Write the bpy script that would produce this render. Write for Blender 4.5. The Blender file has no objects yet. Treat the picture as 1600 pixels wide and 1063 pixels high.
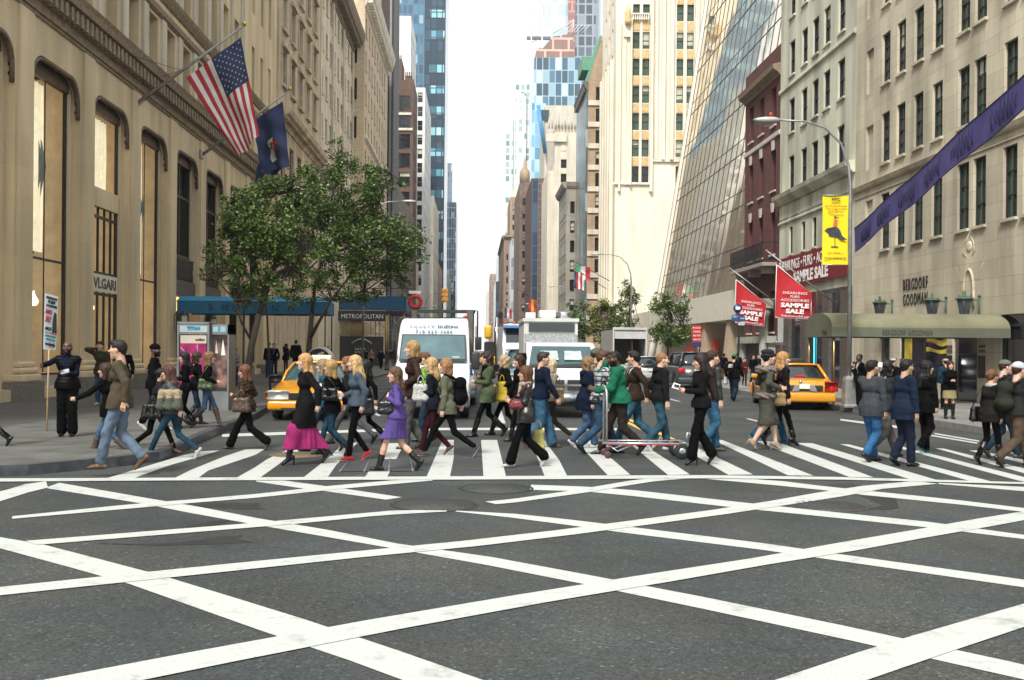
import bpy,bmesh,math,random
import numpy as np
from mathutils import Vector,Matrix
random.seed(7);np.random.seed(7)
scn=bpy.context.scene
COL=scn.collection
R=math.radians
#  camera
F=1556.0;CH=1.8;UX,VY=742.0,547.0;ROLL=0.0087
cam=bpy.data.cameras.new("Camera");camo=bpy.data.objects.new("Camera",cam);COL.objects.link(camo)
camo.location=(0,0,CH)
camo.rotation_euler=(Matrix.Rotation(R(90),3,'X')@Matrix.Rotation(ROLL,3,'Z')).to_euler()
cam.sensor_width=36;cam.lens=F*36/1600
cam.shift_x=(800-UX)/1600;cam.shift_y=(VY-531.5)/1600
cam.clip_start=0.1;cam.clip_end=5000
scn.camera=camo
#  light: overcast
SUN_EL,SUN_AZ=R(50),R(205)
w=bpy.data.worlds.new("World");scn.world=w;w.use_nodes=True
nt=w.node_tree;nt.nodes.clear()
wo=nt.nodes.new('ShaderNodeOutputWorld');bg=nt.nodes.new('ShaderNodeBackground')
sky=nt.nodes.new('ShaderNodeTexSky');sky.sky_type='NISHITA';sky.sun_disc=False
sky.sun_elevation=SUN_EL;sky.sun_rotation=SUN_AZ;sky.dust_density=4.0
mx=nt.nodes.new('ShaderNodeMix');mx.data_type='RGBA'
tc=nt.nodes.new('ShaderNodeTexCoord');mp=nt.nodes.new('ShaderNodeMapping');mp.inputs['Scale'].default_value=(1,1,3)
nz=nt.nodes.new('ShaderNodeTexNoise');nz.inputs['Scale'].default_value=1.6;nz.inputs['Detail'].default_value=5
cr=nt.nodes.new('ShaderNodeValToRGB');cr.color_ramp.elements[0].position=.25;cr.color_ramp.elements[1].position=.75
cr.color_ramp.elements[0].color=(7.4,7.8,7.9,1);cr.color_ramp.elements[1].color=(9.6,9.6,9.4,1)
nt.links.new(tc.outputs['Generated'],mp.inputs[0]);nt.links.new(mp.outputs[0],nz.inputs['Vector'])
nt.links.new(nz.outputs['Fac'],cr.inputs[0])
mx.inputs[0].default_value=0.85
nt.links.new(sky.outputs[0],mx.inputs[6]);nt.links.new(cr.outputs[0],mx.inputs[7])
nt.links.new(mx.outputs[2],bg.inputs[0]);bg.inputs[1].default_value=0.10
nt.links.new(bg.outputs[0],wo.inputs[0])
sl=bpy.data.lights.new("Sun",'SUN');slo=bpy.data.objects.new("Sun",sl);COL.objects.link(slo)
sl.energy=3.0;sl.angle=R(12);sl.color=(1,.97,.91)
sd=Vector((math.sin(SUN_AZ)*math.cos(SUN_EL),math.cos(SUN_AZ)*math.cos(SUN_EL),math.sin(SUN_EL)))
slo.rotation_euler=sd.to_track_quat('Z','Y').to_euler()
scn.view_settings.view_transform='Standard';scn.view_settings.look='None'
scn.view_settings.exposure=0.78;scn.view_settings.gamma=1
scn.view_settings.use_curve_mapping=False
scn.cycles.max_bounces=6;scn.cycles.diffuse_bounces=3;scn.cycles.glossy_bounces=3
scn.cycles.transmission_bounces=4;scn.cycles.transparent_max_bounces=8
#  pixel helpers (photo pixel > place)
_c,_s=math.cos(ROLL),math.sin(ROLL)
def uv(px,py):
 u,v=px-UX,py-VY
 return u*_c+v*_s,-u*_s+v*_c
def P(px,py,Y):
 u,v=uv(px,py);return Vector((u*Y/F,Y,CH-v*Y/F))
def G(px,py,h=0.0):
 u,v=uv(px,py);Y=(CH-h)*F/v
 return Vector((u*Y/F,Y,h))
def S(px,py,X):
 u,v=uv(px,py);Y=X*F/u
 return Vector((X,Y,CH-v*Y/F))
 #  materials
MATS={}
def M(name,col=(.5,.5,.5),rough=.6,metal=0.,var=.12,vs=2.0,bump=0.,bs=40.,coat=0.,spec=.5,emit=0.,alpha=1.):
 if name in MATS:return MATS[name]
 m=bpy.data.materials.new(name);m.use_nodes=True;t=m.node_tree;L=t.links.new
 b=t.nodes['Principled BSDF']
 b.inputs['Roughness'].default_value=rough;b.inputs['Metallic'].default_value=metal
 b.inputs['Specular IOR Level'].default_value=spec;b.inputs['Coat Weight'].default_value=coat
 b.inputs['Alpha'].default_value=alpha
 b.inputs['Base Color'].default_value=(*col,1)
 if emit:
  b.inputs['Emission Color'].default_value=(*col,1);b.inputs['Emission Strength'].default_value=emit
 tcn=t.nodes.new('ShaderNodeTexCoord')
 if var>0:
  n=t.nodes.new('ShaderNodeTexNoise');n.inputs['Scale'].default_value=vs;n.inputs['Detail'].default_value=6
  L(tcn.outputs['Object'],n.inputs['Vector'])
  mr=t.nodes.new('ShaderNodeMapRange');mr.inputs[1].default_value=.3;mr.inputs[2].default_value=.7
  mr.inputs[3].default_value=1-var;mr.inputs[4].default_value=1+var
  L(n.outputs['Fac'],mr.inputs[0])
  mm=t.nodes.new('ShaderNodeVectorMath');mm.operation='SCALE';mm.inputs[0].default_value=col
  L(mr.outputs[0],mm.inputs['Scale']);L(mm.outputs[0],b.inputs['Base Color'])
 if bump>0:
  n2=t.nodes.new('ShaderNodeTexNoise');n2 .inputs['Scale'].default_value=bs;n2 .inputs['Detail'].default_value=4
  L(tcn.outputs['Object'],n2 .inputs['Vector'])
  bp=t.nodes.new('ShaderNodeBump');bp.inputs['Strength'].default_value=bump;bp.inputs['Distance'].default_value=.02
  L(n2 .outputs['Fac'],bp.inputs['Height']);L(bp.outputs[0],b.inputs['Normal'])
 MATS[name]=m
 return m
def node(t,typ,**k):
 n=t.nodes.new(typ)
 for a,v in k.items():setattr(n,a,v)
 return n
def stone(name,col,bw=1.2,bh=.45,mortar=.010,dark=.72,var=.16,stain=.35,rough=.85,c2=None):
 """wall material: coursed blocks, streaky stains; u = x+y, v = z"""
 if name in MATS:return MATS[name]
 m=M(name,col,rough,var=0);t=m.node_tree;L=t.links.new;b=t.nodes['Principled BSDF']
 tcn=[n for n in t.nodes if n.type=='TEX_COORD'][0]
 sx=node(t,'ShaderNodeSeparateXYZ');L(tcn.outputs['Object'],sx.inputs[0])
 ad=node(t,'ShaderNodeMath',operation='ADD');L(sx.outputs[0],ad.inputs[0]);L(sx.outputs[1],ad.inputs[1])
 cb=node(t,'ShaderNodeCombineXYZ');L(ad.outputs[0],cb.inputs[0]);L(sx.outputs[2],cb.inputs[1])
 br=node(t,'ShaderNodeTexBrick');L(cb.outputs[0],br.inputs['Vector'])
 br.inputs['Scale'].default_value=1;br.inputs['Brick Width'].default_value=bw;br.inputs['Row Height'].default_value=bh
 br.inputs['Mortar Size'].default_value=mortar;br.inputs['Bias'].default_value=0
 c2=c2 or tuple(c*(1-var)for c in col)
 br.inputs['Color1'].default_value=(*[c*(1+var*.5)for c in col],1);br.inputs['Color2'].default_value=(*c2,1)
 br.inputs['Mortar'].default_value=(*[c*dark for c in col],1)
 st=node(t,'ShaderNodeMapping');st.inputs['Scale'].default_value=(.9,.9,.13);L(tcn.outputs['Object'],st.inputs[0])
 n=node(t,'ShaderNodeTexNoise');n.inputs['Scale'].default_value=1.1;n.inputs['Detail'].default_value=7;L(st.outputs[0],n.inputs['Vector'])
 mr=node(t,'ShaderNodeMapRange');mr.inputs[1].default_value=.35;mr.inputs[2].default_value=.68
 mr.inputs[3].default_value=1-stain;mr.inputs[4].default_value=1.08;L(n.outputs['Fac'],mr.inputs[0])
 n3=node(t,'ShaderNodeTexNoise');n3 .inputs['Scale'].default_value=30;n3 .inputs['Detail'].default_value=3;L(tcn.outputs['Object'],n3 .inputs['Vector'])
 m3=node(t,'ShaderNodeMapRange');m3 .inputs[3].default_value=.88;m3 .inputs[4].default_value=1.12;L(n3 .outputs['Fac'],m3 .inputs[0])
 mu=node(t,'ShaderNodeMath',operation='MULTIPLY');L(mr.outputs[0],mu.inputs[0]);L(m3 .outputs[0],mu.inputs[1])
 vm=node(t,'ShaderNodeVectorMath',operation='SCALE');L(br.outputs['Color'],vm.inputs[0]);L(mu.outputs[0],vm.inputs['Scale'])
 L(vm.outputs[0],b.inputs['Base Color'])
 bp=node(t,'ShaderNodeBump');bp.inputs['Strength'].default_value=.35;bp.inputs['Distance'].default_value=.02
 L(mu.outputs[0],bp.inputs['Height']);L(bp.outputs[0],b.inputs['Normal'])
 return m
def curtain(name,cols,bw,bh,frame=(.03,.04,.05),mortar=.08,rough=.12,metal=0.0,bias=0.):
 """glass curtain wall of differing panes"""
 if name in MATS:return MATS[name]
 m=M(name,cols[0],rough,metal,var=0);t=m.node_tree;L=t.links.new;b=t.nodes['Principled BSDF']
 tcn=[n for n in t.nodes if n.type=='TEX_COORD'][0]
 sx=node(t,'ShaderNodeSeparateXYZ');L(tcn.outputs['Object'],sx.inputs[0])
 ad=node(t,'ShaderNodeMath',operation='ADD');L(sx.outputs[0],ad.inputs[0]);L(sx.outputs[1],ad.inputs[1])
 def cell(src,size):
  d=node(t,'ShaderNodeMath',operation='DIVIDE');L(src,d.inputs[0]);d.inputs[1].default_value=size
  f=node(t,'ShaderNodeMath',operation='FLOOR');L(d.outputs[0],f.inputs[0])
  g=node(t,'ShaderNodeMath',operation='FRACT');L(d.outputs[0],g.inputs[0])
  lt=node(t,'ShaderNodeMath',operation='GREATER_THAN');L(g.outputs[0],lt.inputs[0]);lt.inputs[1].default_value=mortar/size
  return f.outputs[0],lt.outputs[0]
 fx,gx=cell(ad.outputs[0],bw);fz,gz=cell(sx.outputs[2],bh)
 cb=node(t,'ShaderNodeCombineXYZ');L(fx,cb.inputs[0]);L(fz,cb.inputs[1])
 wn=node(t,'ShaderNodeTexWhiteNoise',noise_dimensions='3D');L(cb.outputs[0],wn.inputs['Vector'])
 rp=node(t,'ShaderNodeValToRGB');rp.color_ramp.interpolation='CONSTANT'
 el=rp.color_ramp.elements
 while len(el)<len(cols):el.new(.5)
 for i,c in enumerate(cols):el[i].position=i/len(cols);el[i].color=(*c,1)
 L(wn.outputs['Value'],rp.inputs[0])
 mu=node(t,'ShaderNodeMath',operation='MULTIPLY');L(gx,mu.inputs[0]);L(gz,mu.inputs[1])
 mxn=node(t,'ShaderNodeMix',data_type='RGBA');L(mu.outputs[0],mxn.inputs[0]);mxn.inputs[6].default_value=(*frame,1);L(rp.outputs[0],mxn.inputs[7])
 L(mxn.outputs[2],b.inputs['Base Color'])
 return m
 #  mesh builder
class MB:
 def __init__(s):s.v=[];s.f=[];s.m=[];s.sm=[]
 def add(s,vs,fs,mi=0,sm=False):
  o=len(s.v);s.v+=[tuple(v)for v in vs];s.f+=[tuple(i+o for i in f)for f in fs]
  s.m+=[mi]*len(fs)if isinstance(mi,int)else list(mi);s.sm+=[sm]*len(fs);return s
 def box(s,a,b,mi=0):
  x0,y0,z0=[min(a[i],b[i])for i in range(3)];x1,y1,z1=[max(a[i],b[i])for i in range(3)]
  return s.add([(x0,y0,z0),(x1,y0,z0),(x1,y1,z0),(x0,y1,z0),(x0,y0,z1),(x1,y0,z1),(x1,y1,z1),(x0,y1,z1)],[(0,3,2,1),(4,5,6,7),(0,1,5,4),(1,2,6,5),(2,3,7,6),(3,0,4,7)],mi)
 def rbox(s,a,b,r,mi=0):
  """box with rounded vertical-cut edges all round (bevelled)"""
  bm=bmesh.new();bmesh.ops.create_cube(bm,size=1)
  for v in bm.verts:
   for i in range(3):v.co[i]=a[i]+(v.co[i]+.5)*(b[i]-a[i])
  bmesh.ops.bevel(bm,geom=bm.edges[:],offset=r,segments=3,profile=.5,affect='EDGES')
  bm.verts.ensure_lookup_table()
  s.add([v.co[:]for v in bm.verts],[[v.index for v in f.verts]for f in bm.faces],mi,True);bm.free();return s
 def tube(s,pts,r,n=8,mi=0,cap=True,sm=True):
  pts=[Vector(p)for p in pts];rs=r if isinstance(r,(list,tuple))else[r]*len(pts)
  vs=[];up=None
  for i,p in enumerate(pts):
   d=(pts[min(i+1,len(pts)-1)]-pts[max(i-1,0)]).normalized()
   if up is None:up=Vector((0,0,1))if abs(d.z)<.9 else Vector((1,0,0))
   a=d.cross(up).normalized();b2=a.cross(d).normalized();up=b2
   for k in range(n):
    t=2*math.pi*k/n;vs.append(p+(a*math.cos(t)+b2*math.sin(t))*rs[i])
  fs=[]
  for i in range(len(pts)-1):
   for k in range(n):
    k2=(k+1)%n;fs.append((i*n+k,i*n+k2,(i+1)*n+k2,(i+1)*n+k))
  if cap:fs.append(tuple(range(n))[::-1]);fs.append(tuple((len(pts)-1)*n+k for k in range(n)))
  return s.add(vs,fs,mi,sm)
 def loft(s,secs,mi=0,sm=True,close=False,cap=True):
  n=len(secs[0]);vs=[p for q in secs for p in q];fs=[]
  for i in range(len(secs)-1):
   for k in range(n if close else n-1):
    k2=(k+1)%n;fs.append((i*n+k,i*n+k2,(i+1)*n+k2,(i+1)*n+k))
  if cap:fs.append(tuple(range(n))[::-1]);fs.append(tuple((len(secs)-1)*n+k for k in range(n)))
  return s.add(vs,fs,mi,sm)
 def prism(s,poly,off,mi=0):
  """poly: 3d points, extruded by vector off"""
  n=len(poly);off=Vector(off);a=[Vector(p)for p in poly];b=[p+off for p in a]
  fs=[tuple(range(n))[::-1],tuple(range(n,2*n))]+[(i,(i+1)%n,n+(i+1)%n,n+i)for i in range(n)]
  return s.add(a+b,fs,mi)
 def lathe(s,c,prof,n=16,mi=0,axis='Z',sm=True):
  vs=[];c=Vector(c)
  for r_,h in prof:
   for k in range(n):
    t=2*math.pi*k/n;a,b=r_*math.cos(t),r_*math.sin(t)
    vs.append(c+(Vector((a,b,h))if axis=='Z' else Vector((a,h,b))if axis=='Y' else Vector((h,a,b))))
  fs=[(i*n+k,i*n+(k+1)%n,(i+1)*n+(k+1)%n,(i+1)*n+k)for i in range(len(prof)-1)for k in range(n)]
  fs.append(tuple(range(n))[::-1]);fs.append(tuple((len(prof)-1)*n+k for k in range(n)))
  return s.add(vs,fs,mi,sm)
 def build(s,name,mats,parent=None,label=None,smooth=None):
  me=bpy.data.meshes.new(name);me.from_pydata(s.v,[],s.f)
  for m in(mats if isinstance(mats,(list,tuple))else[mats]):me.materials.append(m)
  if s.f:
   me.polygons.foreach_set('material_index',s.m);me.polygons.foreach_set('use_smooth',s.sm if smooth is None else[smooth]*len(s.f))
  bm=bmesh.new();bm.from_mesh(me);bmesh.ops.recalc_face_normals(bm,faces=bm.faces);bm.to_mesh(me);bm.free()
  return link(name,me,parent,label)
def link(name,me,parent=None,label=None):
 o=bpy.data.objects.new(name,me);COL.objects.link(o)
 if parent is not None:o.parent=parent
 if label:o['label']=label
 return o
def thing(name,label,cat,loc=(0,0,0),rz=0.,group=None):
 o=bpy.data.objects.new(name,None);COL.objects.link(o);o.empty_display_size=.3
 o.location=loc;o.rotation_euler=(0,0,rz);return tag(o,label,cat,group)
def tag(o,label,cat,group=None):
 o['label']=label;o['category']=cat
 if group:o['group']=group
 return o
def struct(o):o['kind']='structure';return o
def copy_tree(o,loc=None,label=None,rz=None,parent=None):
 c=o.copy();COL.objects.link(c)
 if parent is not None:c.parent=parent
 if loc is not None:c.location=loc
 if rz is not None:c.rotation_euler=(0,0,rz)
 if label:c['label']=label
 for ch in list(o.children):copy_tree(ch,parent=c)
 return c
def text_mesh(txt,size=1.,ext=.01,sx=1.,bold=0.0,align='CENTER',space=1.0,width=None,height=None):
 """mesh of a line of lettering in the XY plane, centred; width fits it"""
 cu=bpy.data.curves.new('lettering','FONT');cu.body=txt;cu.size=size;cu.extrude=ext;cu.offset=bold
 cu.align_x=align;cu.space_character=space;cu.resolution_u=2
 ob=bpy.data.objects.new('lettering',cu);COL.objects.link(ob)
 dg=bpy.context.evaluated_depsgraph_get();me=bpy.data.meshes.new_from_object(ob.evaluated_get(dg))
 bpy.data.objects.remove(ob);bpy.data.curves.remove(cu)
 co=np.empty(len(me.vertices)*3);me.vertices.foreach_get('co',co);co=co.reshape(-1,3)
 mn,mxx=co.min(0),co.max(0)
 co[:,:2]-=(mn[:2]+mxx[:2])/2
 if width:co[:,0]*=width/(mxx[0]-mn[0])
 if height:co[:,1]*=height/(mxx[1]-mn[1])
 co[:,0]*=sx
 me.vertices.foreach_set('co',co.ravel());me.update();return me
def letters(txt,c,xd,yd,mat,parent,width=None,height=None,name='lettering',bold=0.,space=1.,ext=.006):
 """lettering centred at c, running along xd, upright along yd"""
 me=text_mesh(txt,1,ext,bold=bold,space=space,width=width,height=height)
 xd=Vector(xd).normalized();yd=Vector(yd);yd=(yd-xd*yd.dot(xd)).normalized();zd=xd.cross(yd)
 mt=Matrix.Translation(Vector(c))@Matrix((xd,yd,zd)).transposed().to_4x4()
 me.transform(mt);me.materials.clear();me.materials.append(mat)
 return link(name,me,parent)
 #  GROUND
def asphalt():
 m=M('asphalt',(.06,.06,.06),.8,var=0);t=m.node_tree;L=t.links.new;b=t.nodes['Principled BSDF']
 tcn=[n for n in t.nodes if n.type=='TEX_COORD'][0]
 def noise(s,d=4,sc=None):
  n=node(t,'ShaderNodeTexNoise');n.inputs['Scale'].default_value=s;n.inputs['Detail'].default_value=d
  if sc:
   mp_=node(t,'ShaderNodeMapping');mp_.inputs['Scale'].default_value=sc;L(tcn.outputs['Object'],mp_.inputs[0]);L(mp_.outputs[0],n.inputs['Vector'])
  else:L(tcn.outputs['Object'],n.inputs['Vector'])
  return n.outputs['Fac']
 def rng(src,a,b_,c,d):
  r=node(t,'ShaderNodeMapRange');r.inputs[1].default_value=a;r.inputs[2].default_value=b_;r.inputs[3].default_value=c;r.inputs[4].default_value=d
  L(src,r.inputs[0]);return r.outputs[0]
 def mul(a,b_):
  q=node(t,'ShaderNodeMath',operation='MULTIPLY');L(a,q.inputs[0]);L(b_,q.inputs[1]);return q.outputs[0]
 vo=node(t,'ShaderNodeTexVoronoi');vo.inputs['Scale'].default_value=55;L(tcn.outputs['Object'],vo.inputs['Vector'])
 sp=node(t,'ShaderNodeSeparateColor');L(vo.outputs['Color'],sp.inputs[0])
 g1=rng(sp.outputs[0],.0,1.,.55,1.55);g1b=rng(sp.outputs[1],.93,.97,1.,2.3)
 g2=rng(noise(90,3),.35,.65,.72,1.3);g3=rng(noise(.45,6),.35,.65,.68,1.28);g4=rng(noise(.35,5,(1.0,.18,1)),.4,.65,1.0,.84)
 cv=node(t,'ShaderNodeTexVoronoi',feature='DISTANCE_TO_EDGE');cv.inputs['Scale'].default_value=.35
 nv=node(t,'ShaderNodeTexNoise');nv.inputs['Scale'].default_value=1.5;nv.inputs['Detail'].default_value=5;L(tcn.outputs['Object'],nv.inputs['Vector'])
 va=node(t,'ShaderNodeVectorMath',operation='MULTIPLY_ADD');L(nv.outputs['Color'],va.inputs[0]);va.inputs[1].default_value=(1.3,1.3,0);L(tcn.outputs['Object'],va.inputs[2]);L(va.outputs[0],cv.inputs['Vector'])
 g5=rng(cv.outputs['Distance'],.0,.006,.62,1.)
 k=mul(mul(mul(g1,g1b),mul(g2,g3)),mul(g4,g5))
 cmix=node(t,'ShaderNodeMix',data_type='RGBA');L(rng(noise(.8,3),.4,.6,0,1),cmix.inputs[0]);cmix.inputs[6].default_value=(.028,.035,.036,1);cmix.inputs[7].default_value=(.036,.038,.034,1)
 vm=node(t,'ShaderNodeVectorMath',operation='SCALE');L(cmix.outputs[2],vm.inputs[0]);L(k,vm.inputs['Scale']);L(vm.outputs[0],b.inputs['Base Color'])
 bp=node(t,'ShaderNodeBump');bp.inputs['Strength'].default_value=.5;bp.inputs['Distance'].default_value=.01;L(k,bp.inputs['Height']);L(bp.outputs[0],b.inputs['Normal'])
 L(rng(noise(.6,4),.3,.7,.62,.9),b.inputs['Roughness'])
 return m
ASPH=asphalt()
def paint(name,col,wear=.5):
 m=M(name,col,.62,var=0);t=m.node_tree;L=t.links.new;b=t.nodes['Principled BSDF']
 tcn=[n for n in t.nodes if n.type=='TEX_COORD'][0]
 n=node(t,'ShaderNodeTexNoise');n.inputs['Scale'].default_value=3.5;n.inputs['Detail'].default_value=9;n.inputs['Roughness'].default_value=.72;L(tcn.outputs['Object'],n.inputs['Vector'])
 r=node(t,'ShaderNodeMapRange');r.inputs[1].default_value=.27;r.inputs[2].default_value=.45;r.inputs[3].default_value=.7;r.inputs[4].default_value=0.;L(n.outputs['Fac'],r.inputs[0])
 n2=node(t,'ShaderNodeTexNoise');n2 .inputs['Scale'].default_value=45;n2 .inputs['Detail'].default_value=3;L(tcn.outputs['Object'],n2 .inputs['Vector'])
 r2=node(t,'ShaderNodeMapRange');r2 .inputs[1].default_value=.62;r2 .inputs[2].default_value=.7;r2 .inputs[3].default_value=0;r2 .inputs[4].default_value=wear;L(n2 .outputs['Fac'],r2 .inputs[0])
 mxm=node(t,'ShaderNodeMath',operation='MAXIMUM');L(r.outputs[0],mxm.inputs[0]);L(r2 .outputs[0],mxm.inputs[1])
 mm=node(t,'ShaderNodeMix',data_type='RGBA');L(mxm.outputs[0],mm.inputs[0]);mm.inputs[6].default_value=(*col,1);mm.inputs[7].default_value=(.12,.12,.115,1)
 L(mm.outputs[2],b.inputs['Base Color'])
 return m
TAR=M('tar_seal',(.016,.017,.018),.45,var=.2,vs=4)
WPAINT=paint('white_road_paint',(.43,.445,.42));YPAINT=paint('yellow_road_paint',(.62,.36,.05))
g=MB();g.add([(-900,-60,0),(900,-60,0),(900,1650,0),(-900,1650,0)],[(0,1,2,3)]);struct(g.build('road',ASPH))
def band(mb,up,lo,z,e0=None,e1=None):
 """painted band between an upper and a lower edge traced on the ground"""
 U=[G(x,y)for x,y in up];Lw=[G(x,y)for x,y in lo]
 def ext(a,n):
  if n:a.append(a[-1]+(a[-1]-a[-2]).normalized()*n)
 def pre(a,n):
  if n:a.insert(0,a[0]+(a[0]-a[1]).normalized()*n)
 for a in(U,Lw):ext(a,e1);pre(a,e0)
 def rs(a,n=14):
  d=[0]
  for i in range(1,len(a)):d.append(d[-1]+(a[i]-a[i-1]).length)
  out=[]
  for k in range(n+1):
   t=d[-1]*k/n;i=max(1,min(len(a)-1,next((j for j in range(len(d))if d[j]>=t-1e-9),len(d)-1)))
   f=(t-d[i-1])/max(1e-9,d[i]-d[i-1]);out.append(a[i-1].lerp(a[i],f))
  return out
 U,Lw=rs(U),rs(Lw)
 vs=[(p.x,p.y,z)for p in U]+[(p.x,p.y,z)for p in Lw];n=len(U)
 mb.add(vs,[(i,i+1,n+i+1,n+i)for i in range(n-1)])
mb=MB()
D=[([(93,755),(253,783),(288,788),(399,810),(468,820),(625,851),(663,853),(700,860),(800,876.5),(960,907),(1015,916.5),(1415,998.5),(1497,1016),(1600,1040)],[(70,763),(220,787),(247,793),(390,819),(427.5,825),(613,858),(650,863),(800,891),(912,913.5),(967,924),(1372,1011),(1455,1030),(1600,1063)],0,3),([(0,840),(65,851),(230,894),(265,903.5),(512,980),(560,996),(752,1063)],[(0,857.5),(162,901.5),(197,911.5),(432,995),(487,1011),(627,1063)],4,3),([(400,748),(441,751),(540,764.5),(628,777.6)],[(400,753),(478,764.6),(508,768),(603,781.4)],0,0),([(712,798.5),(800,803),(950,819),(988,824.5),(1200,850.5),(1257.6,859),(1310,866.5),(1600,906.6)],[(712,800),(800,809.5),(910,824),(950,830),(1200,861),(1222,865),(1275,872),(1600,918.6)],0,4),([(830,758),(925,761.4),(960,763),(1180,788),(1217.5,792),(1488,820),(1530,827),(1600,836.5)],[(828,766),(895,767.6),(930,769),(1150,794),(1250,804),(1453,825),(1500,831.5),(1600,843)],0,4),([(1095,745.5),(1200,749.6),(1325,765),(1363,768),(1488,781),(1600,794.5)],[(1088,747.5),(1200,757.6),(1298,767.6),(1340,773),(1500,789),(1600,800.5)],0,4),([(1465,755),(1600,761.5)],[(1468,757),(1600,768)],0,5)]
for a,b_,e0,e1 in D:band(mb,a,b_,.004,e0,e1)
U_=[([(0,769),(32,761),(47,754),(72,753)],[(0,784.5),(63,764.6),(68,763.8),(75,763)],5,0),([(19,808),(220,787.5),(288,782.6),(400,773),(512,760.6),(630,750),(680,749)],[(19,812),(247,792),(288,788),(400,779),(505,767.6),(543,764),(675,752)],0,0),([(40,846.5),(390,819),(437.5,814.7),(625,798),(698,799)],[(58,852.7),(400,825),(466,819.5),(600,806),(698,800.5)],0,0),([(0,919),(162,902),(230,894.5),(400,878.5),(615,857),(663,853),(800,838.5),(912,824.5),(950,819.5),(1148,793.4),(1200,784.6),(1215,780),(1300,767.6),(1340,761.4),(1385,755),(1430,752.5)],[(0,932),(197,911),(265,903.5),(400,890),(650,863),(700,859.5),(800,849),(950,829.7),(988,824.5),(1175,799),(1220,791.5),(1340,773),(1363,768.4),(1400,760.6),(1465,757)],4,0),([(758,785),(800,781),(893,767.6),(930,761.4),(988,751.4),(1038,746.4)],[(775,789),(800,787),(925,769.4),(960,763),(1025,752.6),(1088,747.6)],0,0),([(77,1063),(435,995),(520,980),(800,932.5),(920,913.5),(965,906),(1200,870),(1255,859),(1453,825),(1488,820),(1528,811.5),(1600,800)],[(232,1063),(487,1011),(560,997),(800,951.5),(967,924),(1015,916),(1200,883.5),(1275,872),(1310,866.5),(1500,831.5),(1530,827),(1600,814)],3,4),([(1217,1063),(1372,1011),(1415,998.5),(1600,945)],[(1360,1063),(1455,1030),(1497,1016),(1600,981.5)],3,3)]
for i,(a,b_,e0,e1)in enumerate(U_):band(mb,a,b_,.008,e0,e1)
band(mb,[(0,749),(250,748),(660,746),(800,745),(1200,743.5),(1300,746.5),(1425,750),(1600,755)],[(0,754),(250,752.3),(660,751),(800,750.6),(1200,748.3),(1300,750.6),(1425,753.4),(1600,758)],.012,7,5)
struct(mb.build('road_markings',WPAINT))
mb=MB()
bars=[([(163,749),(217.8,732.6),(283,712.6),(315,705.5)],[(208,748.3),(265,727.6),(313,714),(343,704.5)]),([(270,749),(298,735),(350,714),(383,703)],[(309,748),(325,736),(400,711),(414,702)]),([(368,748),(400,730),(417.5,718),(452,702)],[(405,748),(437.5,724.6),(445,718),(477,702)]),([(475,746),(500,726.3),(520,710),(537,692)],[(512.6,745.6),(525,727.6),(540,712),(559,692)]),([(570,746),(608,693)],[(605,745.6),(632,693)]),([(666.6,745.6),(691.6,688)],[(703,745.6),(709,715),(709,688)]),([(755.4,745),(751.7,688)],[(790.5,744.6),(776.7,688)]),([(851,744.6),(829,688)],[(886,744),(874,720),(850,688)]),([(949.7,743.4),(898,688)],[(985,742.6),(922,688)]),([(1044,743),(977,688)],[(1078,742),(994,688)]),([(1138,742.6),(1045,688)],[(1176.7,742),(1063,688)]),([(1231,743.4),(1114,688)],[(1271,743.9),(1128,688)]),([(1327,745.9),(1200,697.5),(1181,690)],[(1365,746.5),(1232,697.5),(1212,690)]),([(1425,750.6),(1242.5,692.5)],[(1470,752.6),(1269,693)]),([(1518,753),(1312,694.5)],[(1555,754.6),(1327,695)]),([(1622,758),(1600,754),(1393,697.5)],[(1655,757),(1600,746),(1408,698)]),([(1660,757),(1600,740),(1461.6,701)],[(1700,757),(1600,732.6),(1475,701.5)]),([(1740,760),(1600,724.6),(1514,704.5)],[(1770,760),(1600,719),(1528,704.5)]),([(1790,755),(1577,708)],[(1815,755),(1592,708)])]
for a,b_ in bars:band(mb,a,b_,.0045)
band(mb,[(347,679),(400,677),(645,669.3),(734,669),(970,669.5)],[(347,683.5),(400,681.6),(645,673),(734,672.6),(970,673)],.006)
band(mb,[(1313,655),(1404,666)],[(1313,657.5),(1404,670)],.006)
for x0,y0,x1,y1 in[(1460,677,1530,689),(1455,680,1527,692)]:band(mb,[(x0,y0),(x1,y1)],[(x0,y0+2),(x1,y1+2)],.006)
struct(mb.build('crosswalk_markings',WPAINT))
mb=MB()
def lane(mb,X,Y0,Y1,w_=.12,z=.004):mb.add([(X-w_/2,Y0,z),(X+w_/2,Y0,z),(X+w_/2,Y1,z),(X-w_/2,Y1,z)],[(0,1,2,3)])
for X in(-1.9,7.4):
 for k in range(20):lane(mb,X,24+k*12,27+k*12)
band(mb,[(577,632),(602,640)],[(574,635),(598,644)],.005);band(mb,[(585,648),(612,634)],[(592,651),(618,636)],.0055)
mb.add([G(783,640),G(790,662),G(776,662)],[(0,1,2)]);mb.v[-3:]=[(a,b_,.005)for a,b_,c in mb.v[-3:]]
struct(mb.build('lane_markings',WPAINT))
mb=MB();a=G(1051,686.7);b_=G(1035.5,686.7)
for q in(a,b_):lane(mb,q.x,q.y,900,.13)
struct(mb.build('centre_line_markings',YPAINT))
TAR=M('tar_seal',(.016,.017,.018),.45,var=.2,vs=4)
mb=MB()
def blob(mb,pts,z=.002):
 vs=[G(x,y)for x,y in pts];vs=[(p.x,p.y,z)for p in vs];mb.add(vs,[tuple(range(len(vs)))])
blob(mb,[(290,790),(340,786),(392,787),(408,786),(404,792),(416,796),(380,797),(345,795)],.0020)
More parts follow.
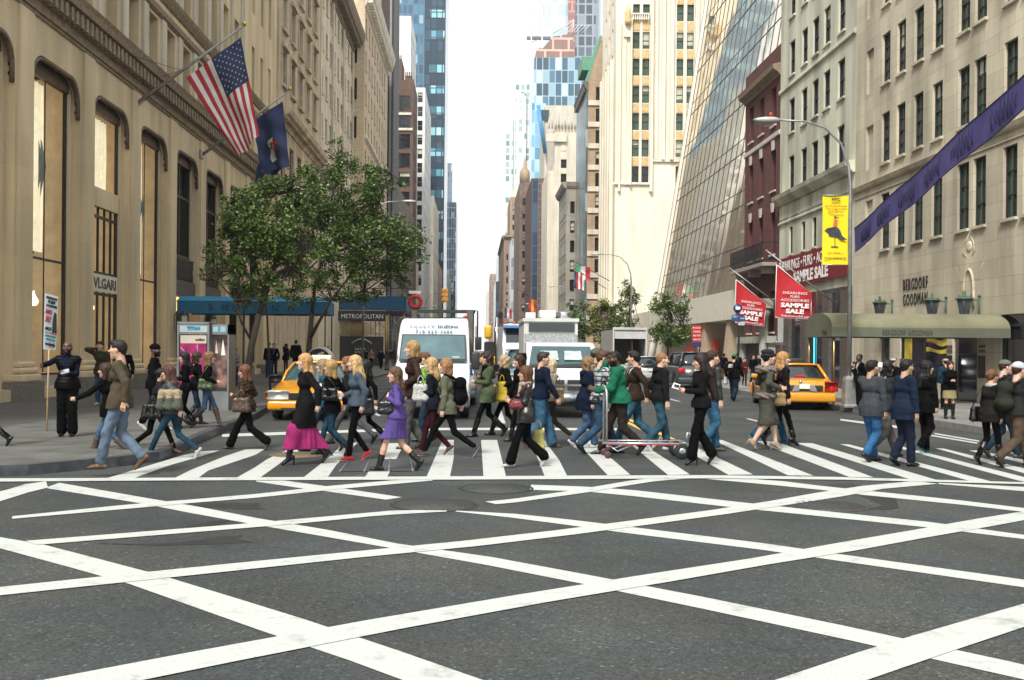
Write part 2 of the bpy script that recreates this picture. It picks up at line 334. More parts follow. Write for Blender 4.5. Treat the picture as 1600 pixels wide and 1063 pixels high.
blob(mb,[(145,849),(230,851),(300,846),(345,838),(380,837),(372,842),(395,848),(330,851),(250,853),(180,851)],.0024)
blob(mb,[(1290,756),(1330,756),(1400,780),(1405,795),(1385,797),(1345,796),(1380,790),(1335,772)],.0028)
blob(mb,[(330,815),(362,812),(350,818),(318,824),(288,824)],.0032)
struct(mb.build('asphalt_patches',TAR))
#  pavements with kerbs
def paver(name,col,joint=1.5):
 m=M(name,col,.85,var=0);t=m.node_tree;L=t.links.new;b=t.nodes['Principled BSDF']
 tcn=[n for n in t.nodes if n.type=='TEX_COORD'][0]
 br=node(t,'ShaderNodeTexBrick');br.offset=0;L(tcn.outputs['Object'],br.inputs['Vector'])
 br.inputs['Scale'].default_value=1;br.inputs['Brick Width'].default_value=joint;br.inputs['Row Height'].default_value=joint;br.inputs['Mortar Size'].default_value=.012
 br.inputs['Color1'].default_value=(*col,1);br.inputs['Color2'].default_value=(*[c*.82 for c in col],1);br.inputs['Mortar'].default_value=(*[c*.5 for c in col],1)
 n=node(t,'ShaderNodeTexNoise');n.inputs['Scale'].default_value=1.7;n.inputs['Detail'].default_value=8;L(tcn.outputs['Object'],n.inputs['Vector'])
 r=node(t,'ShaderNodeMapRange');r.inputs[1].default_value=.3;r.inputs[2].default_value=.7;r.inputs[3].default_value=.65;r.inputs[4].default_value=1.25;L(n.outputs['Fac'],r.inputs[0])
 vo=node(t,'ShaderNodeTexVoronoi');vo.inputs['Scale'].default_value=3.1;L(tcn.outputs['Object'],vo.inputs['Vector'])
 r3=node(t,'ShaderNodeMapRange');r3 .inputs[1].default_value=.05;r3 .inputs[2].default_value=.075;r3 .inputs[3].default_value=.5;r3 .inputs[4].default_value=1;L(vo.outputs['Distance'],r3 .inputs[0])
 mu=node(t,'ShaderNodeMath',operation='MULTIPLY');L(r.outputs[0],mu.inputs[0]);L(r3 .outputs[0],mu.inputs[1])
 v_=node(t,'ShaderNodeVectorMath',operation='SCALE');L(br.outputs['Color'],v_.inputs[0]);L(mu.outputs[0],v_.inputs['Scale']);L(v_.outputs[0],b.inputs['Base Color'])
 return m
PAV=paver('pavement_concrete',(.10,.102,.092));PAV2=paver('pavement_light',(.21,.205,.19))
STEEL=M('kerb_steel',(.085,.09,.10),.45,.55,var=.35,vs=5);GRAN=M('kerb_granite',(.17,.16,.15),.8,var=.25,vs=9)
kl=[(-60,12.6),(-12,12.9),(-6.9,13.5),(-6.2,13.85),(-5.35,14.9),(-4.95,15.7),(-4.95,16.7),(-5.15,18.5),(-5.3,21),(-5.5,25),(-6.05,30),(-6.05,900)]
def walk(name,line,xb,ma,mk):
 mb=MB();n=len(line);sg=1 if xb>0 else-1
 top=[(x,y,.15)for x,y in line]
 inn=[(x+sg*.16,y+.0,.152)for x,y in line]
 mb.add(top+inn,[(i,i+1,n+i+1,n+i)for i in range(n-1)],1)
 mb.add([(x,y,.0)for x,y in line]+[(x,y,.152)for x,y in line],[(i,i+1,n+i+1,n+i)for i in range(n-1)],1)
 mb.add([(x+sg*.0,y,.15)for x,y in line]+[(xb,y,.15)for x,y in line],[(i,i+1,n+i+1,n+i)for i in range(n-1)],0)
 return struct(mb.build(name,[ma,mk]))
walk('pavement',kl,-62,PAV,STEEL)
kr=[(60,14.6),(14.5,14.8),(13,15.3),(12,16.4),(11.5,18),(11.5,900)]
walk('pavement',kr,62,PAV2,GRAN)
mb=MB();mb.add([(-13.7,18,.154),(-9.6,18,.154),(-9.6,70,.154),(-13.7,70,.154)],[(0,1,2,3)]);struct(mb.build('pavement_strip',M('pavement_dark',(.06,.06,.058),.8,var=.2)))
#  covers in the road
IRON=M('cast_iron',(.05,.05,.052),.5,.3,var=.25,vs=8);IRON2=M('rusty_iron',(.16,.12,.07),.6,.2,var=.3,vs=8)
def cover(px,py,d,mat,label,pat=True):
 p=G(px,py);t_=thing('manhole_cover',label,'manhole cover',(p.x,p.y,0),group='manhole covers in the road')
 m1=MB();m1 .lathe((0,0,0),[(d/2,0),(d/2,.007),(d/2-.035,.007),(d/2-.035,.002)],48);m1 .build('rim',TAR if mat is ASPH else mat,t_)
 m2=MB();m2 .lathe((0,0,0),[(d/2-.045,0),(d/2-.045,.0055)],48)
 if pat:
  k=.085;r_=d/2-.09;i=-r_
  while i<r_:
   j=-r_
   while j<r_:
    if i*i+j*j<r_*r_:m2 .box((i-.022,j-.022,.0055),(i+.022,j+.022,.009))
    j+=k
   i+=k
 m2 .build('lid',mat,t_)
cover(679,789,1.02,ASPH,'large plain manhole cover with a thin ring left of the middle',False)
cover(775,763.5,.98,ASPH,'plain manhole cover nearest the crosswalk line below the shopper with red bag',False)
cover(1294,790.5,.92,IRON,'studded iron manhole cover beside a dark asphalt patch on the right')
cover(465,711,.95,IRON2,'rusty manhole cover under the magenta skirt on the crosswalk')
t_=thing('utility_cover','rectangular steel utility cover set across a white crosswalk bar','utility cover',G(590,728))
m1=MB();o=G(590,728);c4=[G(546,719),G(641,718),G(645,737),G(531,738)]
m1 .add([(p.x-o.x,p.y-o.y,.010)for p in c4],[(0,1,2,3)])
m1 .build('plate',M('cover_plate',(.055,.055,.058),.55,.3,var=.3,vs=6),t_)
m1=MB()
for k in range(4):
 f=k/3;a=c4[0].lerp(c4[1],f)-o;b_=c4[3].lerp(c4[2],f)-o;m1 .tube([(a.x,a.y,.011),(b_.x,b_.y,.011)],.014,6)
m1 .build('frame',M('worn_steel',(.22,.24,.27),.4,.6,var=.2),t_)
MARKR=M('red_utility_spray',(.22,.07,.05),.8,var=.5,vs=12)
mb=MB()
for x0,y0,x1,y1 in[(900,735,938,734),(790,737,822,735),(720,735,752,733),(620,743,650,744),(550,746,575,743)]:
 a,b_=G(x0,y0),G(x1,y1);d=(b_-a).normalized();n_=Vector((-d.y,d.x,0))*.012
 mb.add([(q.x,q.y,.0135)for q in(a-n_,b_-n_,b_+n_,a+n_)],[(0,1,2,3)])
struct(mb.build('utility_spray_markings',MARKR))
#  BUILDINGS
def glassm(name,col,rough=.06):return M(name,col,rough,0,var=0,spec=.6)
GLD=glassm('window_glass_dark',(.010,.013,.014));GLG=glassm('window_glass_green',(.045,.085,.06));GLB=glassm('window_glass_blue',(.03,.06,.08))
BLIND_REFL=M('window_blind_reflection',(.46,.47,.36),.5,var=.25,vs=3);FRD=M('dark_window_frame',(.02,.018,.018),.5,var=0);FRW=M('pale_window_frame',(.42,.42,.38),.5,var=0)  # blind colour also carries a pale sky reflection, painted in
WIN={}
def window_mesh(w,h,style='sash',var=0,frame=None,glass=None):
 frame=frame or FRD;glass=glass or GLD
 k=(round(w,2),round(h,2),style,var,frame.name,glass.name)
 if k in WIN:return WIN[k]
 m=MB();t=.055
 m.box((0,-.03,0),(t,.05,h));m.box((w-t,-.03,0),(w,.05,h));m.box((t,-.03,h-t),(w-t,.05,h));m.box((t,-.03,0),(w-t,.05,t))
 if style in('sash','grid'):m.box((t,-.02,h*.49),(w-t,.04,h*.49+.06))
 if style=='grid':
  m.box((w/2-.018,-.015,t),(w/2+.018,.03,h-t))
  for q in(.25,.74):m.box((t,-.013,h*q-.012),(w-t,.028,h*q+.012))
 if style=='case':
  m.box((w/2-.025,-.02,t),(w/2+.025,.03,h-t))
  for q in(.33,.66):m.box((t,-.015,h*q-.015),(w-t,.028,h*q+.015))
 m.add([(t,.045,t),(w-t,.045,t),(w-t,.045,h-t),(t,.045,h-t)],[(0,1,2,3)],1)
 if var:
  b=h*(1-(.28,.5,.75)[var-1]);m.add([(t,.038,b),(w-t,.038,b),(w-t,.038,h-t),(t,.038,h-t)],[(0,1,2,3)],2)
 me=bpy.data.meshes.new('window');me.from_pydata(m.v,[],m.f)
 for q in(frame,glass,BLIND_REFL):me.materials.append(q)
 me.polygons.foreach_set('material_index',m.m);WIN[k]=me;return me
class Bld:
 def __init__(s,name,label,cat,x0,x1,y0,y1,z1,mat,group=None):
  s.x0,s.x1,s.y0,s.y1,s.z1=x0,x1,y0,y1,z1;s.mat=mat
  s.root=thing(name,label,cat,((x0+x1)/2,y0,0),group=group);s.loc=s.root.location.copy();s.wins=[]
  s.faces={'W':[],'E':[],'S':[]};s.reveal=.25;s.street='E' if x1<0 else 'W'
 def grid(s,face,us,vs,w,h,style='sash',frame=None,glass=None,blinds=.4,sill=True,glaze=True):
  for u in us:
   for v in vs:s.faces[face].append((u-w/2,u+w/2,v,v+h,style,frame,glass,blinds,sill,glaze))
 def org(s,face):
  if face=='S':return Vector((s.x0,s.y0,0)),Vector((1,0,0)),Vector((0,-1,0)),s.x1-s.x0,s.x0
  if face=='E':return Vector((s.x1,s.y0,0)),Vector((0,1,0)),Vector((1,0,0)),s.y1-s.y0,s.y0
  return Vector((s.x0,s.y1,0)),Vector((0,-1,0)),Vector((-1,0,0)),s.y1-s.y0,s.y1
 def part(s,mb,name,mats,label=None):
  mb.v=[(v[0]-s.loc.x,v[1]-s.loc.y,v[2]-s.loc.z)for v in mb.v];return mb.build(name,mats,s.root,label)
 def walls(s):
  mb=MB();z1=s.z1
  for fc,holes in s.faces.items():
   O,u,n,W,base=s.org(fc)
   hs=[]
   for h in holes:
    a,b=(h[0]-base,h[1]-base)if fc!='W' else(base-h[1],base-h[0])
    if a<.02 or b>W-.02 or h[3]>z1-.1:continue
    hs.append((a,b)+h[2:])
   us=sorted({0,W}|{round(h[0],4)for h in hs}|{round(h[1],4)for h in hs});vs=sorted({0,z1}|{round(h[2],4)for h in hs}|{round(h[3],4)for h in hs})
   occ=set()
   for h in hs:
    ia,ib,ja,jb=us.index(round(h[0],4)),us.index(round(h[1],4)),vs.index(round(h[2],4)),vs.index(round(h[3],4))
    for i in range(ia,ib):
     for j in range(ja,jb):occ.add((i,j))
   p=lambda a,b,d=0:O+u*a+Vector((0,0,b))-n*d
   for i in range(len(us)-1):
    j=0
    while j<len(vs)-1:
     if(i,j)in occ:j+=1;continue
     k=j
     while k<len(vs)-1 and(i,k)not in occ:k+=1
     mb.add([p(us[i],vs[j]),p(us[i+1],vs[j]),p(us[i+1],vs[k]),p(us[i],vs[k])],[(0,1,2,3)]);j=k
   for h in hs:
    a,b,c,d=h[0],h[1],h[2],h[3];r=s.reveal
    q=[p(a,c),p(b,c),p(b,d),p(a,d),p(a,c,r),p(b,c,r),p(b,d,r),p(a,d,r)]
    mb.add(q,[(0,1,5,4),(1,2,6,5),(2,3,7,6),(3,0,4,7)])
    if not h[9]:h[4]=='open' or mb.add(q[4:],[(0,1,2,3)])
    else:s.wins.append((p(a,c,r),{'S':0,'E':R(90),'W':R(-90)}[fc],b-a,d-c,h[4],h[5],h[6],h[7]))
    if h[8]and h[9]:s.wins[-1]+=(1,)
  mb.add([(s.x0,s.y1,0),(s.x1,s.y1,0),(s.x1,s.y1,z1),(s.x0,s.y1,z1)],[(0,1,2,3)])
  s.part(mb,'wall',s.mat)
  rb=MB();rb.add([(s.x0,s.y0,z1),(s.x1,s.y0,z1),(s.x1,s.y1,z1),(s.x0,s.y1,z1)],[(0,1,2,3)]);s.part(rb,'roof',M('roof_felt',(.12,.12,.12)))
  s.place()
  return s
 def place(s):
  rnd=random.Random(int(abs(s.y0*31+s.x0*7)))
  cand=[]
  for w_ in s.wins:
   o=w_[0];sc=w_[2]*w_[3]/max(1,o.y)**2
   u=UX+(o.x/o.y)*F;v=VY-(o.z-CH)/o.y*F
   if not(-60<u<1660 and v>-80):sc*=.001
   cand.append((sc,w_))
  cand.sort(key=lambda q:-q[0]);rest=MB();mats=None
  sills=MB()
  for i,(sc,w_)in enumerate(cand):
   o,rz,w,h,st,fr,gl,bl=w_[:8]
   var=rnd.choice((1,2,3))if rnd.random()<bl else 0
   if sc<1e-7:var=0
   me=window_mesh(w,h,st,var,fr,gl)
   if i<100:
    ob=link('window',me,s.root);ob.location=o-s.loc;ob.rotation_euler=(0,0,rz)
   else:
    mt=Matrix.Translation(o)@Matrix.Rotation(rz,4,'Z');vs=[mt@v.co for v in me.vertices]
    fs=[tuple(p.vertices)for p in me.polygons];mi=[p.material_index for p in me.polygons]
    rest.add(vs,fs,mi);mats=[fr or FRD,gl or GLD,BLIND_REFL]
   if len(w_)>8:
    ux=Vector((math.cos(rz),math.sin(rz),0));nn=Vector((math.sin(rz),-math.cos(rz),0));a=o+nn*(s.reveal-.02)
    sills.prism([a-ux*.06+Vector((0,0,-.1)),a+ux*(w+.06)+Vector((0,0,-.1)),a+ux*(w+.06),a-ux*.06],nn*.12)
  if rest.v:s.part(rest,'windows',mats)['kind']='stuff'
  if sills.v:s.part(sills,'window_sills',s.sillmat if hasattr(s,'sillmat')else s.mat)
 def cornice(s,face,z,prof,mat=None,dent=None,name='cornice',u0=None,u1=None):
  """prof: list of (out, dz); extruded along the face"""
  O,u,n,W,base=s.org(face);a0=0 if u0 is None else u0;a1=W if u1 is None else u1
  mb=MB();pr=[(-.02,prof[0][1])]+list(prof)+[(-.02,prof[-1][1])]
  A=[O+u*a0+n*o_+Vector((0,0,z+dz))for o_,dz in pr]
  mb.prism(A,u*(a1-a0))
  if dent:
   sp,dw,do,z0,z1=dent;k=a0+.1
   while k+dw<a1:
    q=O+u*k;mb.prism([q+Vector((0,0,z+z0)),q+u*dw+Vector((0,0,z+z0)),q+u*dw+Vector((0,0,z+z1)),q+Vector((0,0,z+z1))],n*do);k+=sp
  return s.part(mb,name,mat or s.mat)
LIME=stone('tan_limestone',(.60,.48,.305),2.4,.9,.006,.85,.05,.25)
LIMEW=stone('grey_limestone_ribs',(.54,.48,.37),2.0,1.1,.008,.8,.06,.35)
LIMED=M('bronze_brown_moulding',(.10,.07,.045),.6,.1,var=.4,vs=9)
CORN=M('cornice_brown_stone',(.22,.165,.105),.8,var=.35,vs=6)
GRANP=M('plinth_granite',(.15,.135,.12),.75,var=.35,vs=22)
XL,XR=-13.7,17.2
#  left corner building with tall rounded shop bays
b=Bld('corner_shop_building','tan limestone building with tall round cornered shop bays and dentilled cornice, at left edge','building',-40,XL,14.0,68.0,30.5,LIME)
b.reveal=.55
bays=[14.6+.3+4.9*k+1.4-.4 for k in range(-1,11)]
bays=[25.8+4.9*k for k in range(-2,9)]
for y in bays:b.faces['E'].append((y,y+3.7,.5,10.95,'open',None,None,0,False,False))
lowz=13.5
ys=[15.5+2.42*k for k in range(22)]
for i,y in enumerate(ys):
 if y<20:continue
b.grid('E',[y for y in ys if y<59],[13.55],1.15,2.3,'sash',blinds=.6,glass=GLG,sill=False)  # green glass and extra blinds stand in for sky reflected in these panes
b.grid('E',[y for y in ys if y<59],[17.5,22.2,26.4],1.15,2.9,'sash',blinds=.5,glass=GLG,sill=False)
b.grid('E',[60.9,63.3,65.7],[13.9,17.5,22.2,26.4],.8,2.7,'sash',blinds=.2,glass=GLG,sill=False)
b.walls()
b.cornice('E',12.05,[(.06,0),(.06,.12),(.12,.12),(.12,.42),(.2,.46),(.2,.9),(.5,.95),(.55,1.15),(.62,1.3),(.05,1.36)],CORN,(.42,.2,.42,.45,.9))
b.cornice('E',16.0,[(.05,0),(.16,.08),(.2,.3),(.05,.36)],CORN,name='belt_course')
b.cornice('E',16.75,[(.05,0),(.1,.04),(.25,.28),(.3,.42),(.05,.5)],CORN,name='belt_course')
m=MB()
for y in[y_+1.21 for y_ in ys if y_<58]:
 m.box((XL,y-.3,13.45),(XL+.1,y+.3,15.98));m.box((XL,y-.3,17.27),(XL+.1,y+.3,30.2))
b.part(m,'pilaster_ribs',LIMEW)
CREAM=M('glowing_cream_curtain',(.84,.74,.50),.8,var=.25,vs=3,emit=.55);WINE=M('shop_interior_wine',(.07,.025,.018),.6,var=.3)  # curtain glows by itself, in place of bright reflections in the shop glass
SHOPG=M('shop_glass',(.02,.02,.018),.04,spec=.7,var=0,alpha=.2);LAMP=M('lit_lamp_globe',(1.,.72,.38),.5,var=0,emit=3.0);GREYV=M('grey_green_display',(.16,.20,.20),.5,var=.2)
INTER_GLOW=M('glowing_shop_wall',(.52,.38,.20),.7,var=.35,vs=1.4,emit=.25)  # wall given its own glow to brighten the dark interior
for k,y in enumerate(bays):
 r=.75;m=MB()
 for sgn,yc in((1,y),(-1,y+3.7)):
  pts=[Vector((XL,yc,10.95))]
  for q in range(9):
   t=q/8*math.pi/2;pts.append(Vector((XL,yc+sgn*(r-r*math.cos(t)),10.95-r+r*math.sin(t))))
  m.prism(pts,(-.55,0,0))
 m.box((XL-.50,y,.5),(XL-.28,y+.22,10.9));m.box((XL-.50,y+3.48,.5),(XL-.28,y+3.7,10.9))
 b.part(m,'bay_surround',LIME)
 m=MB();path=[(XL-.06,y+.06,9.6)]
 for q in range(7):
  t=q/6*math.pi/2;path.append((XL-.06,y+.06+(r-r*math.cos(t)),10.88-r+r*math.sin(t)))
 for q in range(7):
  t=(1-q/6)*math.pi/2;path.append((XL-.06,y+3.64-(r-r*math.cos(t)),10.88-r+r*math.sin(t)))
 path.append((XL-.06,y+3.64,9.6));m.tube(path,.075,6)
 for q in range(30):
  a,c_=Vector(path[1+min(13,q//2)]),Vector(path[min(15,2+q//2)]);p_=a.lerp(c_,(q%2)/2);m.rbox(p_-Vector((.11,.05,.05)),p_+Vector((.03,.05,.05)),.02)
 m.box((XL-.48,y+.22,10.45),(XL-.30,y+3.48,10.95))
 b.part(m,'bead_moulding',LIMED)
 m=MB();ya=y-1.2
 m.box((XL-.3,ya-.06,.1),(XL+.42,ya+1.26,.72));b.part(m,'pier_plinth',GRANP)
 m=MB();m.rbox((XL-.3,ya-.02,.72),(XL+.36,ya+1.22,.95),.05);m.rbox((XL-.3,ya+.03,.95),(XL+.30,ya+1.17,1.15),.08);m.rbox((XL-.3,ya+.08,1.15),(XL+.22,ya+1.12,1.32),.05)
 m.box((XL-.02,ya+.12,1.3),(XL+.1,ya+1.08,12.0));b.part(m,'pier',LIME)
 xg=XL-.42;g_=MB();f_=MB();door=k==4
 z0=.95 if k!=4 else.2
 f_.box((xg-.05,y+.22,z0-.1),(xg+.05,y+.34,10.5));f_.box((xg-.05,y+3.36,z0-.1),(xg+.05,y+3.48,10.5))
 if k in(2,3,5,1,0):
  for z in(z0-.1,4.6):f_.box((xg-.04,y+.3,z),(xg+.04,y+3.4,z+.07))
  f_.box((xg-.015,y+1.83,z0),(xg+.015,y+1.87,10.5))
  sh=MB();sh.box((xg-.3,y+.22,.3),(xg+.15,y+3.48,z0-.1));b.part(sh,'stall_riser',M('riser_granite',(.30,.29,.28),.6,var=.3,vs=20))
 elif k==4:
  for z in(3.72,4.5,6.6,7.6):f_.box((xg-.05,y+.3,z),(xg+.05,y+3.4,z+.1))
  for q in range(1,5):f_.box((xg-.04,y+.3+q*.64-.03,.2),(xg+.04,y+.3+q*.64+.03,7.6))
  pn=MB();pn.box((xg-.1,y+.3,7.0),(xg+.12,y+3.4,7.7));b.part(pn,'transom_panel',LIME)
 else:
  for z in(6.1,8.9):f_.box((xg-.05,y+.3,z),(xg+.05,y+3.4,z+.1))
  f_.box((xg-.04,y+1.8,6.1),(xg+.04,y+1.9,10.5))
 b.part(f_,'window_frame',FRD)
 g_.add([(xg,y+.3,z0),(xg,y+3.4,z0),(xg,y+3.4,10.5),(xg,y+.3,10.5)],[(0,1,2,3)]);b.part(g_,'shop_window',SHOPG)
 r_=MB();xb=xg-1.5
 r_.add([(xb,y,.3),(xb,y+3.7,.3),(xb,y+3.7,4.6),(xb,y,4.6)],[(0,1,2,3)],0)
 r_.add([(xb,y,4.6),(xb,y+3.7,4.6),(xb,y+3.7,11),(xb,y,11)],[(0,1,2,3)],1 if k<6 else 2)
 r_.add([(xb,y+3.7,.3),(xg,y+3.7,.3),(xg,y+3.7,11),(xb,y+3.7,11)],[(0,1,2,3)],1 if k<6 else 2);r_.add([(xb,y,.3),(xg,y,.3),(xg,y,11),(xb,y,11)],[(0,1,2,3)],1 if k<6 else 2)
 b.part(r_,'shop_interior',[WINE if k!=5 else INTER_GLOW,INTER_GLOW,FRD])
 if k<6:
  c_=MB();n=26;xs=xg-.25
  row=[(xs+.07*math.sin(i*1.7)+.03*math.sin(i*.9+k),y+.35+(3.0)*i/n*(.62 if k%2 else.85))for i in range(n+1)]
  zt=10.4;zb=4.9 if k!=4 else 7.8
  c_.loft([[(x,yy,zb)for x,yy in row],[(x+.02,yy,(zb+zt)/2)for x,yy in row],[(x,yy,zt)for x,yy in row]],cap=False);b.part(c_,'curtain',CREAM)  # self-lit folds standing in for what the pane would reflect
  if k in(3,5):
   v_=MB();v_.lathe((xg-.72,y+2.1,4.75),[(.22,0),(.34,.35),(.30,.9),(.5,2.2),(.62,3.0),(.5,3.8),(.16,4.4),(.05,5.2)],20);b.part(v_,'display_panel',GREYV)
 lm=MB()
 for j,(yy,zz)in enumerate([(y+.8,3.1),(y+2.6,3.3),(y+1.9,2.4)]):
  if k<7:lm.lathe((xg-.5-.15*j,yy,zz),[(.02,.35),(.05,.2),(.14,.05),(.15,-.04),(.09,-.13),(.01,-.15)],12)
 b.part(lm,'lit_lamps',LAMP)
 if k>=6:
  bl_=MB()
  for q in range(14):bl_.box((xg-.3,y+.35,9.0+q*.1),(xg-.26,y+3.35,9.07+q*.1))
  b.part(bl_,'shutter',M('black_louvre',(.02,.02,.02),.5));cur=MB();cur.box((xg-.28,y+.35,6.2),(xg-.25,y+(1.9 if k==6 else.6),8.9));b.part(cur,'blind',M('pale_green_blind',(.50,.50,.32),.6))
  ral=MB();xr=XL-.2
  for z in(5.95,4.9):ral.box((xr-.04,y+.1,z),(xr+.04,y+3.6,z+.06))
  for q in range(18):
   yy=y+.2+q*.195;ral.tube([(xr,yy,4.95),(xr,yy+.08,5.2),(xr,yy-.08,5.45),(xr,yy+.08,5.7),(xr,yy,5.95)],.016,5)
  ral.box((xr-.05,y+.1,4.9),(xr-.03,y+3.6,5.95));ral.box((xr-.3,y+.1,4.2),(xr+.1,y+3.6,4.9))
  b.part(ral,'window_grille',M('black_ironwork',(.016,.016,.016),.5))
y=bays[4];m=MB();m.box((XL-.36,y+.3,3.85),(XL-.30,y+3.35,4.5));b.part(m,'name_board',M('cream_board',(.62,.57,.45),.5,var=.05))
tx=letters('BVLGARI',Vector((XL-.29,y+1.85,4.17))-b.loc,(0,1,0),(0,0,1),M('black_letters',(.015,.013,.012),.4),b.root,width=2.6,height=.4,bold=.02)
y=bays[6];m=MB();m.box((XL-.25,y+.2,3.5),(XL-.2,y+3.4,4.15),0);b.part(m,'lit_name_board',M('lit_yellow_board',(1.,.62,.16),.5,var=0,emit=1.1))
tx=letters('Turnoff',Vector((XL-.19,y+1.6,3.8))-b.loc,(0,1,0),(0,0,1),MATS['black_letters'],b.root,width=1.9,height=.38)
#  ornate stone hotel blocks beyond
ORN=stone('warm_ornate_stone',(.52,.42,.30),1.1,.5,.01,.75,.1,.35);PALEST=stone('pale_brickwork',(.60,.53,.41),.9,.35,.008,.8,.08,.25)
b=Bld('ornate_stone_building','warm stone building with carved window heads, second along the left side behind the flags','building',-40,XL+.12,68.05,86.0,40,ORN)
b.grid('E',[69.9+3.25*k for k in range(5)],[20.3+3.9*k for k in range(5)],1.35,2.3,blinds=.3);b.grid('E',[69.9+3.25*k for k in range(5)],[9.5,13.6],1.6,2.8,'case');b.walls()
m=MB()
for y in[69.9+3.25*k for k in range(5)]:
 for z in(20.3,24.2,28.1,32.0):
  m.rbox((XL+.1,y-.95,z+2.4),(XL+.42,y+.95,z+2.65),.06);m.rbox((XL+.1,y-.5,z+2.65),(XL+.3,y+.5,z+2.95),.08)
  m.box((XL+.1,y-.85,z-.3),(XL+.35,y+.85,z-.12));m.box((XL+.12,y-.95,z-.1),(XL+.2,y-.72,z+2.4));m.box((XL+.12,y+.72,z-.1),(XL+.2,y+.95,z+2.4))
b.part(m,'window_heads',ORN)
b.cornice('E',17.3,[(.1,0),(.2,.3),(.75,.6),(.85,.95),(.1,1.05)],ORN,(.6,.3,.55,.3,.6));b.cornice('E',5.2,[(.1,0),(.4,.2),(.4,.4),(.1,.45)],ORN,name='belt_course')
b=Bld('pale_cornice_building','pale stone block with a heavy projecting top cornice at upper left','building',-40,XL,86.05,109.8,36.4,PALEST)
b.grid('E',[88+2.55*k for k in range(9)],[9+3.85*k for k in range(7)],1.15,2.1,blinds=.3);b.walls()
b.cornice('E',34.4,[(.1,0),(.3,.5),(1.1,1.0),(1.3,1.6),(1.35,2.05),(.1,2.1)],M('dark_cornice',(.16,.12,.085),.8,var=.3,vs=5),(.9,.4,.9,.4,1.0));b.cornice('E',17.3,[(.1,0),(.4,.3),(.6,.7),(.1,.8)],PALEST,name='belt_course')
m=MB()
for y in(86.6,94,101.6,109.2):m.box((XL,y-.35,18),(XL+.18,y+.35,34.3))
b.part(m,'pilaster_ribs',PALEST)
#  buildings placed by the outline they show
def px_block(name,label,px0,px1,ptop,Y,depth,mat,ext=8.,cat='building',side=None,group=None,z1=None):
 xa,xb=P(px0,300,Y).x,P(px1,300,Y).x
 if(px0+px1)/2<UX:xa-=ext
 else:xb+=ext
 return Bld(name,label,cat,xa,xb,Y,Y+depth,z1 or P((px0+px1)/2,ptop,Y).z,mat,group)
def pgrid(b,face,xs,ys_,w,h,**k):
 """front windows from pixel columns / rows (centres, sill rows)"""
 b.grid(face,[P(x,300,b.y0).x for x in xs],[P(UX+(b.x0+b.x1)/2/b.y0*F,y,b.y0).z for y in ys_],w,h,**k)
def sgrid(b,sp=3.,fl=3.6,w=1.3,h=2.,z0=6.,**k):
 f=b.street;n=int((b.y1-b.y0-1.6)/sp);m_=int((b.z1-z0-1.2)/fl)
 b.grid(f,[b.y0+1.5+sp*i for i in range(n)],[z0+fl*j for j in range(m_)],w,h,**k)
def fgrid(b,sp=3.,fl=3.6,w=1.3,h=2.,z0=6.,vis=None,**k):
 W=b.x1-b.x0;n=int((W-.8)/sp);m_=int((b.z1-z0-1.2)/fl)
 us=[(b.x1-.4-sp*(i+.5))if b.x1<0 else(b.x0+.4+sp*(i+.5))for i in range(n)]
 b.grid('S',us,[z0+fl*j for j in range(m_)],w,h,**k)
CREAMB=stone('cream_brick',(.58,.46,.33),.5,.16,.006,.8,.12,.15);CREAMS=stone('cream_stone',(.66,.60,.49),1.6,.8,.006,.85,.05,.18)
BROWNB=stone('brown_brick',(.115,.062,.045),.45,.15,.006,.8,.25,.15);REDB=stone('red_brown_brick',(.095,.03,.028),.42,.14,.008,1.5,.22,.12)
DKBR=stone('dark_brown_slab',(.05,.035,.035),1.2,.6,.02,.6,.1,.1);WHITEW=stone('white_render',(.74,.74,.72),3,1.5,.006,.9,.03,.12)
TANB=stone('tan_brick',(.42,.30,.20),.5,.17,.006,.8,.14,.2);GREYT=stone('grey_tan_stone',(.36,.33,.28),1.2,.5,.01,.75,.1,.3)
b=px_block('cream_brick_building','cream brick block with a bracketed cornice left of the brown turreted tower',547,568,5,110,28.5,CREAMB,12,z1=42.5)
pgrid(b,'S',[548.5],[60,98,155,215],1.1,2.4,blinds=0);sgrid(b,3.2,3.7,1.2,2.2,7,blinds=.1);b.walls();b.cornice('E',39.8,[(.1,0),(.3,.6),(.9,1.3),(1.1,2.3),(.1,2.6)],CREAMS,(1.0,.4,.8,.3,1.3))
b.cornice('E',25,[(.05,0),(.3,.2),(.3,.5),(.05,.6)],CREAMS,name='belt_course')
b=px_block('dark_slab_building','narrow dark brown slab rising out of frame behind the cream brick block',598,612.5,-40,141,9,DKBR,8,z1=64);b.walls()
m=MB()
for q in range(6):m.box((b.x1,b.y0+.5+q*1.5,3),(b.x1+.2,b.y0+.9+q*1.5,63))
for q in range(4):m.box((b.x1-1.5*q-.5,b.y0-.12,3),(b.x1-1.5*q-.2,b.y0,63))
b.part(m,'fins',M('grey_fins',(.2,.2,.2),.5))
b=px_block('brown_brick_building','brown brick setback tower with stepped turreted top and square windows',608,645,125,214,14,BROWNB,8)
pgrid(b,'S',[620,632],[141+30*k for k in range(12)],2.2,3.0,blinds=.2,style='case');sgrid(b,3.5,4.1,1.4,2.4,6);b.walls()
m=MB();z=b.z1
for(a,c_,pt)in[(606,616,62),(615,627,92),(632,643,118)]:
 xa,xb=P(a,200,214).x,P(c_,200,214).x;zt=P(620,pt,214).z;m.box((xa,214.3,z),(xb,222,zt))
 for q in range(4):xx=xa+(xb-xa)*(q+.2)/4;m.box((xx,214.1,zt),(xx+.22*(xb-xa)/1.6,214.6,zt+.8))
b.part(m,'stepped_top',BROWNB)
m=MB()
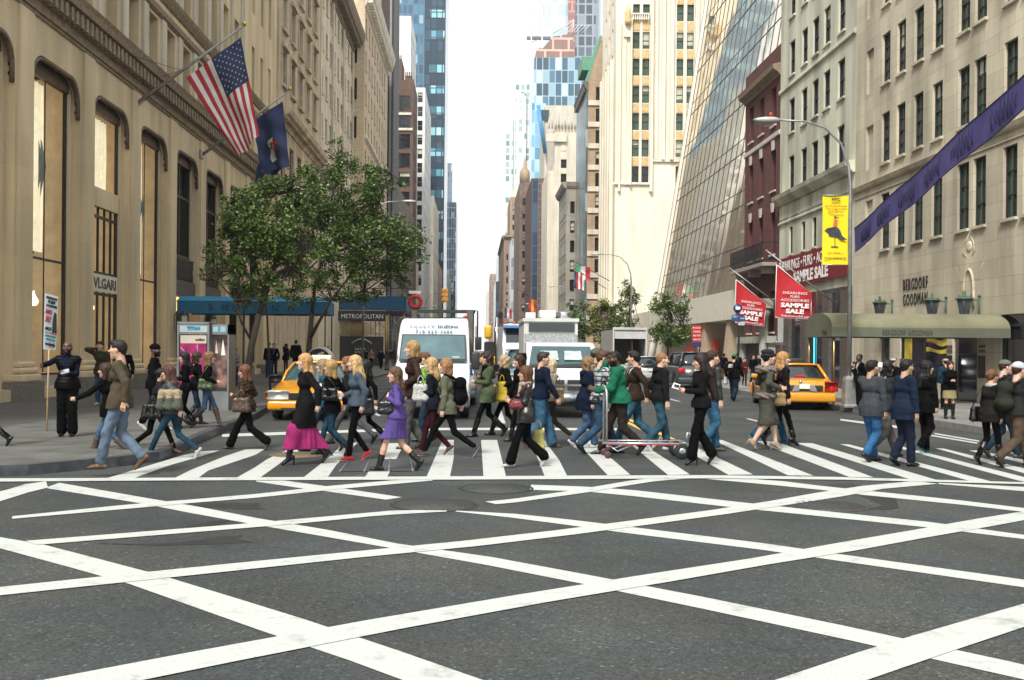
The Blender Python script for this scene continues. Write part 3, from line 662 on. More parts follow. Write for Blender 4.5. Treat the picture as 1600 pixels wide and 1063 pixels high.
for yy,a,c_ in[(180,622,643),(204,620,645)]:
 m.box((P(a,yy,214).x,213.7,P(620,yy,214).z),(P(c_,yy,214).x,214.0,P(620,yy,214).z+.5))
b.part(m,'stone_trim',CREAMS)
b=px_block('white_slab_building','plain white slab in front of the blue glass tower, behind the brown turrets',612,640,25,285,25,WHITEW,8);b.grid('E',[288+4*k for k in range(5)],[20+4.2*k for k in range(19)],2.6,1.6,frame=FRW,glass=GLB,sill=False,blinds=0);b.walls()
CW1=curtain('blue_curtain_wall',[(.03,.11,.20),(.04,.16,.27),(.07,.23,.35),(.28,.48,.60),(.02,.08,.15)],2.3,4.2,(.10,.17,.24),.7)
CW2=curtain('navy_curtain_wall',[(.008,.035,.065),(.012,.05,.085),(.006,.03,.05),(.02,.07,.11)],2.6,4.6,(.008,.02,.035),.6)
LITG=curtain('pale_strip_glass',[(.25,.52,.62),(.12,.34,.45),(.04,.14,.20),(.45,.68,.74)],2.4,5.2,(.03,.08,.12),.5)
b=px_block('blue_glass_tower','tall blue glass tower with lit window strips, left of the sky gap',604,668,-60,420,40,CW1,6,z1=175);b.walls()
m=MB();xa,xb=P(664,200,419).x,P(695,200,410).x;m.box((xa,410,0),(xb,455,175));b.part(m,'dark_wing',CW2)
m=MB();z=4.
while z<172:
 m=MB();m.box((xa+2.2,409.7,z),(xb-.5,409.9,z+3.2));z+=8.6 if random.random()<.8 else 14;b.part(m,'window_strip',LITG)
b=px_block('white_fronted_building','white fronted block right of the brown brick tower',645,663,137,240,32,WHITEW,4);sgrid(b,3.6,4.2,1.6,2.6,8,frame=FRW,glass=GLB,sill=False,blinds=0);pgrid(b,'S',[655.5],[160+22*k for k in range(14)],1.2,2.4,frame=FRW,sill=False);b.walls()
b=px_block('pale_stone_building','pale low block with a planted roof below the blue tower',655,678,306,300,40,CREAMS,3);sgrid(b,3.6,4,1.6,2.4,6,sill=False);fgrid(b,2.6,4,1.2,2.2,6,sill=False);b.walls()
b=px_block('grey_stone_building','thin grey stone block just left of the dark far tower',676,692,322,420,45,GREYT,3);fgrid(b,2.2,4.4,1.2,2.6,6,sill=False);b.walls()
b=px_block('far_grey_tower','far grey window grid tower top left of the sky gap',690,706,255,640,40,curtain('far_grid',[(.16,.2,.26),(.5,.62,.7),(.10,.14,.2)],2.2,4.0,(.2,.24,.3),.8),5);b.walls()
b=px_block('far_dark_tower','dark tower under scaffold beside the sky gap on the left',697,713,316,560,60,curtain('far_navy',[(.03,.06,.1),(.05,.09,.14),(.02,.035,.06),(.2,.3,.38)],2.0,3.6,(.02,.03,.05),.7),5);b.walls()
m=MB()
for q in range(14):z=6+q*5.8;m.box((b.x0,b.y0-.9,z),(b.x1+.6,b.y0-.7,z+.35))
for q in range(5):xx=b.x1+.4-q*1.5;m.box((xx-.1,b.y0-.9,0),(xx+.1,b.y0-.7,b.z1))
b.part(m,'scaffold',M('scaffold_grey',(.25,.3,.35),.5,.4,var=0))
#  right side
BSTONE=stone('store_limestone',(.57,.51,.385),1.9,.62,.008,.62,.10,.38)
b=Bld('department_store','weathered limestone department store with tall dark windows, at the right edge','building',XR,45,17.0,45.2,24.5,BSTONE);b.reveal=.13
cols=[41.9,40.4,38.8,37.2,35.2,34.05,32.1,30.9,28.9,27.7,25.6,24.4,22.3,21.1]
b.grid('W',cols,[9.85,13.2,16.5,19.9],.82,2.1,'grid',glass=GLG,blinds=.25);b.grid('W',cols,[6.2],.86,2.35,'case',glass=GLG,blinds=.1)
b.grid('W',[43.6],[6.6,9.85,13.2,16.5],.8,1.9,glaze=False,sill=False)
for a,c_,z0,z1 in[(36.3,40.3,.75,2.5),(25.0,32.6,.75,3.1),(41.3,42.4,.2,2.5),(34.1,35.9,.15,2.55),(18.5,23.5,.75,3.1)]:
 b.faces['W'].append((a,c_,z0,z1,'none',None,None,0,False,False))
b.walls()
b.cornice('W',9.02,[(.1,0),(.16,.05),(.22,.2),(.05,.28)],BSTONE,name='string_course');b.cornice('W',8.7,[(.03,0),(.05,.03),(.03,.06)],BSTONE,name='string_course')
DKW=M('dark_shop_glass',(.02,.02,.03),.05,var=.5,vs=1.2,spec=.8);BRASS=M('brass',(.45,.30,.10),.3,.9,var=.1)
m=MB()
for a,c_,z0,z1 in[(36.3,40.3,.75,2.5),(25.0,32.6,.75,3.1),(34.1,35.9,.15,2.55),(18.5,23.5,.75,3.1),(41.3,42.4,.2,2.5)]:
 m.add([(XR+.118,a,z0),(XR+.118,c_,z0),(XR+.118,c_,z1),(XR+.118,a,z1)],[(0,1,2,3)])
b.part(m,'shop_window',DKW)
m=MB()
for y in(36.35,38.25,40.25):m.box((XR+.06,y-.04,.75),(XR+.116,y+.04,2.5))
for y in(25.1,28.8,32.5):m.box((XR+.06,y-.07,.75),(XR+.116,y+.07,3.1))
m.box((XR+.07,25,2.7),(XR+.114,32.6,2.78));b.part(m,'window_frame',FRD)
DISPY=M('yellow_display',(.55,.42,.05),.5,var=.4,vs=3);DISPV=M('violet_display',(.09,.05,.22),.5,var=.5,vs=3)
m=MB()
m.loft([[(XR+.10,36.5+q*.24,2.42-.12*math.sin(q*.7),)for q in range(8)],[(XR+.10,36.5+q*.24,2.18-.1*math.sin(q*.7+.5))for q in range(8)]],cap=False)
m.loft([[(XR+.10,36.5+q*.24,2.0-.06*math.sin(q*.7))for q in range(8)],[(XR+.10,36.5+q*.24,1.85-.05*math.sin(q*.7+.5))for q in range(8)]],cap=False)
m.add([(XR+.10,39.4,.9),(XR+.10,40.1,.9),(XR+.10,40.1,2.4),(XR+.10,39.4,2.4)],[(0,1,2,3)]);b.part(m,'yellow_window_display',DISPY)
m=MB()
for q in range(7):y=25.6+q*1.0;m.box((XR+.09,y,.9),(XR+.112,y+.5,1.4+.5*math.sin(q*2.1)))
b.part(m,'window_display',DISPV)
BLK=M('black_sign_letters',(.02,.018,.016),.45)
for tx_,z in(('BERGDORF',4.55),('GOODMAN',3.95)):
 letters(tx_,Vector((XR-.03,38.9,z))-b.loc,(0,-1,0),(0,0,1),BLK,b.root,width=2.15,height=.46,ext=.012,space=1.25)
m=MB()
cy=34.7
m.tube([(XR-.02,cy-.35+.35*(1-math.cos(t)),4.0+.75*math.sin(t)if 0<t<math.pi else 3.4)for t in[math.pi*q/12 for q in range(13)]],.05,6)
m.tube([(XR,cy-.35,3.4),(XR-.02,cy-.35,4.0)],.05,6);m.tube([(XR,cy+.35,3.4),(XR-.02,cy+.35,4.0)],.05,6)
for sg in(1,-1):m.tube([(XR+.01,cy+sg*(.35+.12*q+.12*math.sin(q*1.3)),4.2+.5*math.cos(q*1.1)*.4+.12*q)for q in range(6)],.018,5)
m.lathe((XR-.0,cy,5.55),[(.2,0),(.17,-.03),(.08,-.04)],12,axis='X')
for sg in(1,-1):m.tube([(XR,cy+sg*.2,5.2),(XR-.03,cy+sg*.4,5.4),(XR-.02,cy+sg*.3,5.7),(XR,cy,6.0)],.018,5)
b.part(m,'carved_ornament',BSTONE)
for y in(36.05,33.75):
 m=MB();m.box((XR-.06,y-.2,1.0),(XR-.01,y+.2,1.75));b.part(m,'display_case',FRD)
 for k,z in enumerate((1.86,2.02)):m=MB();m.box((XR-.03,y-.2,z),(XR-.01,y+.2,z+.1));b.part(m,'small_plaque',M('bronze_plaque',(.12,.08,.07),.5,var=.6,vs=60))
GSTONE=stone('pale_green_grey_stone',(.58,.575,.46),2.6,1.3,.006,.9,.05,.42)
b=Bld('grey_stone_block','stained pale grey stone block above the long dark red banner','building',XR+.02,45,45.25,56.5,26,GSTONE);b.reveal=.13
cl=[54.45,52.4,50.7,49.05,47.1]
b.grid('W',cl,[10.72,13.85,17.0,20.2,23.3],.92,1.85,'sash',blinds=.15);b.grid('W',cl[:4],[7.2],.6,1.5,blinds=0);b.walls()
b.cornice('W',10.05,[(.1,0),(.2,.1),(.45,.3),(.5,.5),(.05,.55)],GSTONE,name='cornice');b.cornice('W',16.35,[(.05,0),(.12,.06),(.1,.25),(.03,.28)],GSTONE,name='belt_course');b.cornice('W',8.95,[(.04,0),(.1,.05),(.1,.12),(.03,.18)],GSTONE,name='belt_course')
m=MB()
for q in range(6):m.box((XR-.02,45.9+q*1.8,9.25),(XR+.02,47.4+q*1.8,9.95))
b.part(m,'frieze_panels',GSTONE)
DST=M('dark_granite_columns',(.085,.075,.07),.4,var=.3,vs=6)
m=MB();m.box((XR-.05,45.5,.15),(XR+.02,56.3,4.9));b.part(m,'shopfront',DKW)
for y in(45.9,48.3,51.6,54.4):m=MB();m.box((XR-.22,y-.45,.15),(XR-.05,y+.45,4.7));b.part(m,'shopfront_column',DST)
m=MB();m.box((XR-.12,54.9,2.3),(XR-.06,56.2,4.6));b.part(m,'white_panel',M('pale_panel',(.55,.58,.55),.5))
NEON=M('cyan_neon',(.05,.55,.75),.5,var=0,emit=1.6);m=MB()
for a,c_ in[((49,.9),(49,3.1)),((49,3.1),(50.2,3.1)),((50.2,3.1),(50.2,.9)),((52.3,3.9),(53.3,3.9))]:m.tube([(XR-.1,a[0],a[1]),(XR-.1,c_[0],c_[1])],.025,6)
b.part(m,'neon_outline',NEON)
m=MB();m.box((XR-.5,54.6,2.2),(XR-.1,56.4,2.32));[m.lathe((XR-.3,54.8+q*.5,2.32),[(.05,0),(.07,.06),(.02,.14)],8)for q in range(4)];b.part(m,'light_shelf',M('dull_chrome',(.3,.3,.3),.3,.8))
b=Bld('brick_townhouse','dark red brick townhouse with an iron balcony between grey block and sloping glass','building',XR+.06,45,56.55,64.0,19.4,REDB)
b.sillmat=M('pale_sill',(.5,.46,.42),.7)
cl=[62.6,60.35,57.9]
b.grid('W',cl,[15.0],.95,2.2);b.grid('W',cl,[11.2],.95,2.35);b.grid('W',cl,[7.5],.95,2.6);b.grid('W',cl,[3.0],.9,2.4);b.walls()
b.cornice('W',17.6,[(.05,0),(.15,.15),(.45,.35),(.5,.6),(.05,.7)],CORN);b.cornice('W',14.2,[(.05,0),(.1,.05),(.1,.28),(.03,.3)],b.sillmat,name='belt_course')
m=MB()
for y in cl:
 for z in(13.55,9.95):m.prism([(XR+.06,y-.16,z),(XR+.06,y+.16,z),(XR+.06,y+.24,z+.55),(XR+.06,y-.24,z+.55)],(-.08,0,0))
b.part(m,'keystones',b.sillmat)
m=MB();m.box((XR-.9,56.7,6.75),(XR+.05,63.8,6.95));m.box((XR-.7,57.3,6.35),(XR,57.6,6.75));m.box((XR-.7,60,6.35),(XR,60.3,6.75));m.box((XR-.7,62.8,6.35),(XR,63.1,6.75));b.part(m,'balcony_slab',M('balcony_stone',(.3,.25,.22),.8))
m=MB();BI=M('balcony_iron',(.012,.012,.014),.4,var=0)
for z in(7.05,8.05):m.box((XR-.9,56.7,z),(XR-.86,63.8,z+.05))
for q in range(60):y=56.75+q*.119;m.box((XR-.895,y,7.0),(XR-.875,y+.025,8.05))
for q in range(14):y=56.9+q*.5;m.tube([(XR-.88,y+.25+.17*math.cos(t),7.55+.17*math.sin(t))for t in[q2*math.pi/4 for q2 in range(9)]],.014,4)
for z in(7.05,8.05):m.box((XR-.9,56.7,z),(XR,56.74,z+.05))
b.part(m,'balcony_railing',BI)
m=MB();m.box((XR-.35,57.2,.15),(XR+.06,63.6,.9));m.box((XR-.5,57.0,2.35),(XR+.06,63.8,2.75));m.box((XR-.35,57.2,.9),(XR+.06,58.0,2.35));m.box((XR-.35,62.8,.9),(XR+.06,63.6,2.35));b.part(m,'entrance_surround',M('grey_entrance_stone',(.33,.34,.3),.8,var=.2))
m=MB();m.box((XR-.1,58.0,.9),(XR-.02,62.8,2.35));b.part(m,'entrance',FRD)
m=MB();m.lathe((XR-.5,57.6,.15),[(.34,0),(.34,.3),(.27,.4),(.25,3.6),(.3,3.7),(.4,3.95),(.4,4.2)],20);m.box((XR-1.0,57.1,4.35),(XR,58.1,4.9));b.part(m,'column',M('column_stone',(.3,.28,.24),.7,var=.2))
#  sloping glass office building
MIRR=M('bronze_mirror_glass',(.74,.67,.53),.04,.8,var=.06,vs=.3)
def wavy(m):
 t=m.node_tree;b_=t.nodes['Principled BSDF'];n=node(t,'ShaderNodeTexNoise');n.inputs['Scale'].default_value=.22;n.inputs['Detail'].default_value=2
 tcn=[q for q in t.nodes if q.type=='TEX_COORD'][0];t.links.new(tcn.outputs['Object'],n.inputs['Vector'])
 bp=node(t,'ShaderNodeBump');bp.inputs['Strength'].default_value=.25;bp.inputs['Distance'].default_value=.10
 t.links.new(n.outputs['Fac'],bp.inputs['Height']);t.links.new(bp.outputs[0],b_.inputs['Normal'])
wavy(MIRR)
rt=thing('sloping_glass_building','sweeping mirrored glass block leaning back above a white fascia and red sculpture wall','building',(XR,64,0))
def sx(z):t=(z-4)/40;return XR-.1+5.5*t+1.2*t*t-.9*t if z>4 else XR
prof=[(XR+(z-5.8)*.165-.00035*(z-5.8)**2,z)for z in np.linspace(5.8,60,24)]
m=MB();Ya,Yb=64.1,93.6
m.loft([[(x-XR,yy-64,z)for x,z in prof]for yy in np.linspace(Ya,Yb,12)],cap=False);m.build('mirror_facade',MIRR,rt)
m=MB()
for q in range(19):
 yy=Ya+(Yb-Ya)*q/18;m.tube([(x-XR-.02,yy-64,z)for x,z in prof],.02,4,sm=False)
for z in np.arange(7.8,60,4.05):
 x=XR+(z-5.8)*.165-.00035*(z-5.8)**2
 for dz in(0,1.1):m.tube([(x+dz*.165-XR-.02,Ya-64,z+dz),(x+dz*.165-XR-.02,Yb-64,z+dz)],.028,4,sm=False)
m.build('mullions',M('bronze_mullion',(.16,.13,.09),.5,.5,var=0),rt)
TRAV=M('white_travertine',(.66,.62,.54),.6,var=.08,vs=3)
m=MB();m.loft([[(x-XR-.25,Yb-64,z),(x-XR-.25,Yb-64+.7,z),(x-XR+.4,Yb-64+.7,z),(x-XR+.4,Yb-64,z)]for x,z in[(XR-.9,.15),(XR-.35,3),(XR,5)]+prof],close=True);m.build('white_edge',TRAV,rt)
m=MB();m.loft([[(-.45-.012*(yy-64),yy-64,3.95),(-.45-.012*(yy-64),yy-64,5.85),(.3,yy-64,5.85),(3.5,yy-64,3.95)]for yy in(Ya,78,Yb)],close=True,sm=False);m.build('fascia',TRAV,rt)
for yy in(66.5,73.5):m=MB();m.loft([[(-.6,yy-64+d,.15),(-.6,yy-64+d+.7,.15),(1.6,yy-64+d+.7,.15),(1.6,yy-64+d,.15)]if zz==0 else[(-.3,yy-64+d-1.5,3.95),(-.3,yy-64+d-.5,3.95),(2.6,yy-64+d-.5,3.95),(2.6,yy-64+d-1.5,3.95)]for zz,d in((0,0),(1,.9))],close=True,sm=False);m.build('sloped_pier',M('tan_travertine',(.42,.33,.23),.7,var=.1),rt)
m=MB();m.box((3.6,0.2,.15),(3.8,29,4.2));m.build('recessed_wall',M('recess_brown',(.25,.19,.13),.7,var=.2),rt)
m=MB();m.box((3.4,3,.15),(3.58,6,3.4));m.build('entrance_glass',DKW,rt)
OR9=M('orange_red_paint',(.62,.075,.03),.45,var=.05)
m=MB();m.prism([(.2,8.5,.15),(.2,24,.15),(.2,18,2.1),(.2,13.5,3.3),(.2,10,2.9),(.2,8.5,2.6)],(.35,0,0));m.build('red_sculpture_wall',OR9,rt)
m=MB();m.lathe((.16,13.2,1.95),[(.46,0),(.46,.06)],24,axis='X');ob=m.build('white_badge',M('white_badge',(.8,.8,.78),.5,var=0),rt);
m=MB();m.lathe((.12,12.8,1.95),[(.26,0),(.26,.06)],20,axis='X');m.build('dark_badge',FRD,rt)
m=MB();m.box((.6,1,5.9),(26,29.3,6.2));m.build('floor_slab',TRAV,rt)
#  cream art deco tower
DECO=stone('deco_cream_stone',(.78,.71,.575),1.5,.75,.005,.9,.03,.14);GOLD=M('gold_terracotta',(.60,.42,.20),.6,var=.25,vs=5)
b=Bld('cream_deco_building','cream art deco building with gold window panels and a blank lower wall, facing the crossing','building',16.0,62,115,127.5,58,DECO);b.reveal=.2
wc=[(993,0),(1008.5,0),(1061.5,1),(1077.5,1)]
rowb=[P(1000,y,115).z for y in(286,245,203.5,161,118.5,76.5,33,-8,-50)]
for px,up in wc:
 x=P(px,200,115).x
 b.grid('S',[x],rowb[1:7]if not up else rowb[1:],.8,1.95,'sash',blinds=.55,sill=False,glass=GLG);b.grid('S',[x],rowb[:1],.8,1.95,'sash',blinds=0,sill=False)
for px in(1115.5,1131,1165,1181):b.grid('S',[P(px,200,115).x],rowb[1:],.8,1.95,'sash',blinds=.4,sill=False)
b.grid('W',[118,121,124],[10+3.1*k for k in range(14)],.9,2,blinds=.2,sill=False)
b.walls()
m=MB()
for px,up in wc+[(1115.5,1),(1131,1)]:
 x=P(px,200,115).x
 for i,z in enumerate(rowb[1:]):
  if not up and i>5:continue
  m.box((x-.36,114.93,z-1.12),(x+.36,115.0,z-.08))
  for q in(-.18,.18):m.box((x+q-.07,114.88,z-1.0),(x+q+.07,114.93,z-.2))
  b.part(m,'gold_panel',GOLD);m=MB()
m=MB()
for a,c_,d,t0,bt in[(966,969,.35,35,300),(974,977.5,.2,38,290),(983,986,.5,30,290),(999,1002,.2,36,287),(1015,1019,.5,-40,300),(1023,1027,.3,-40,250),(1033,1038,.45,-40,250),(1046,1051,.5,-40,250),(1068,1071.5,.2,-40,250),(1084,1090,.5,-40,250),(1098,1104,.5,-40,250)]:
 m.box((P(a,200,115).x,115-d,P(1000,bt,115).z),(P(c_,200,115).x,115,P(1000,t0,115).z))
for a,c_,y in[(957,1019,289),(1019,1104,253)]:m.box((P(a,200,115).x,114.75,P(1000,y,115).z),(P(c_,200,115).x,115,P(1000,y,115).z+.25))
m.box((P(975,20,115).x,114.6,38),(P(987,20,115).x,115.5,P(980,12,115).z))
b.part(m,'fluted_piers',DECO)
m=MB();x=P(975,20,115).x;m.lathe((x+.4,114.4,39.3),[(.3,0),(.42,.4),(.3,.9),(.38,1.3),(.2,1.9),(.03,2.3)],10);b.part(m,'gold_ornament',GOLD)
m=MB()
for q in range(8):xx=P(989+q*3.4,30,115).x;m.lathe((xx,114.7,P(1000,34,115).z),[(.08,0),(.12,.25),(.06,.6),(.1,.8)],8)
m.box((P(987,30,115).x,114.6,P(1000,24,115).z),(P(1014,30,115).x,114.9,P(1000,24,115).z+.15));b.part(m,'balustrade',DECO)
for q,y in enumerate((117.5,119.8,122.2,124.6,126.6)):m=MB();m.box((15.62,y-.4,6),(16,y+.4,36));b.part(m,'pier_rib',DECO)
b.cornice('W',6.2,[(.1,0),(.5,.3),(.7,.8),(.1,.9)],DECO)
m=MB();m.box((16.5,119.5,6),(18.5,120,8));b.part(m,'sign_band',DECO)
b=px_block('tan_brick_building','tan brick building with a green copper mansard roof behind the cream tower',918,950,128,140,14,TANB,14)
pgrid(b,'S',[935.5],[158+33.6*k for k in range(10)],1.0,1.9,blinds=.3,sill=False)
b.walls();m=MB()
for q in range(11):z=P(920,165+33.6*q,140).z;m.box((b.x0,139.8,z),(b.x1,140,z+.7))
b.part(m,'pale_bands',CREAMS)
m=MB();m.box((b.x0-.25,140.2,3),(b.x0,154,b.z1-1));b.part(m,'glazed_street_front',curtain('grey_teal_glass',[(.10,.17,.19),(.15,.24,.27),(.07,.12,.14),(.3,.4,.42)],1.5,3.0,(.12,.13,.12),.5))
CU=M('green_copper',(.12,.30,.20),.6,var=.2,vs=3);z=b.z1;m=MB();q_=[P(x,y,140)for x,y in((919,128),(941,58),(952,58),(952,128))];m.prism(q_,(0,12,0));b.part(m,'gable',TANB);m=MB()
m.prism([P(x,y,140.1)for x,y in((914,128),(937,56),(941,56),(919,128))],(0,12,0));m.box((b.x0-.9,140.5,P(905,108,140).z),(b.x0+.6,146,P(905,87,140).z));b.part(m,'mansard_roof',CU)
b.cornice('W',b.z1-1.2,[(.1,0),(.5,.5),(.7,1.2),(.1,1.3)],M('brown_bracket_cornice',(.14,.12,.10),.8),(.9,.4,.6,.1,.7))
b=px_block('grey_cornice_building','grey stone building with two cornices left of the tan brick one',885,902,285,158,14,GREYT,6);fgrid(b,1.2,3.1,.7,1.9,5,sill=False);sgrid(b,2.4,3.1,1.1,2,5);b.walls();b.cornice('W',b.z1-1,[(.1,0),(.5,.4),(.7,1),(.1,1.1)],GREYT);b.cornice('S',b.z1-1,[(.1,0),(.3,.4),(.4,1),(.1,1.1)],GREYT)
b=px_block('white_gabled_building','pale stone building with a carved crown and one column of dark windows',866,902,196,200,20,CREAMS,6)
pgrid(b,'S',[880.5],[263+22.4*k for k in range(10)],1.15,1.75,blinds=.15,sill=False);sgrid(b,3,3,1.0,1.9,5,sill=False);b.walls()
m=MB();zt=b.z1
for i in range(9):xx=P(858+i*5,190,199.6).x;m.lathe((xx,199.6,zt-.8),[(.16,0),(.16,1.4+(i%2)*.8),(.05,2.2+(i%2)*1),(.02,2.6+(i%2)*1)],6)
m.box((P(853,190,200).x,199.4,zt-3.4),(P(885,190,200).x,200,zt-1.8));m.box((P(877,225,199.9).x,199.9,P(880,236,200).z),(P(884,225,200).x,199.98,P(880,214,200).z));b.part(m,'carved_crown',CREAMS)
m=MB();m.box((b.x0-1.3,201,4),(b.x0,219,zt-9));b.part(m,'street_bay',CREAMS)
b=px_block('patchwork_glass_tower','blue patchwork glass tower with a brick banded curved top, in front of the pale skyscraper',833,899,90,330,30,curtain('patch_glass',[(.06,.13,.18),(.13,.26,.33),(.05,.09,.12),(.30,.43,.50),(.52,.62,.66),(.09,.19,.25)],2.1,4.3,(.35,.5,.6),.28),4);b.walls()
m=MB();z=b.z1;zt=P(870,52,330).z;xa,xb=P(836,90,330).x,P(896,90,330).x
m.prism([(xa,330.2,z),(xb,330.2,z),(xb,330.2,zt),(xa+6,330.2,zt-1),(xa+2.5,330.2,zt-5),(xa+.5,330.2,z+3)],(0,25,0));b.part(m,'brick_top',stone('band_brick',(.27,.17,.14),5.2,3.9,.35,2.6,.1,.1))
m=MB()
for q in range(7):xx=xa+8+q*1.2;m.tube([(xx,331,zt),(xx+3,331,zt+3.2)],.12,4)
m.tube([(xa+6,331,zt+.2),(xb,331,zt+4.5)],.18,4);m.tube([(xb,331,zt),(xb,331,zt+5)],.18,4);b.part(m,'roof_frame',M('pale_steel',(.5,.55,.58),.5))
m=MB();m.box((P(830,200,328).x,325,0),(P(852,200,328).x,329,P(840,165,328).z));b.part(m,'curved_base_glass',curtain('base_glass',[(.2,.42,.6),(.1,.28,.42),(.4,.6,.72)],2,4,(.4,.55,.65),.2))
b=px_block('grey_podium_building','plain beige wall block under the patchwork glass tower',850,902,165,270,20,stone('beige_panels',(.55,.51,.43),4,3,.03,.8,.04,.1),4)
m=MB();m.box((P(845,175,269).x,269.6,P(850,188,269).z),(P(858,175,269).x,269.9,P(850,171,269).z));b.walls();b.part(m,'window_band',GLB)
m=MB();m.tube([P(841,165,268),P(852,240,268)],.55,6);b.part(m,'blue_crane_arm',M('blue_paint',(.05,.22,.42),.4))
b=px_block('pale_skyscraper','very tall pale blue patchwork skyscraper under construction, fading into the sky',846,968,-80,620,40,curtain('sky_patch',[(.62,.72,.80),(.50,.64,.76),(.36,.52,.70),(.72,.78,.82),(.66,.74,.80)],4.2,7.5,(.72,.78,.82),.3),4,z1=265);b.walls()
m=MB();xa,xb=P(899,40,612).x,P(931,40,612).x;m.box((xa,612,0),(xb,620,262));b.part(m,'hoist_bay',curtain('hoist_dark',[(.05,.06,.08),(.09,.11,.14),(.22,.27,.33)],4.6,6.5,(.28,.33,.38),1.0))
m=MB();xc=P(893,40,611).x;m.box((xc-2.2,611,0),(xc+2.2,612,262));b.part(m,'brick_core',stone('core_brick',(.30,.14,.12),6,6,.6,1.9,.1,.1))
t_=thing('tower_crane','thin white lattice crane mast climbing beside the pale skyscraper','crane',P(834,547,560)*1.0)
t_.location.z=0;CW=M('crane_white',(.72,.74,.75),.5,var=0);m=MB()
for dx in(-3,3):
 for dy in(-1.5,1.5):m.box((dx-.35,dy-.3,0),(dx+.35,dy+.3,240))
for q in range(48):z=q*5;m.tube([(-3,0,z),(3,0,z+2.5)],.22,4);m.tube([(3,0,z+2.5),(-3,0,z+5)],.22,4)
m.build('mast',CW,t_);m=MB();m.box((-5.5,-1,P(834,62,560).z),(8,1,P(834,62,560).z+1.5));m.build('tie_collar',M('crane_dark',(.1,.1,.1)),t_)
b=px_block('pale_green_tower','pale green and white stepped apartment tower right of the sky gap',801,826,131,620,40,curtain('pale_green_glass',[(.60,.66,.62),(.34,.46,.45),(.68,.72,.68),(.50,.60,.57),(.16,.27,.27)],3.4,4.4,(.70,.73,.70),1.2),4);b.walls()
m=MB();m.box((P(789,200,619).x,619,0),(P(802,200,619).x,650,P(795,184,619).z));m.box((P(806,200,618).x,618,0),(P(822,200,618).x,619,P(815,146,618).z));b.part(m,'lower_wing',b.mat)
b=px_block('tan_spired_building','tan brick building with a small pointed white roof, below the pale green tower',797,816,308,400,30,TANB,4);fgrid(b,2.4,4,1.1,2.2,6,sill=False);b.walls()
m=MB();xm=(P(797,300,400).x+P(816,300,400).x)/2;m.loft([[(xm-2.3,401,b.z1),(xm+2.3,401,b.z1),(xm+2.3,406,b.z1),(xm-2.3,406,b.z1)],[(xm-.1,403,b.z1+4.5),(xm+.1,403,b.z1+4.5),(xm+.1,403.2,b.z1+4.5),(xm-.1,403.2,b.z1+4.5)]],close=True,sm=False);b.part(m,'pointed_roof',CREAMS)
b=px_block('pink_brick_building','pinkish brown block with stacked cornices, third from the gap on the right',788,803,368,330,60,stone('pink_brick',(.33,.22,.17),.5,.2,.01,.8,.15,.2),4);fgrid(b,1.9,3.8,.9,2,5,sill=False);b.walls();b.cornice('S',b.z1-1.5,[(.1,0),(.8,1),(.1,1.6)],CORN);b.cornice('W',b.z1-1.5,[(.1,0),(.8,1),(.1,1.6)],CORN);b.cornice('W',14,[(.1,0),(.8,1),(.1,1.6)],CORN)
b=px_block('grey_glass_lowrise','low block with pale curved glass front and a tall blue banner',800,813,372,290,30,curtain('low_glass',[(.34,.42,.44),(.5,.58,.6),(.22,.28,.3)],1.6,3.2,(.55,.58,.56),.3),3);b.walls()
m=MB();m.box((P(804,400,289).x,288.6,P(806,425,289).z),(P(808.5,400,289).x,288.8,P(806,385,289).z));b.part(m,'blue_banner',M('blue_banner',(.02,.25,.5),.6))
b=px_block('brown_stone_tower','rough brown brick tower with a small turret beside the netted block',812,830,285,255,35,stone('mottled_brick',(.22,.15,.12),.8,.4,.02,.8,.3,.25),4);fgrid(b,1.6,3.4,.8,1.8,5,sill=False);b.walls()
m=MB();m.lathe((P(820,290,256).x,257,b.z1),[(1.3,0),(1.3,3),(.6,4),(.05,7)],8);b.part(m,'turret',TANB)
b=px_block('netted_dark_building','dark brick building wrapped in scaffold netting, with navy glass edge',830,857,279,228,30,BROWNB,4);b.walls()
m=MB();m.box((P(831,300,227.7).x,227.6,2),(P(841,300,227.7).x,228,b.z1-.5));b.part(m,'navy_glass',curtain('navy_strip',[(.03,.06,.11),(.06,.11,.18),(.02,.04,.08)],1.4,3.2,(.1,.12,.15),.2));m=MB()
for q in range(22):z=3+q*1.75;m.box((P(841,300,227).x,226.7,z),(b.x1-3,226.8,z+.18))
for q in range(7):xx=P(841+q*2.7,300,227).x;m.box((xx-.06,226.6,0),(xx+.06,226.7,b.z1))
b.part(m,'scaffold',M('rust_scaffold',(.28,.22,.2),.6))
b=px_block('green_glass_far_building','distant slim green glass block at right of the sky gap',780,790,388,520,60,curtain('green_far',[(.10,.2,.22),(.18,.3,.32),(.06,.12,.14)],2,4,(.2,.26,.26),.4),3);b.walls()
b=px_block('far_pink_building','far pinkish block lowest beside the sky gap on the right',767,776,428,700,60,stone('far_pink',(.46,.34,.29),3,3.6,.5,1.3,.1,.2),2);b.walls()
b=px_block('far_pale_building','farthest pale building where the street closes',762.5,769,456,900,60,CREAMS,2);b.walls()
b=px_block('far_street_end_tower','tiny grey tower at the far end of the street',744,749,510,1500,60,GREYT,0);b.walls()
b=px_block('navy_far_building','dark navy glass block between the pink brick and green glass buildings',776,789,440,440,50,curtain('navy_far',[(.05,.07,.11),(.08,.11,.16),(.03,.05,.08)],1.8,3.8,(.12,.14,.17),.3),3);b.walls()
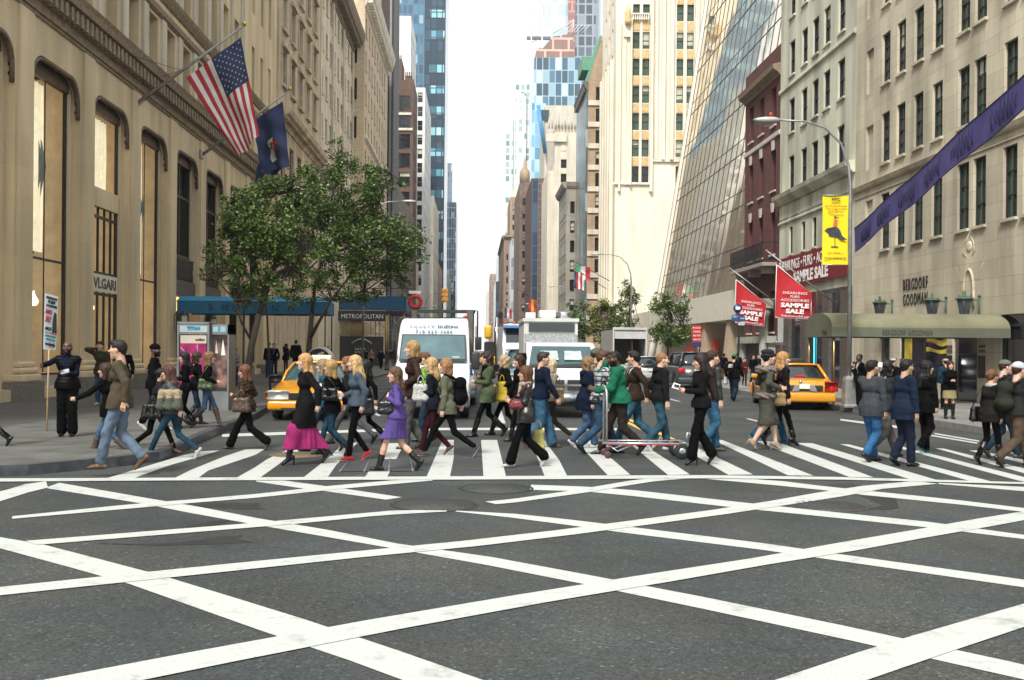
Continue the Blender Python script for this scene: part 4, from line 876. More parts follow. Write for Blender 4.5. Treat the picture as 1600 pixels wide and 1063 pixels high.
b=Bld('added_reflection_building','cream windowed tower added behind the left white slab for the mirror glass to reflect','building',-60,-26,311,415,97,DECO);b.grid('E',[314+4.5*k for k in range(22)],[8+4.2*k for k in range(21)],2.2,2.8,'sash',sill=False);b.grid('S',[-57+4*k for k in range(8)],[8+4.2*k for k in range(21)],2,2.8,sill=False);b.walls()  # hidden block, added so the sloping mirror facade has cream stone to reflect
b=Bld('hotel_block','shadowy shopfront block with gold trim behind the second street tree','building',-40,XL+.02,109.9,138,14,GREYT);sgrid(b,3.4,4.0,2.0,2.6,5);b.walls()
b=Bld('left_infill_building','brown stone block between the dark slab and the turreted brown tower','building',-40,XL+.3,150.3,213.5,30,stone('infill_brown',(.2,.15,.12),.8,.4,.02,.8,.3,.25));sgrid(b,3.4,4.0,1.6,2.4,5);b.walls()
for i,(ya,yb,z,mt,lb)in enumerate([(230,239,22,CREAMS,'low cream shop block right of the brown tower'),(345,409,34,TANB,'tan block standing before the dark wing of the blue tower'),(470,555,40,GREYT,'grey block at the far left before the scaffolded tower')]):
 b=Bld('street_block',lb,'building',-34,XL,ya,yb,z,mt);sgrid(b,3.8,4.0,1.8,2.2,5,sill=False);b.walls()
for i,(ya,yb,z,mt,lb)in enumerate([(94.5,114.8,6,CREAMS,'low cream wall behind the trees at the foot of the deco tower'),(174,199,22,GREYT,'grey low block behind the street trees on the right'),(221,227.5,18,TANB,'tan low block before the netted building'),(292,329,20,GREYT,'grey low block beyond the netted building')]):
 b=Bld('street_block',lb,'building',XR+(.9 if i==0 else 0),40,ya,yb,z,mt);sgrid(b,3.8,4.0,1.8,2.2,5,sill=False);b.walls()
 #  BODIES (one continuous surface each, grown from a distance field)
class Field:
 def __init__(s,h):s.h=h;s.prims=[];s.cuts=[];s.noise=None
 def cone(s,a,b,ra,rb,k=.02):s.prims.append(('c',np.array(a,float),np.array(b,float),ra,rb,k));return s
 def ell(s,c,r,k=.02):s.prims.append(('e',np.array(c,float),np.array(r,float),0,0,k));return s
 def sub(s,c,r,k=.01):s.prims.append(('s',np.array(c,float),np.array(r,float),0,0,k));return s
 def cut(s,p,n):s.cuts.append((np.array(p,float),np.array(n,float)/np.linalg.norm(n)));return s
 def mesh(s):
  h=s.h;lo=np.full(3,1e9);hi=-lo;bx=[]
  for t,a,b,ra,rb,k in s.prims:
   if t=='c':l,u=np.minimum(a-ra,b-rb),np.maximum(a+ra,b+rb)
   else:l,u=a-b,a+b
   bx.append((l,u))
   if t!='s':lo=np.minimum(lo,l);hi=np.maximum(hi,u)
  lo-=3*h;hi+=3*h;n=np.ceil((hi-lo)/h).astype(int)+1
  ax=[lo[i]+h*np.arange(n[i])for i in range(3)];V=np.full(n,.2,np.float32)
  for(t,a,b,ra,rb,k),(l,u)in zip(s.prims,bx):
   i0=np.maximum(0,((l-k-2*h-lo)/h).astype(int));i1=np.minimum(n,((u+k+2*h-lo)/h).astype(int)+2)
   if(i1<=i0).any():continue
   sl=tuple(slice(i0[i],i1[i])for i in range(3));X,Y,Z=np.meshgrid(*[ax[i][sl[i]]for i in range(3)],indexing='ij',sparse=True)
   if t=='c':
    d=b-a;L2=max(float(d@d),1e-9);tt=np.clip(((X-a[0])*d[0]+(Y-a[1])*d[1]+(Z-a[2])*d[2])/L2,0,1)
    D=np.sqrt((X-a[0]-tt*d[0])**2+(Y-a[1]-tt*d[1])**2+(Z-a[2]-tt*d[2])**2)-(ra+(rb-ra)*tt)
   else:
    k0=np.sqrt(((X-a[0])/b[0])**2+((Y-a[1])/b[1])**2+((Z-a[2])/b[2])**2);k1=np.sqrt(((X-a[0])/b[0]**2)**2+((Y-a[1])/b[1]**2)**2+((Z-a[2])/b[2]**2)**2)
    D=k0*(k0-1)/np.maximum(k1,1e-6)
   O=V[sl]
   if t=='s':
    D=-D;hh=np.maximum(k-np.abs(O-D),0)/k;V[sl]=np.maximum(O,D)+hh*hh*k*.25
   else:
    hh=np.maximum(k-np.abs(O-D),0)/k;V[sl]=np.minimum(O,D)-hh*hh*k*.25
  X,Y,Z=np.meshgrid(*ax,indexing='ij',sparse=True)
  if s.noise:V+=s.noise(X,Y,Z).astype(np.float32)
  for p,nn in s.cuts:V=np.maximum(V,(X-p[0])*nn[0]+(Y-p[1])*nn[1]+(Z-p[2])*nn[2])
  V[[0,-1],:,:]=.2;V[:,[0,-1],:]=.2;V[:,:,[0,-1]]=.2
  return nets(V.astype(np.float64),lo,h)
def nets(V,lo,h):
 n=np.array(V.shape);c=n-1;cid=lambda i,j,k:(i*c[1]+j)*c[2]+k
 acc=np.zeros((c[0]*c[1]*c[2],3));cnt=np.zeros(c[0]*c[1]*c[2]);quads=[]
 S_=V<0
 for a in range(3):
  b,d=(a+1)%3,(a+2)%3
  s0=[slice(None)]*3;s1=[slice(None)]*3;s0[a]=slice(0,-1);s1[a]=slice(1,None)
  cr_=S_[tuple(s0)]!=S_[tuple(s1)];I=np.argwhere(cr_)
  if len(I)==0:continue
  I=I[(I[:,b]>0)&(I[:,d]>0)&(I[:,b]<c[b])&(I[:,d]<c[d])]
  J=I.copy();J[:,a]+=1;v0=V[tuple(I.T)];v1=V[tuple(J.T)];t=v0/(v0-v1)
  p=I.astype(float);p[:,a]+=t;ids=[]
  for ob,od in((0,0),(-1,0),(-1,-1),(0,-1)):
   q=I.copy();q[:,b]+=ob;q[:,d]+=od;id_=cid(*q.T);ids.append(id_)
   for m in range(3):acc[:,m]+=np.bincount(id_,p[:,m],len(cnt))
   cnt+=np.bincount(id_,minlength=len(cnt))
  Q=np.stack(ids,1);fl=v0<0;Q[~fl]=Q[~fl][:,::-1];quads.append(Q)
 if not quads:return np.zeros((0,3)),np.zeros((0,4),int)
 Q=np.concatenate(quads);used=np.unique(Q);mp_=np.zeros(len(cnt),int);mp_[used]=np.arange(len(used))
 return lo+h*(acc[used]/cnt[used][:,None]),mp_[Q]
def mk(name,pieces,mats,parent,label=None):
 """pieces: list of (verts, quads, material index array or int)"""
 vs=[];fs=[];mi=[];o=0
 for v,f,m in pieces:
  if len(v)==0:continue
  vs.append(v);fs.append(f+o);mi.append(np.full(len(f),m,int)if np.isscalar(m)else m);o+=len(v)
 if not vs:return None
 v=np.concatenate(vs).astype(np.float32);f=np.concatenate(fs).astype(np.int32);mi=np.concatenate(mi).astype(np.int32)
 me=bpy.data.meshes.new(name);me.vertices.add(len(v));me.vertices.foreach_set('co',v.ravel());me.loops.add(f.size);me.loops.foreach_set('vertex_index',f.ravel())
 me.polygons.add(len(f));me.polygons.foreach_set('loop_start',np.arange(0,f.size,4,dtype=np.int32));me.polygons.foreach_set('loop_total',np.full(len(f),4,np.int32))
 for m in mats:me.materials.append(m)
 me.polygons.foreach_set('material_index',mi);me.polygons.foreach_set('use_smooth',np.ones(len(f),bool));me.update(calc_edges=True)
 return link(name,me,parent,label)
def xf(pc,mat):
 v,f=pc[:2];m=np.array(mat);return(v@m[:3,:3].T+m[:3,3],f)
def fabric(col,kind='cloth'):
 k='fabric_%s_%s'%(kind,'_'.join('%d'%(c*1000)for c in col))
 if k in MATS:return MATS[k]
 col=tuple((c*.85+.15*sum(col)/3)*.66 for c in col)
 if kind=='leather':m=M(k,col,.32,var=.2,vs=14,bump=.15,bs=60)
 elif kind=='puffer':m=M(k,col,.42,var=.15,vs=8)
 elif kind=='denim':m=M(k,col,.9,var=.38,vs=5,bump=.3,bs=160)
 elif kind=='fur':m=M(k,col,.95,var=.55,vs=26,bump=.8,bs=70)
 elif kind=='plaid':m=stone(k,col,.09,.085,.012,.12 if col[2]>.2 else.05,.05,.1,c2=tuple(c*.8 for c in col))
 elif kind=='knit':m=M(k,col,.95,var=.3,vs=60,bump=.7,bs=90)
 else:m=M(k,col,.88,var=.18,vs=9,bump=.25,bs=120)
 if kind not in('leather',):m.node_tree.nodes['Principled BSDF'].inputs['Specular IOR Level'].default_value=.05
 return m
def hairmat(col):
 k='hair_%s'%'_'.join('%d'%(c*1000)for c in col)
 if k in MATS:return MATS[k]
 col=tuple(c*.72 for c in col)
 m=M(k,col,.5,var=0,spec=.25);t=m.node_tree;L=t.links.new;b=t.nodes['Principled BSDF']
 tcn=[n for n in t.nodes if n.type=='TEX_COORD'][0];mp_=node(t,'ShaderNodeMapping');mp_.inputs['Scale'].default_value=(1,1,.12);L(tcn.outputs['Object'],mp_.inputs[0])
 n=node(t,'ShaderNodeTexNoise');n.inputs['Scale'].default_value=95;n.inputs['Detail'].default_value=4;L(mp_.outputs[0],n.inputs['Vector'])
 r=node(t,'ShaderNodeMapRange');r.inputs[1].default_value=.3;r.inputs[2].default_value=.7;r.inputs[3].default_value=.4;r.inputs[4].default_value=1.5;L(n.outputs['Fac'],r.inputs[0])
 v=node(t,'ShaderNodeVectorMath',operation='SCALE');v.inputs[0].default_value=col;L(r.outputs[0],v.inputs['Scale']);L(v.outputs[0],b.inputs['Base Color'])
 bp=node(t,'ShaderNodeBump');bp.inputs['Strength'].default_value=.6;bp.inputs['Distance'].default_value=.01;L(n.outputs['Fac'],bp.inputs['Height']);L(bp.outputs[0],b.inputs['Normal'])
 return m
SK={'light':(.50,.29,.20),'fair':(.56,.35,.26),'tan':(.36,.20,.12),'dark':(.075,.038,.022),'olive':(.40,.24,.15)}
def skinm(k):
 m=M('skin_'+k,SK[k],.5,var=.08,vs=12);m.node_tree.nodes['Principled BSDF'].inputs['Subsurface Weight'].default_value=.08;return m
LIPS=M('lips',(.28,.08,.07),.45,var=0);EYE=M('eye_dark',(.02,.014,.012),.25,var=0)
V3=lambda*a:np.array(a,float)
def ik(a,t,l1,l2,hint):
 d=t-a;L=np.linalg.norm(d);mxl=(l1+l2)*.998
 if L>mxl:t=a+d/L*mxl;d=t-a;L=mxl
 u=d/L;x=(L*L+l1*l1-l2*l2)/(2*L);hgt=math.sqrt(max(0,l1*l1-x*x))
 hp=hint-u*(hint@u);hp=hp/(np.linalg.norm(hp)+1e-9);return a+u*x+hp*hgt,t
def person(label,px,pyf,pyh,h0=0.,face=180,fem=False,skin='fair',hair=('short',(.03,.02,.015)),top=None,bot=None,shoe=None,stride=.7,lead=1,lean=3,arms=('swing','swing'),fat=1.,extra=(),yaw=0,name_group=None,res=1.,shift=0.,coat2=None,beard=None,pitch=0,H=None):
 """a walking or standing figure put where its feet meet the ground in the photograph"""
 stride=stride*.80 if stride>.2 else stride
 jt=((px*37)%25)-12;face+=jt*(1 if stride>.2 and res==1. else 0);yaw+=(((px*53)%31)-15)*.8;lean+=((px*13)%5)-2
 g_=G(px,pyf,h0);Ht=H or(uv(px,pyf)[1]-uv(px,pyh)[1])*g_.y/F
 root=thing('person',label,'person',(g_.x,g_.y,g_.z),R(face),name_group)
 s=Ht/1.76;q=max(1.,res);w=.93 if fem else 1.0
 #  skeleton in metres, local x forward, y left, z up (then scaled by s)
 hipw=.085;shw=(.150 if fem else.178)*(1+(fat-1)*.5)
 heel=shoe and shoe[0]in('heel','heelboot');hz=.055 if heel else 0
 feet={}
 st=stride/2
 for sd_,sg in(('a',1),('b',-1)):
  fr=(sg==lead)
  if stride<.15:feet[sg]=(V3((.02 if fr else-.02),sg*.10,.085),0.,1)
  elif fr:feet[sg]=(V3(st*.92,sg*.065,.085),0.,1)
  else:
   pt=min(55,20+45*stride);feet[sg]=(V3(-st*1.06,sg*.07,.022+.13*math.sin(R(pt))+.062*math.cos(R(pt))+.0),R(pt),0)
 zh=min(f[0][2]+hz*(1 if f[2]else.3)+math.sqrt(max(.01,.853**2-f[0][0]**2))for f in feet.values());zh=min(zh,.945+hz)
 pel=V3(0,0,zh);ln=R(lean);up=V3(math.sin(ln),0,math.cos(ln))
 chest=pel+up*.36;neck=pel+up*.525;hc=neck+up*.065+V3(.02+.02*math.sin(ln),0,.085)
 A={}
 for sg in(1,-1):
  an,pt,flat=feet[sg];an=an+V3(0,0,hz if flat else hz*.4);hip=pel+V3(0,sg*hipw,0);kn,an2=ik(hip,an,.435,.42,V3(1,sg*.05,.1));A[sg]=(hip,kn,an2,pt+(R(28)if heel else 0)*(1 if flat else.4))
 twist=-lead*(.035 if stride>.2 else 0)
 Sh={sg:pel+up*.475+V3(sg*twist,sg*shw,0)for sg in(1,-1)};Hd={}
 for i,sg in((0,1),(1,-1)):
  m_=arms[i];sh=Sh[sg];hint=V3(-1,sg*.45,-.2);hd=V3(1,0,-.2)
  if m_=='swing':f=-lead*sg*min(.27,stride*.33);t=sh+V3(f+.03,sg*.075,-.50+abs(f)*.22);hd=V3(.25,0,-1)
  elif m_=='down':t=sh+V3(.03,sg*.06,-.53);hd=V3(.1,0,-1)
  elif m_=='pocket':t=pel+V3(.10,sg*.17,.06);hd=V3(.5,-sg*.4,-.8)
  elif m_=='phone':t=hc+V3(.03,sg*.115,-.06);hint=V3(-.1,sg*.8,-1);hd=V3(-.1,-sg*.3,1)
  elif m_=='face':t=hc+V3(.12,sg*.05,-.05);hint=V3(.1,sg*.5,-1);hd=V3(-.1,0,1)
  elif m_=='hold':t=pel+V3(.27,sg*.06,.22);hd=V3(.8,-sg*.5,.2)
  elif m_=='strap':t=sh+V3(.13,-sg*.03,-.17);hint=V3(-.2,sg*.4,-1);hd=V3(0,-sg*.4,.9)
  elif m_=='bag':t=sh+V3(.14,sg*.08,-.34);hd=V3(.7,0,.15)
  elif m_=='back':t=pel+V3(-.12,sg*.12,.05);hint=V3(-1,sg*.6,0);hd=V3(-.2,-sg*.5,-.7)
  elif m_=='push':t=pel+V3(.42,sg*.12,.17);hd=V3(.8,-sg*.1,.4)
  elif m_=='reach':t=sh+V3(.42,sg*.06,-.28);hd=V3(1,0,-.1)
  elif m_=='up':t=sh+V3(.22,sg*.16,.04);hint=V3(-.2,sg*.6,-1);hd=V3(.2,0,1)
  elif m_=='drink':t=hc+V3(.15,sg*.07,-.09);hint=V3(.1,sg*.5,-1);hd=V3(.2,-sg*.4,.9)
  else:t=sh+V3(*m_)
  el,wr=ik(sh,t,.275,.245,hint);Hd[sg]=(el,wr,hd/np.linalg.norm(hd))
 sc=Matrix.Scale(s,4);T=lambda pc:(pc[0]*s,pc[1])
 #  head
 hm=Matrix.Translation(Vector(hc)+Vector((0,0,.006)))@Matrix.Scale(1.06,4)@Matrix.Rotation(R(yaw),4,'Z')@Matrix.Rotation(R(pitch+lean*.5),4,'Y')
 f=Field(.0075*q)
 f.ell((-.012,0,.032),(.094,.075,.086),.02).ell((.018,0,-.03),(.068,.060,.075),.03).cone((.045,0,-.06),(.062,0,-.092),.036,.024,.03)
 if q<2:
  f.cone((.080,0,.018),(.108,0,-.018),.008,.0125,.014).cone((.060,.03,.036),(.060,-.03,.036),.018,.018,.02)
  f.ell((-.004,.074,-.005),(.018,.009,.028),.006).ell((-.004,-.074,-.005),(.018,.009,.028),.006)
  f.sub((.093,.032,.016),(.017,.020,.012),.012).sub((.093,-.032,.016),(.017,.020,.012),.012)
  f.cone((.083,.018,-.050),(.083,-.018,-.050),.0085,.0085,.008).cone((.050,.045,-.012),(.05,.045,-.012),.026,.026,.02).cone((.050,-.045,-.012),(.05,-.045,-.012),.026,.026,.02)
 f.cone((-.028,0,-.05),(-.045,0,-.16),.050,.056 if not fem else.048,.03)
 v,fc=f.mesh();cen=v[fc].mean(1);mi=np.zeros(len(fc),int)
 if q<2:
  ey=((cen[:,0]-.084)/.02)**2+((abs(cen[:,1])-.031)/.013)**2+((cen[:,2]-.015)/.0075)**2<1;mi[ey]=2
  lp=((cen[:,0]-.09)/.02)**2+(cen[:,1]/.024)**2+((cen[:,2]+.050)/.009)**2<1;mi[lp]=1
  eb=(cen[:,0]>.06)&(abs(abs(cen[:,1])-.033)<.018)&(abs(cen[:,2]-.040-.1*(.033-abs(abs(cen[:,1])-.033)))<.005);mi[eb]=3
 if beard:bd=(cen[:,2]<-.025-.9*np.maximum(0,.02-cen[:,0]))&(cen[:,0]>-.01)&(cen[:,2]>-.115)&~((mi==1));mi[bd]=3
 hp=xf((v,fc),hm);pieces=[(*T(hp),mi)]
 #  trunk and limbs of the body
 f=Field(.021*q*(1 if bot and bot[0]!='skirt' and bot[0]!='dress' else.7))
 f.cone(pel+V3(0,.05,0),pel+V3(0,-.05,0),.07,.07,.05).cone(pel,chest,.055,.065,.06).cone(chest+V3(0,.06,0),chest+V3(0,-.06,0),.065,.065,.05).cone(chest,neck-V3(0,0,.02),.08,.05,.05)
 for sg in(1,-1):
  hip,kn,an,pt=A[sg];tr=.72 if bot and bot[0]not in('skirt','dress')else 1.;f.cone(hip,kn,.075*w*tr,.048*tr,.03).cone(kn,kn+(an-kn)*.35,.047*tr,.052*tr,.02).cone(kn+(an-kn)*.35,an,.052*tr,.034*(tr+.1),.02)
  el,wr,hd=Hd[sg];f.cone(Sh[sg]-V3(0,sg*.03,0),el,.045,.035,.03).cone(el,wr,.034,.024,.02)
 pieces.append((*T(f.mesh()),0))
 #  hands with five fingers
 for sg in(1,-1):
  el,wr,hd=Hd[sg];cd=V3(0,-sg,0)-hd*(V3(0,-sg,0)@hd)
  if np.linalg.norm(cd)<.2:cd=V3(1,0,0)-hd*hd[0]
  pn=cd/np.linalg.norm(cd);wd=np.cross(hd,pn)*(1 if True else-1);k_=.86 if fem else 1.0
  f=Field(.0068*q)if q<2 else Field(.018)
  f.cone(wr-hd*.03,wr+hd*.02,.024*k_,.024*k_,.015)
  for o_ in(-.024,-.008,.008,.024):f.cone(wr+hd*.02+wd*o_*.8*k_,wr+hd*.085*k_+wd*o_*1.1*k_,.016*k_,.0125*k_,.012)
  if q<2:
   for o_,L_ in((-.027,.058),(-.0095,.072),(.0095,.078),(.027,.070)):
    b0=wr+hd*.088*k_+wd*o_*1.12*k_;d1=hd*.9+pn*.42;d1/=np.linalg.norm(d1);d2=hd*.45+pn*.9;d2/=np.linalg.norm(d2)
    b1=b0+d1*L_*.55*k_;f.cone(b0,b1,.0088*k_,.0080*k_,.004).cone(b1,b1+d2*L_*.48*k_,.0080*k_,.0068*k_,.004)
   tb=wr+hd*.022+wd*.026*k_;td=hd*.62+wd*.6+pn*.45;td/=np.linalg.norm(td);t2=tb+td*.042*k_;f.cone(tb,t2,.0125*k_,.0098*k_,.01).cone(t2,t2+(hd*.8+pn*.5)*.032*k_,.0095*k_,.0078*k_,.005)
  pieces.append((*T(f.mesh()),0))
 hcol=hair[1];hm_=hairmat(hcol)
 mk('body',pieces,[skinm(skin),LIPS if skin!='dark' else M('lips_dark',(.12,.045,.035),.5,var=0),EYE,hm_],root)
 rs=.0125*q;seed=(px*7.3)%10
 fold=lambda a,fx,fz:(lambda X,Y,Z:a*(np.sin(fx*X+9*Y+seed+1.7*np.sin(11*Z+seed))*np.sin(fz*Z+8*X-5*Y+seed*2)+.5*np.sin(38*Z+17*X+21*Y+seed)))
 #  bottoms
 legcone=lambda f,off,ks=.03,cuff=.06,knr=.058:[f.cone(A[sg][0]+V3(0,0,-.02),A[sg][1],.082*w*fat**.6+off,knr+off,ks).cone(A[sg][1],A[sg][2]+V3(0,0,.03),knr+off,cuff,.02)for sg in(1,-1)]
 def hemcut(f,dz=.035):
  pass
 if bot:
  kind,col=bot[0],bot[1];fk=bot[2]if len(bot)>2 else 'cloth';mat=fabric(col,fk)
  if kind in('trousers','slim','flare','wide'):
   cuff={'trousers':.068,'slim':.046,'flare':.088,'wide':.092}[kind];off={'trousers':.012,'slim':.0,'flare':.010,'wide':.028}[kind]
   f=Field(rs);f.cone(pel+V3(0,.055,.0),pel+V3(0,-.055,.0),.104*fat+off,.104*fat+off,.05).cone(pel,pel+up*.14,.098*fat,.098*fat,.05)
   legcone(f,off,cuff=cuff,knr=.058 if kind!='slim' else.054);f.noise=fold(.0045 if kind!='slim' else.0022,30,44)
   for sg in(1,-1):
    a_=A[sg];dv=(a_[2]-a_[1]);dv/=np.linalg.norm(dv)
   mk(kind if kind=='trousers' else 'trousers',[(*T(f.mesh()),0)],[mat],root)
  elif kind in('skirt','dress'):
   zl=bot[3];fl=bot[4]if len(bot)>4 else.16
   f=Field(rs);f.cone(pel+V3(0,.05,0),pel+V3(0,-.05,0),.112,.112,.05).cone(pel,pel+up*.15,.10,.088,.05)
   lo=V3(0,0,zl-.05)
   for sg in(1,-1):
    kn=A[sg][1];an=A[sg][2];zt=zl-.06
    tt=0.
    if zt<kn[2]:c_=kn+(an-kn)*min(1,(kn[2]-zt)/max(.05,kn[2]-an[2]));f.cone(A[sg][0],kn,.095,fl*.62,.09).cone(kn,c_,fl*.62,fl*.68,.08)
    else:c_=A[sg][0]+(kn-A[sg][0])*((pel[2]-zt)/(pel[2]-kn[2]));f.cone(A[sg][0],c_,.10,fl*.6,.07)
    lo=lo+V3(c_[0],c_[1],0)*.5
   f.cone(pel,V3(lo[0],0,zl-.02),.105,fl*.8,.09);f.cut((0,0,zl),(0,0,-1));f.cut(pel+up*.13,up)
   f.noise=(lambda X,Y,Z:.006*np.sin(np.arctan2(Y,X-lo[0]*.5)*11+seed)*np.clip((pel[2]-Z)*2,0,1))if fl>.17 else fold(.003,20,40)
   mk('skirt',[(*T(f.mesh()),0)],[mat],root)
   #  shoes
 if shoe:
  kind,col=shoe[0],shoe[1];mat=fabric(col,'leather')if kind!='sneaker' else fabric(col);sole=M('sole_white',(.62,.62,.6),.6,var=.1)if kind=='sneaker' else M('sole_dark',(.02,.018,.016),.7,var=.1)
  if len(shoe)>3:sole=fabric(shoe[3])
  for sg in(1,-1):
   hip,kn,an,pt=A[sg];cp,sp_=math.cos(pt),math.sin(pt)
   fx=lambda x,z:an+V3(x*cp+z*sp_,0,-x*sp_+z*cp);kf=.9 if fem else 1.02
   f=Field(.0085*q if q<2 else.02);low=-.055
   f.cone(fx(-.055,-.045),fx(.04,-.045),.034*kf,.036*kf,.02).cone(fx(.04,-.045),fx(.12*kf,-.058),.038*kf,.030*kf,.02).cone(fx(.12*kf,-.058),fx(.165*kf,-.064),.028*kf,.018*kf,.015)
   if kind in('boot','heelboot'):
    hgt=shoe[2]if len(shoe)>2 else.3;dv=kn-an;dv=dv/np.linalg.norm(dv);f.cone(an,an+dv*min(.12,hgt),.044,.050,.03).cone(an+dv*min(.12,hgt),an+dv*hgt,.050,.050+.05*min(.34,hgt)*(1.3 if hgt>.2 else.4),.02);f.cut(an+dv*hgt,dv);f.noise=fold(.002,40,60)
   else:f.cone(an+V3(-.01,0,-.03),an+V3(-.008,0,.012),.040,.036,.02)
   if not heel:f.cut(fx(.0,-.083),V3(-sp_,0,-cp))
   v,fc=f.mesh();cen=v[fc].mean(1);lz=(cen-an)@V3(sp_,0,cp);mi=(lz<(-.066 if kind=='sneaker' else-.076)).astype(int)
   pcs=[(*T((v,fc)),mi)]
   if heel:
    f=Field(.006*q);hb=fx(-.065,-.05);gz=max(.004,hb[2]-.13 if not feet[sg][2]else.004);f.cone(hb,V3(hb[0]-(.0 if feet[sg][2]else.05),hb[1],gz if feet[sg][2]else hb[2]-.075),.017,.007 if shoe[0]=='heel' else.013,.005);pcs.append((*T(f.mesh()),1))
   mk('shoe' if kind not in('boot','heelboot')else 'boot',pcs,[mat,sole if not heel else fabric(col,'leather')],root)
   #  tops
 if top:
  kind,col=top[0],top[1];fk=top[2]if len(top)>2 else 'cloth';hem=top[3]if len(top)>3 else.02;bulk=top[4]if len(top)>4 else.012
  mat=fabric(col,fk);shirt=fabric(coat2,'cloth')if coat2 else mat
  sl=fabric(top[5],fk if fk!='puffer' else 'cloth')if len(top)>5 and top[5]else None
  def torso(f,bulk,hem):
   fw=.062 if fem else.07
   f.cone(pel+up*.02+V3(0,.066,0),pel+up*.02+V3(0,-.066,0),.092*fat+bulk,.092*fat+bulk,.05)
   f.cone(pel+up*.17+V3(.012*(fat-1)*8,.05,0),pel+up*.17+V3(.012*(fat-1)*8,-.05,0),(.078 if fem else.088)*fat+bulk,(.078 if fem else.088)*fat+bulk,.06)
   f.cone(chest+V3(.0,fw,0),chest+V3(.0,-fw,0),.093*fat+bulk*.8,.093*fat+bulk*.8,.05)
   if fem:f.cone(chest+V3(.055,.05,-.01),chest+V3(.055,-.05,-.01),.062+bulk*.5,.062+bulk*.5,.05)
   f.cone(Sh[1]+V3(0,-.02,-.012),Sh[-1]+V3(0,.02,-.012),.052+bulk,.052+bulk,.05).cone(chest,neck-V3(0,0,.03),.09,.055+bulk*.4,.05)
   if hem<0:
    zl=pel[2]+hem
    for sg in(1,-1):
     kn=A[sg][1];tt=min(1.,-hem/max(.05,pel[2]-kn[2]));c_=A[sg][0]+(kn-A[sg][0])*tt;f.cone(A[sg][0],c_+V3(0,0,-.04),.10*fat+bulk,.098*fat+bulk*1.6,.09)
     if-hem>pel[2]-kn[2]:f.cone(c_,c_+V3(-.02,0,-(-hem-(pel[2]-kn[2]))-.03),.105+bulk,.115+bulk,.08)
    f.cone(pel,pel+V3(0,0,hem-.03),.115*fat+bulk,.13*fat+bulk,.09)
   f.cut((0,0,pel[2]+hem),(0,0,-1))
  f=Field(rs);torso(f,bulk,hem)
  def sleeve(f,b):
   for sg in(1,-1):
    el,wr,hd=Hd[sg];sw=wr-hd*.0+(el-wr)*.08;f.cone(Sh[sg]+V3(0,-sg*.01,0),el,.050*(1 if not fem else.92)+b,.041+b,.03).cone(el,sw,.041+b,.033+b*.8,.02)
  if kind!='vest' and not sl:sleeve(f,bulk*.8)
  if fk=='puffer':f.noise=lambda X,Y,Z:-.007*np.abs(np.sin(Z*52))+.003
  elif fk=='fur':f.noise=lambda X,Y,Z:.007*(np.sin(70*X+3*np.sin(50*Z))*np.sin(66*Y+2*np.sin(61*X))+np.sin(80*Z+40*X))
  else:f.noise=fold(.0034,34,46)
  v,fc=f.mesh();cen=v[fc].mean(1);mi=np.zeros(len(fc),int)
  if coat2:
   vz=(cen[:,2]-(chest[2]-.16));op=(abs(cen[:,1])<np.clip(vz*.22,0,.07)*(1.0 if kind=='suit' else 1.4))&(cen[:,0]>chest[0]+.02);mi[op]=1
  mk({'suit':'jacket','coat':'coat','vest':'vest','sweater':'sweater','shawl':'shawl','hoodie':'hoodie'}.get(kind,'jacket'),[(*T((v,fc)),mi)],[mat,shirt],root)
  if sl:f=Field(rs);sleeve(f,.008);f.noise=fold(.004,30,40);mk('sleeves',[(*T(f.mesh()),0)],[sl],root)
  f=Field(.009*q);nr=.062;cz=neck+V3(.004,0,.005)
  nn=9
  ring=[cz+V3(nr*math.cos(t)*1.02+.006,nr*math.sin(t),.012*math.cos(t)*-1)for t in np.linspace(R(38 if coat2 or kind in('suit','jacket')else 0),R(322 if coat2 or kind in('suit','jacket')else 360),nn)]
  cr_=.014+(.012 if kind in('hoodie','parka')or fk in('puffer','fur')else 0)
  for i in range(nn-1):f.cone(ring[i],ring[i+1],cr_,cr_,.01)
  if kind=='hoodie' or 'hood' in extra:f.ell(neck+V3(-.09,0,-.01),(.06,.085,.06),.03)
  mk('collar',[(*T(f.mesh()),0)],[mat],root)
  #  hair and headwear
 hs=hair[0]
 f=Field(.0085*q)
 if hs!='bald':
  th={'short':.007,'buzz':.003,'bob':.018,'long':.018,'curly':.026,'bun':.012,'mid':.020,'wavy':.024}.get(hs,.014)
  f.ell((-.020,0,.040),(.094+th,.077+th,.086+th),.02)
  if hs in('short','buzz','bun'):f.cone((-.05,0,.0),(-.052,0,-.03),.052+th*.6,.042+th*.6,.03)
  if hs=='short':f.ell((.045,0,.092),(.055,.06,.035),.02)
  face_cut=.052 if hs in('short','buzz')else.050
  if hs in('bob','mid','curly'):
   L_={'bob':-.105,'mid':-.16,'curly':-.10}[hs]
   for sg in(1,-1):f.cone((-.015,sg*.062,.0),(-.010,sg*.070,L_),.036,.030,.03)
   f.cone((-.065,0,-.01),(-.07,0,L_),.060,.055,.03)
  if hs in('long','wavy'):
   for sg in(1,-1):f.cone((-.02,sg*.060,.0),(-.025,sg*.075,-.14),.038,.036,.03).cone((-.025,sg*.075,-.14),(-.05,sg*.085,-.30),.036,.022,.02)
   f.cone((-.07,0,-.02),(-.095,0,-.18),.058,.065,.03).cone((-.095,0,-.18),(-.13,0,-.34),.065,.035,.03)
  if hs=='xlong':
   f.cone((-.07,0,-.02),(-.10,0,-.22),.064,.075,.03).cone((-.10,0,-.22),(-.13,0,-.56),.075,.05,.03)
   for sg in(1,-1):f.cone((-.02,sg*.064,.0),(-.04,sg*.08,-.32),.040,.04,.03)
  if hs=='bun':f.ell((-.11,0,.03),(.04,.04,.04),.01)
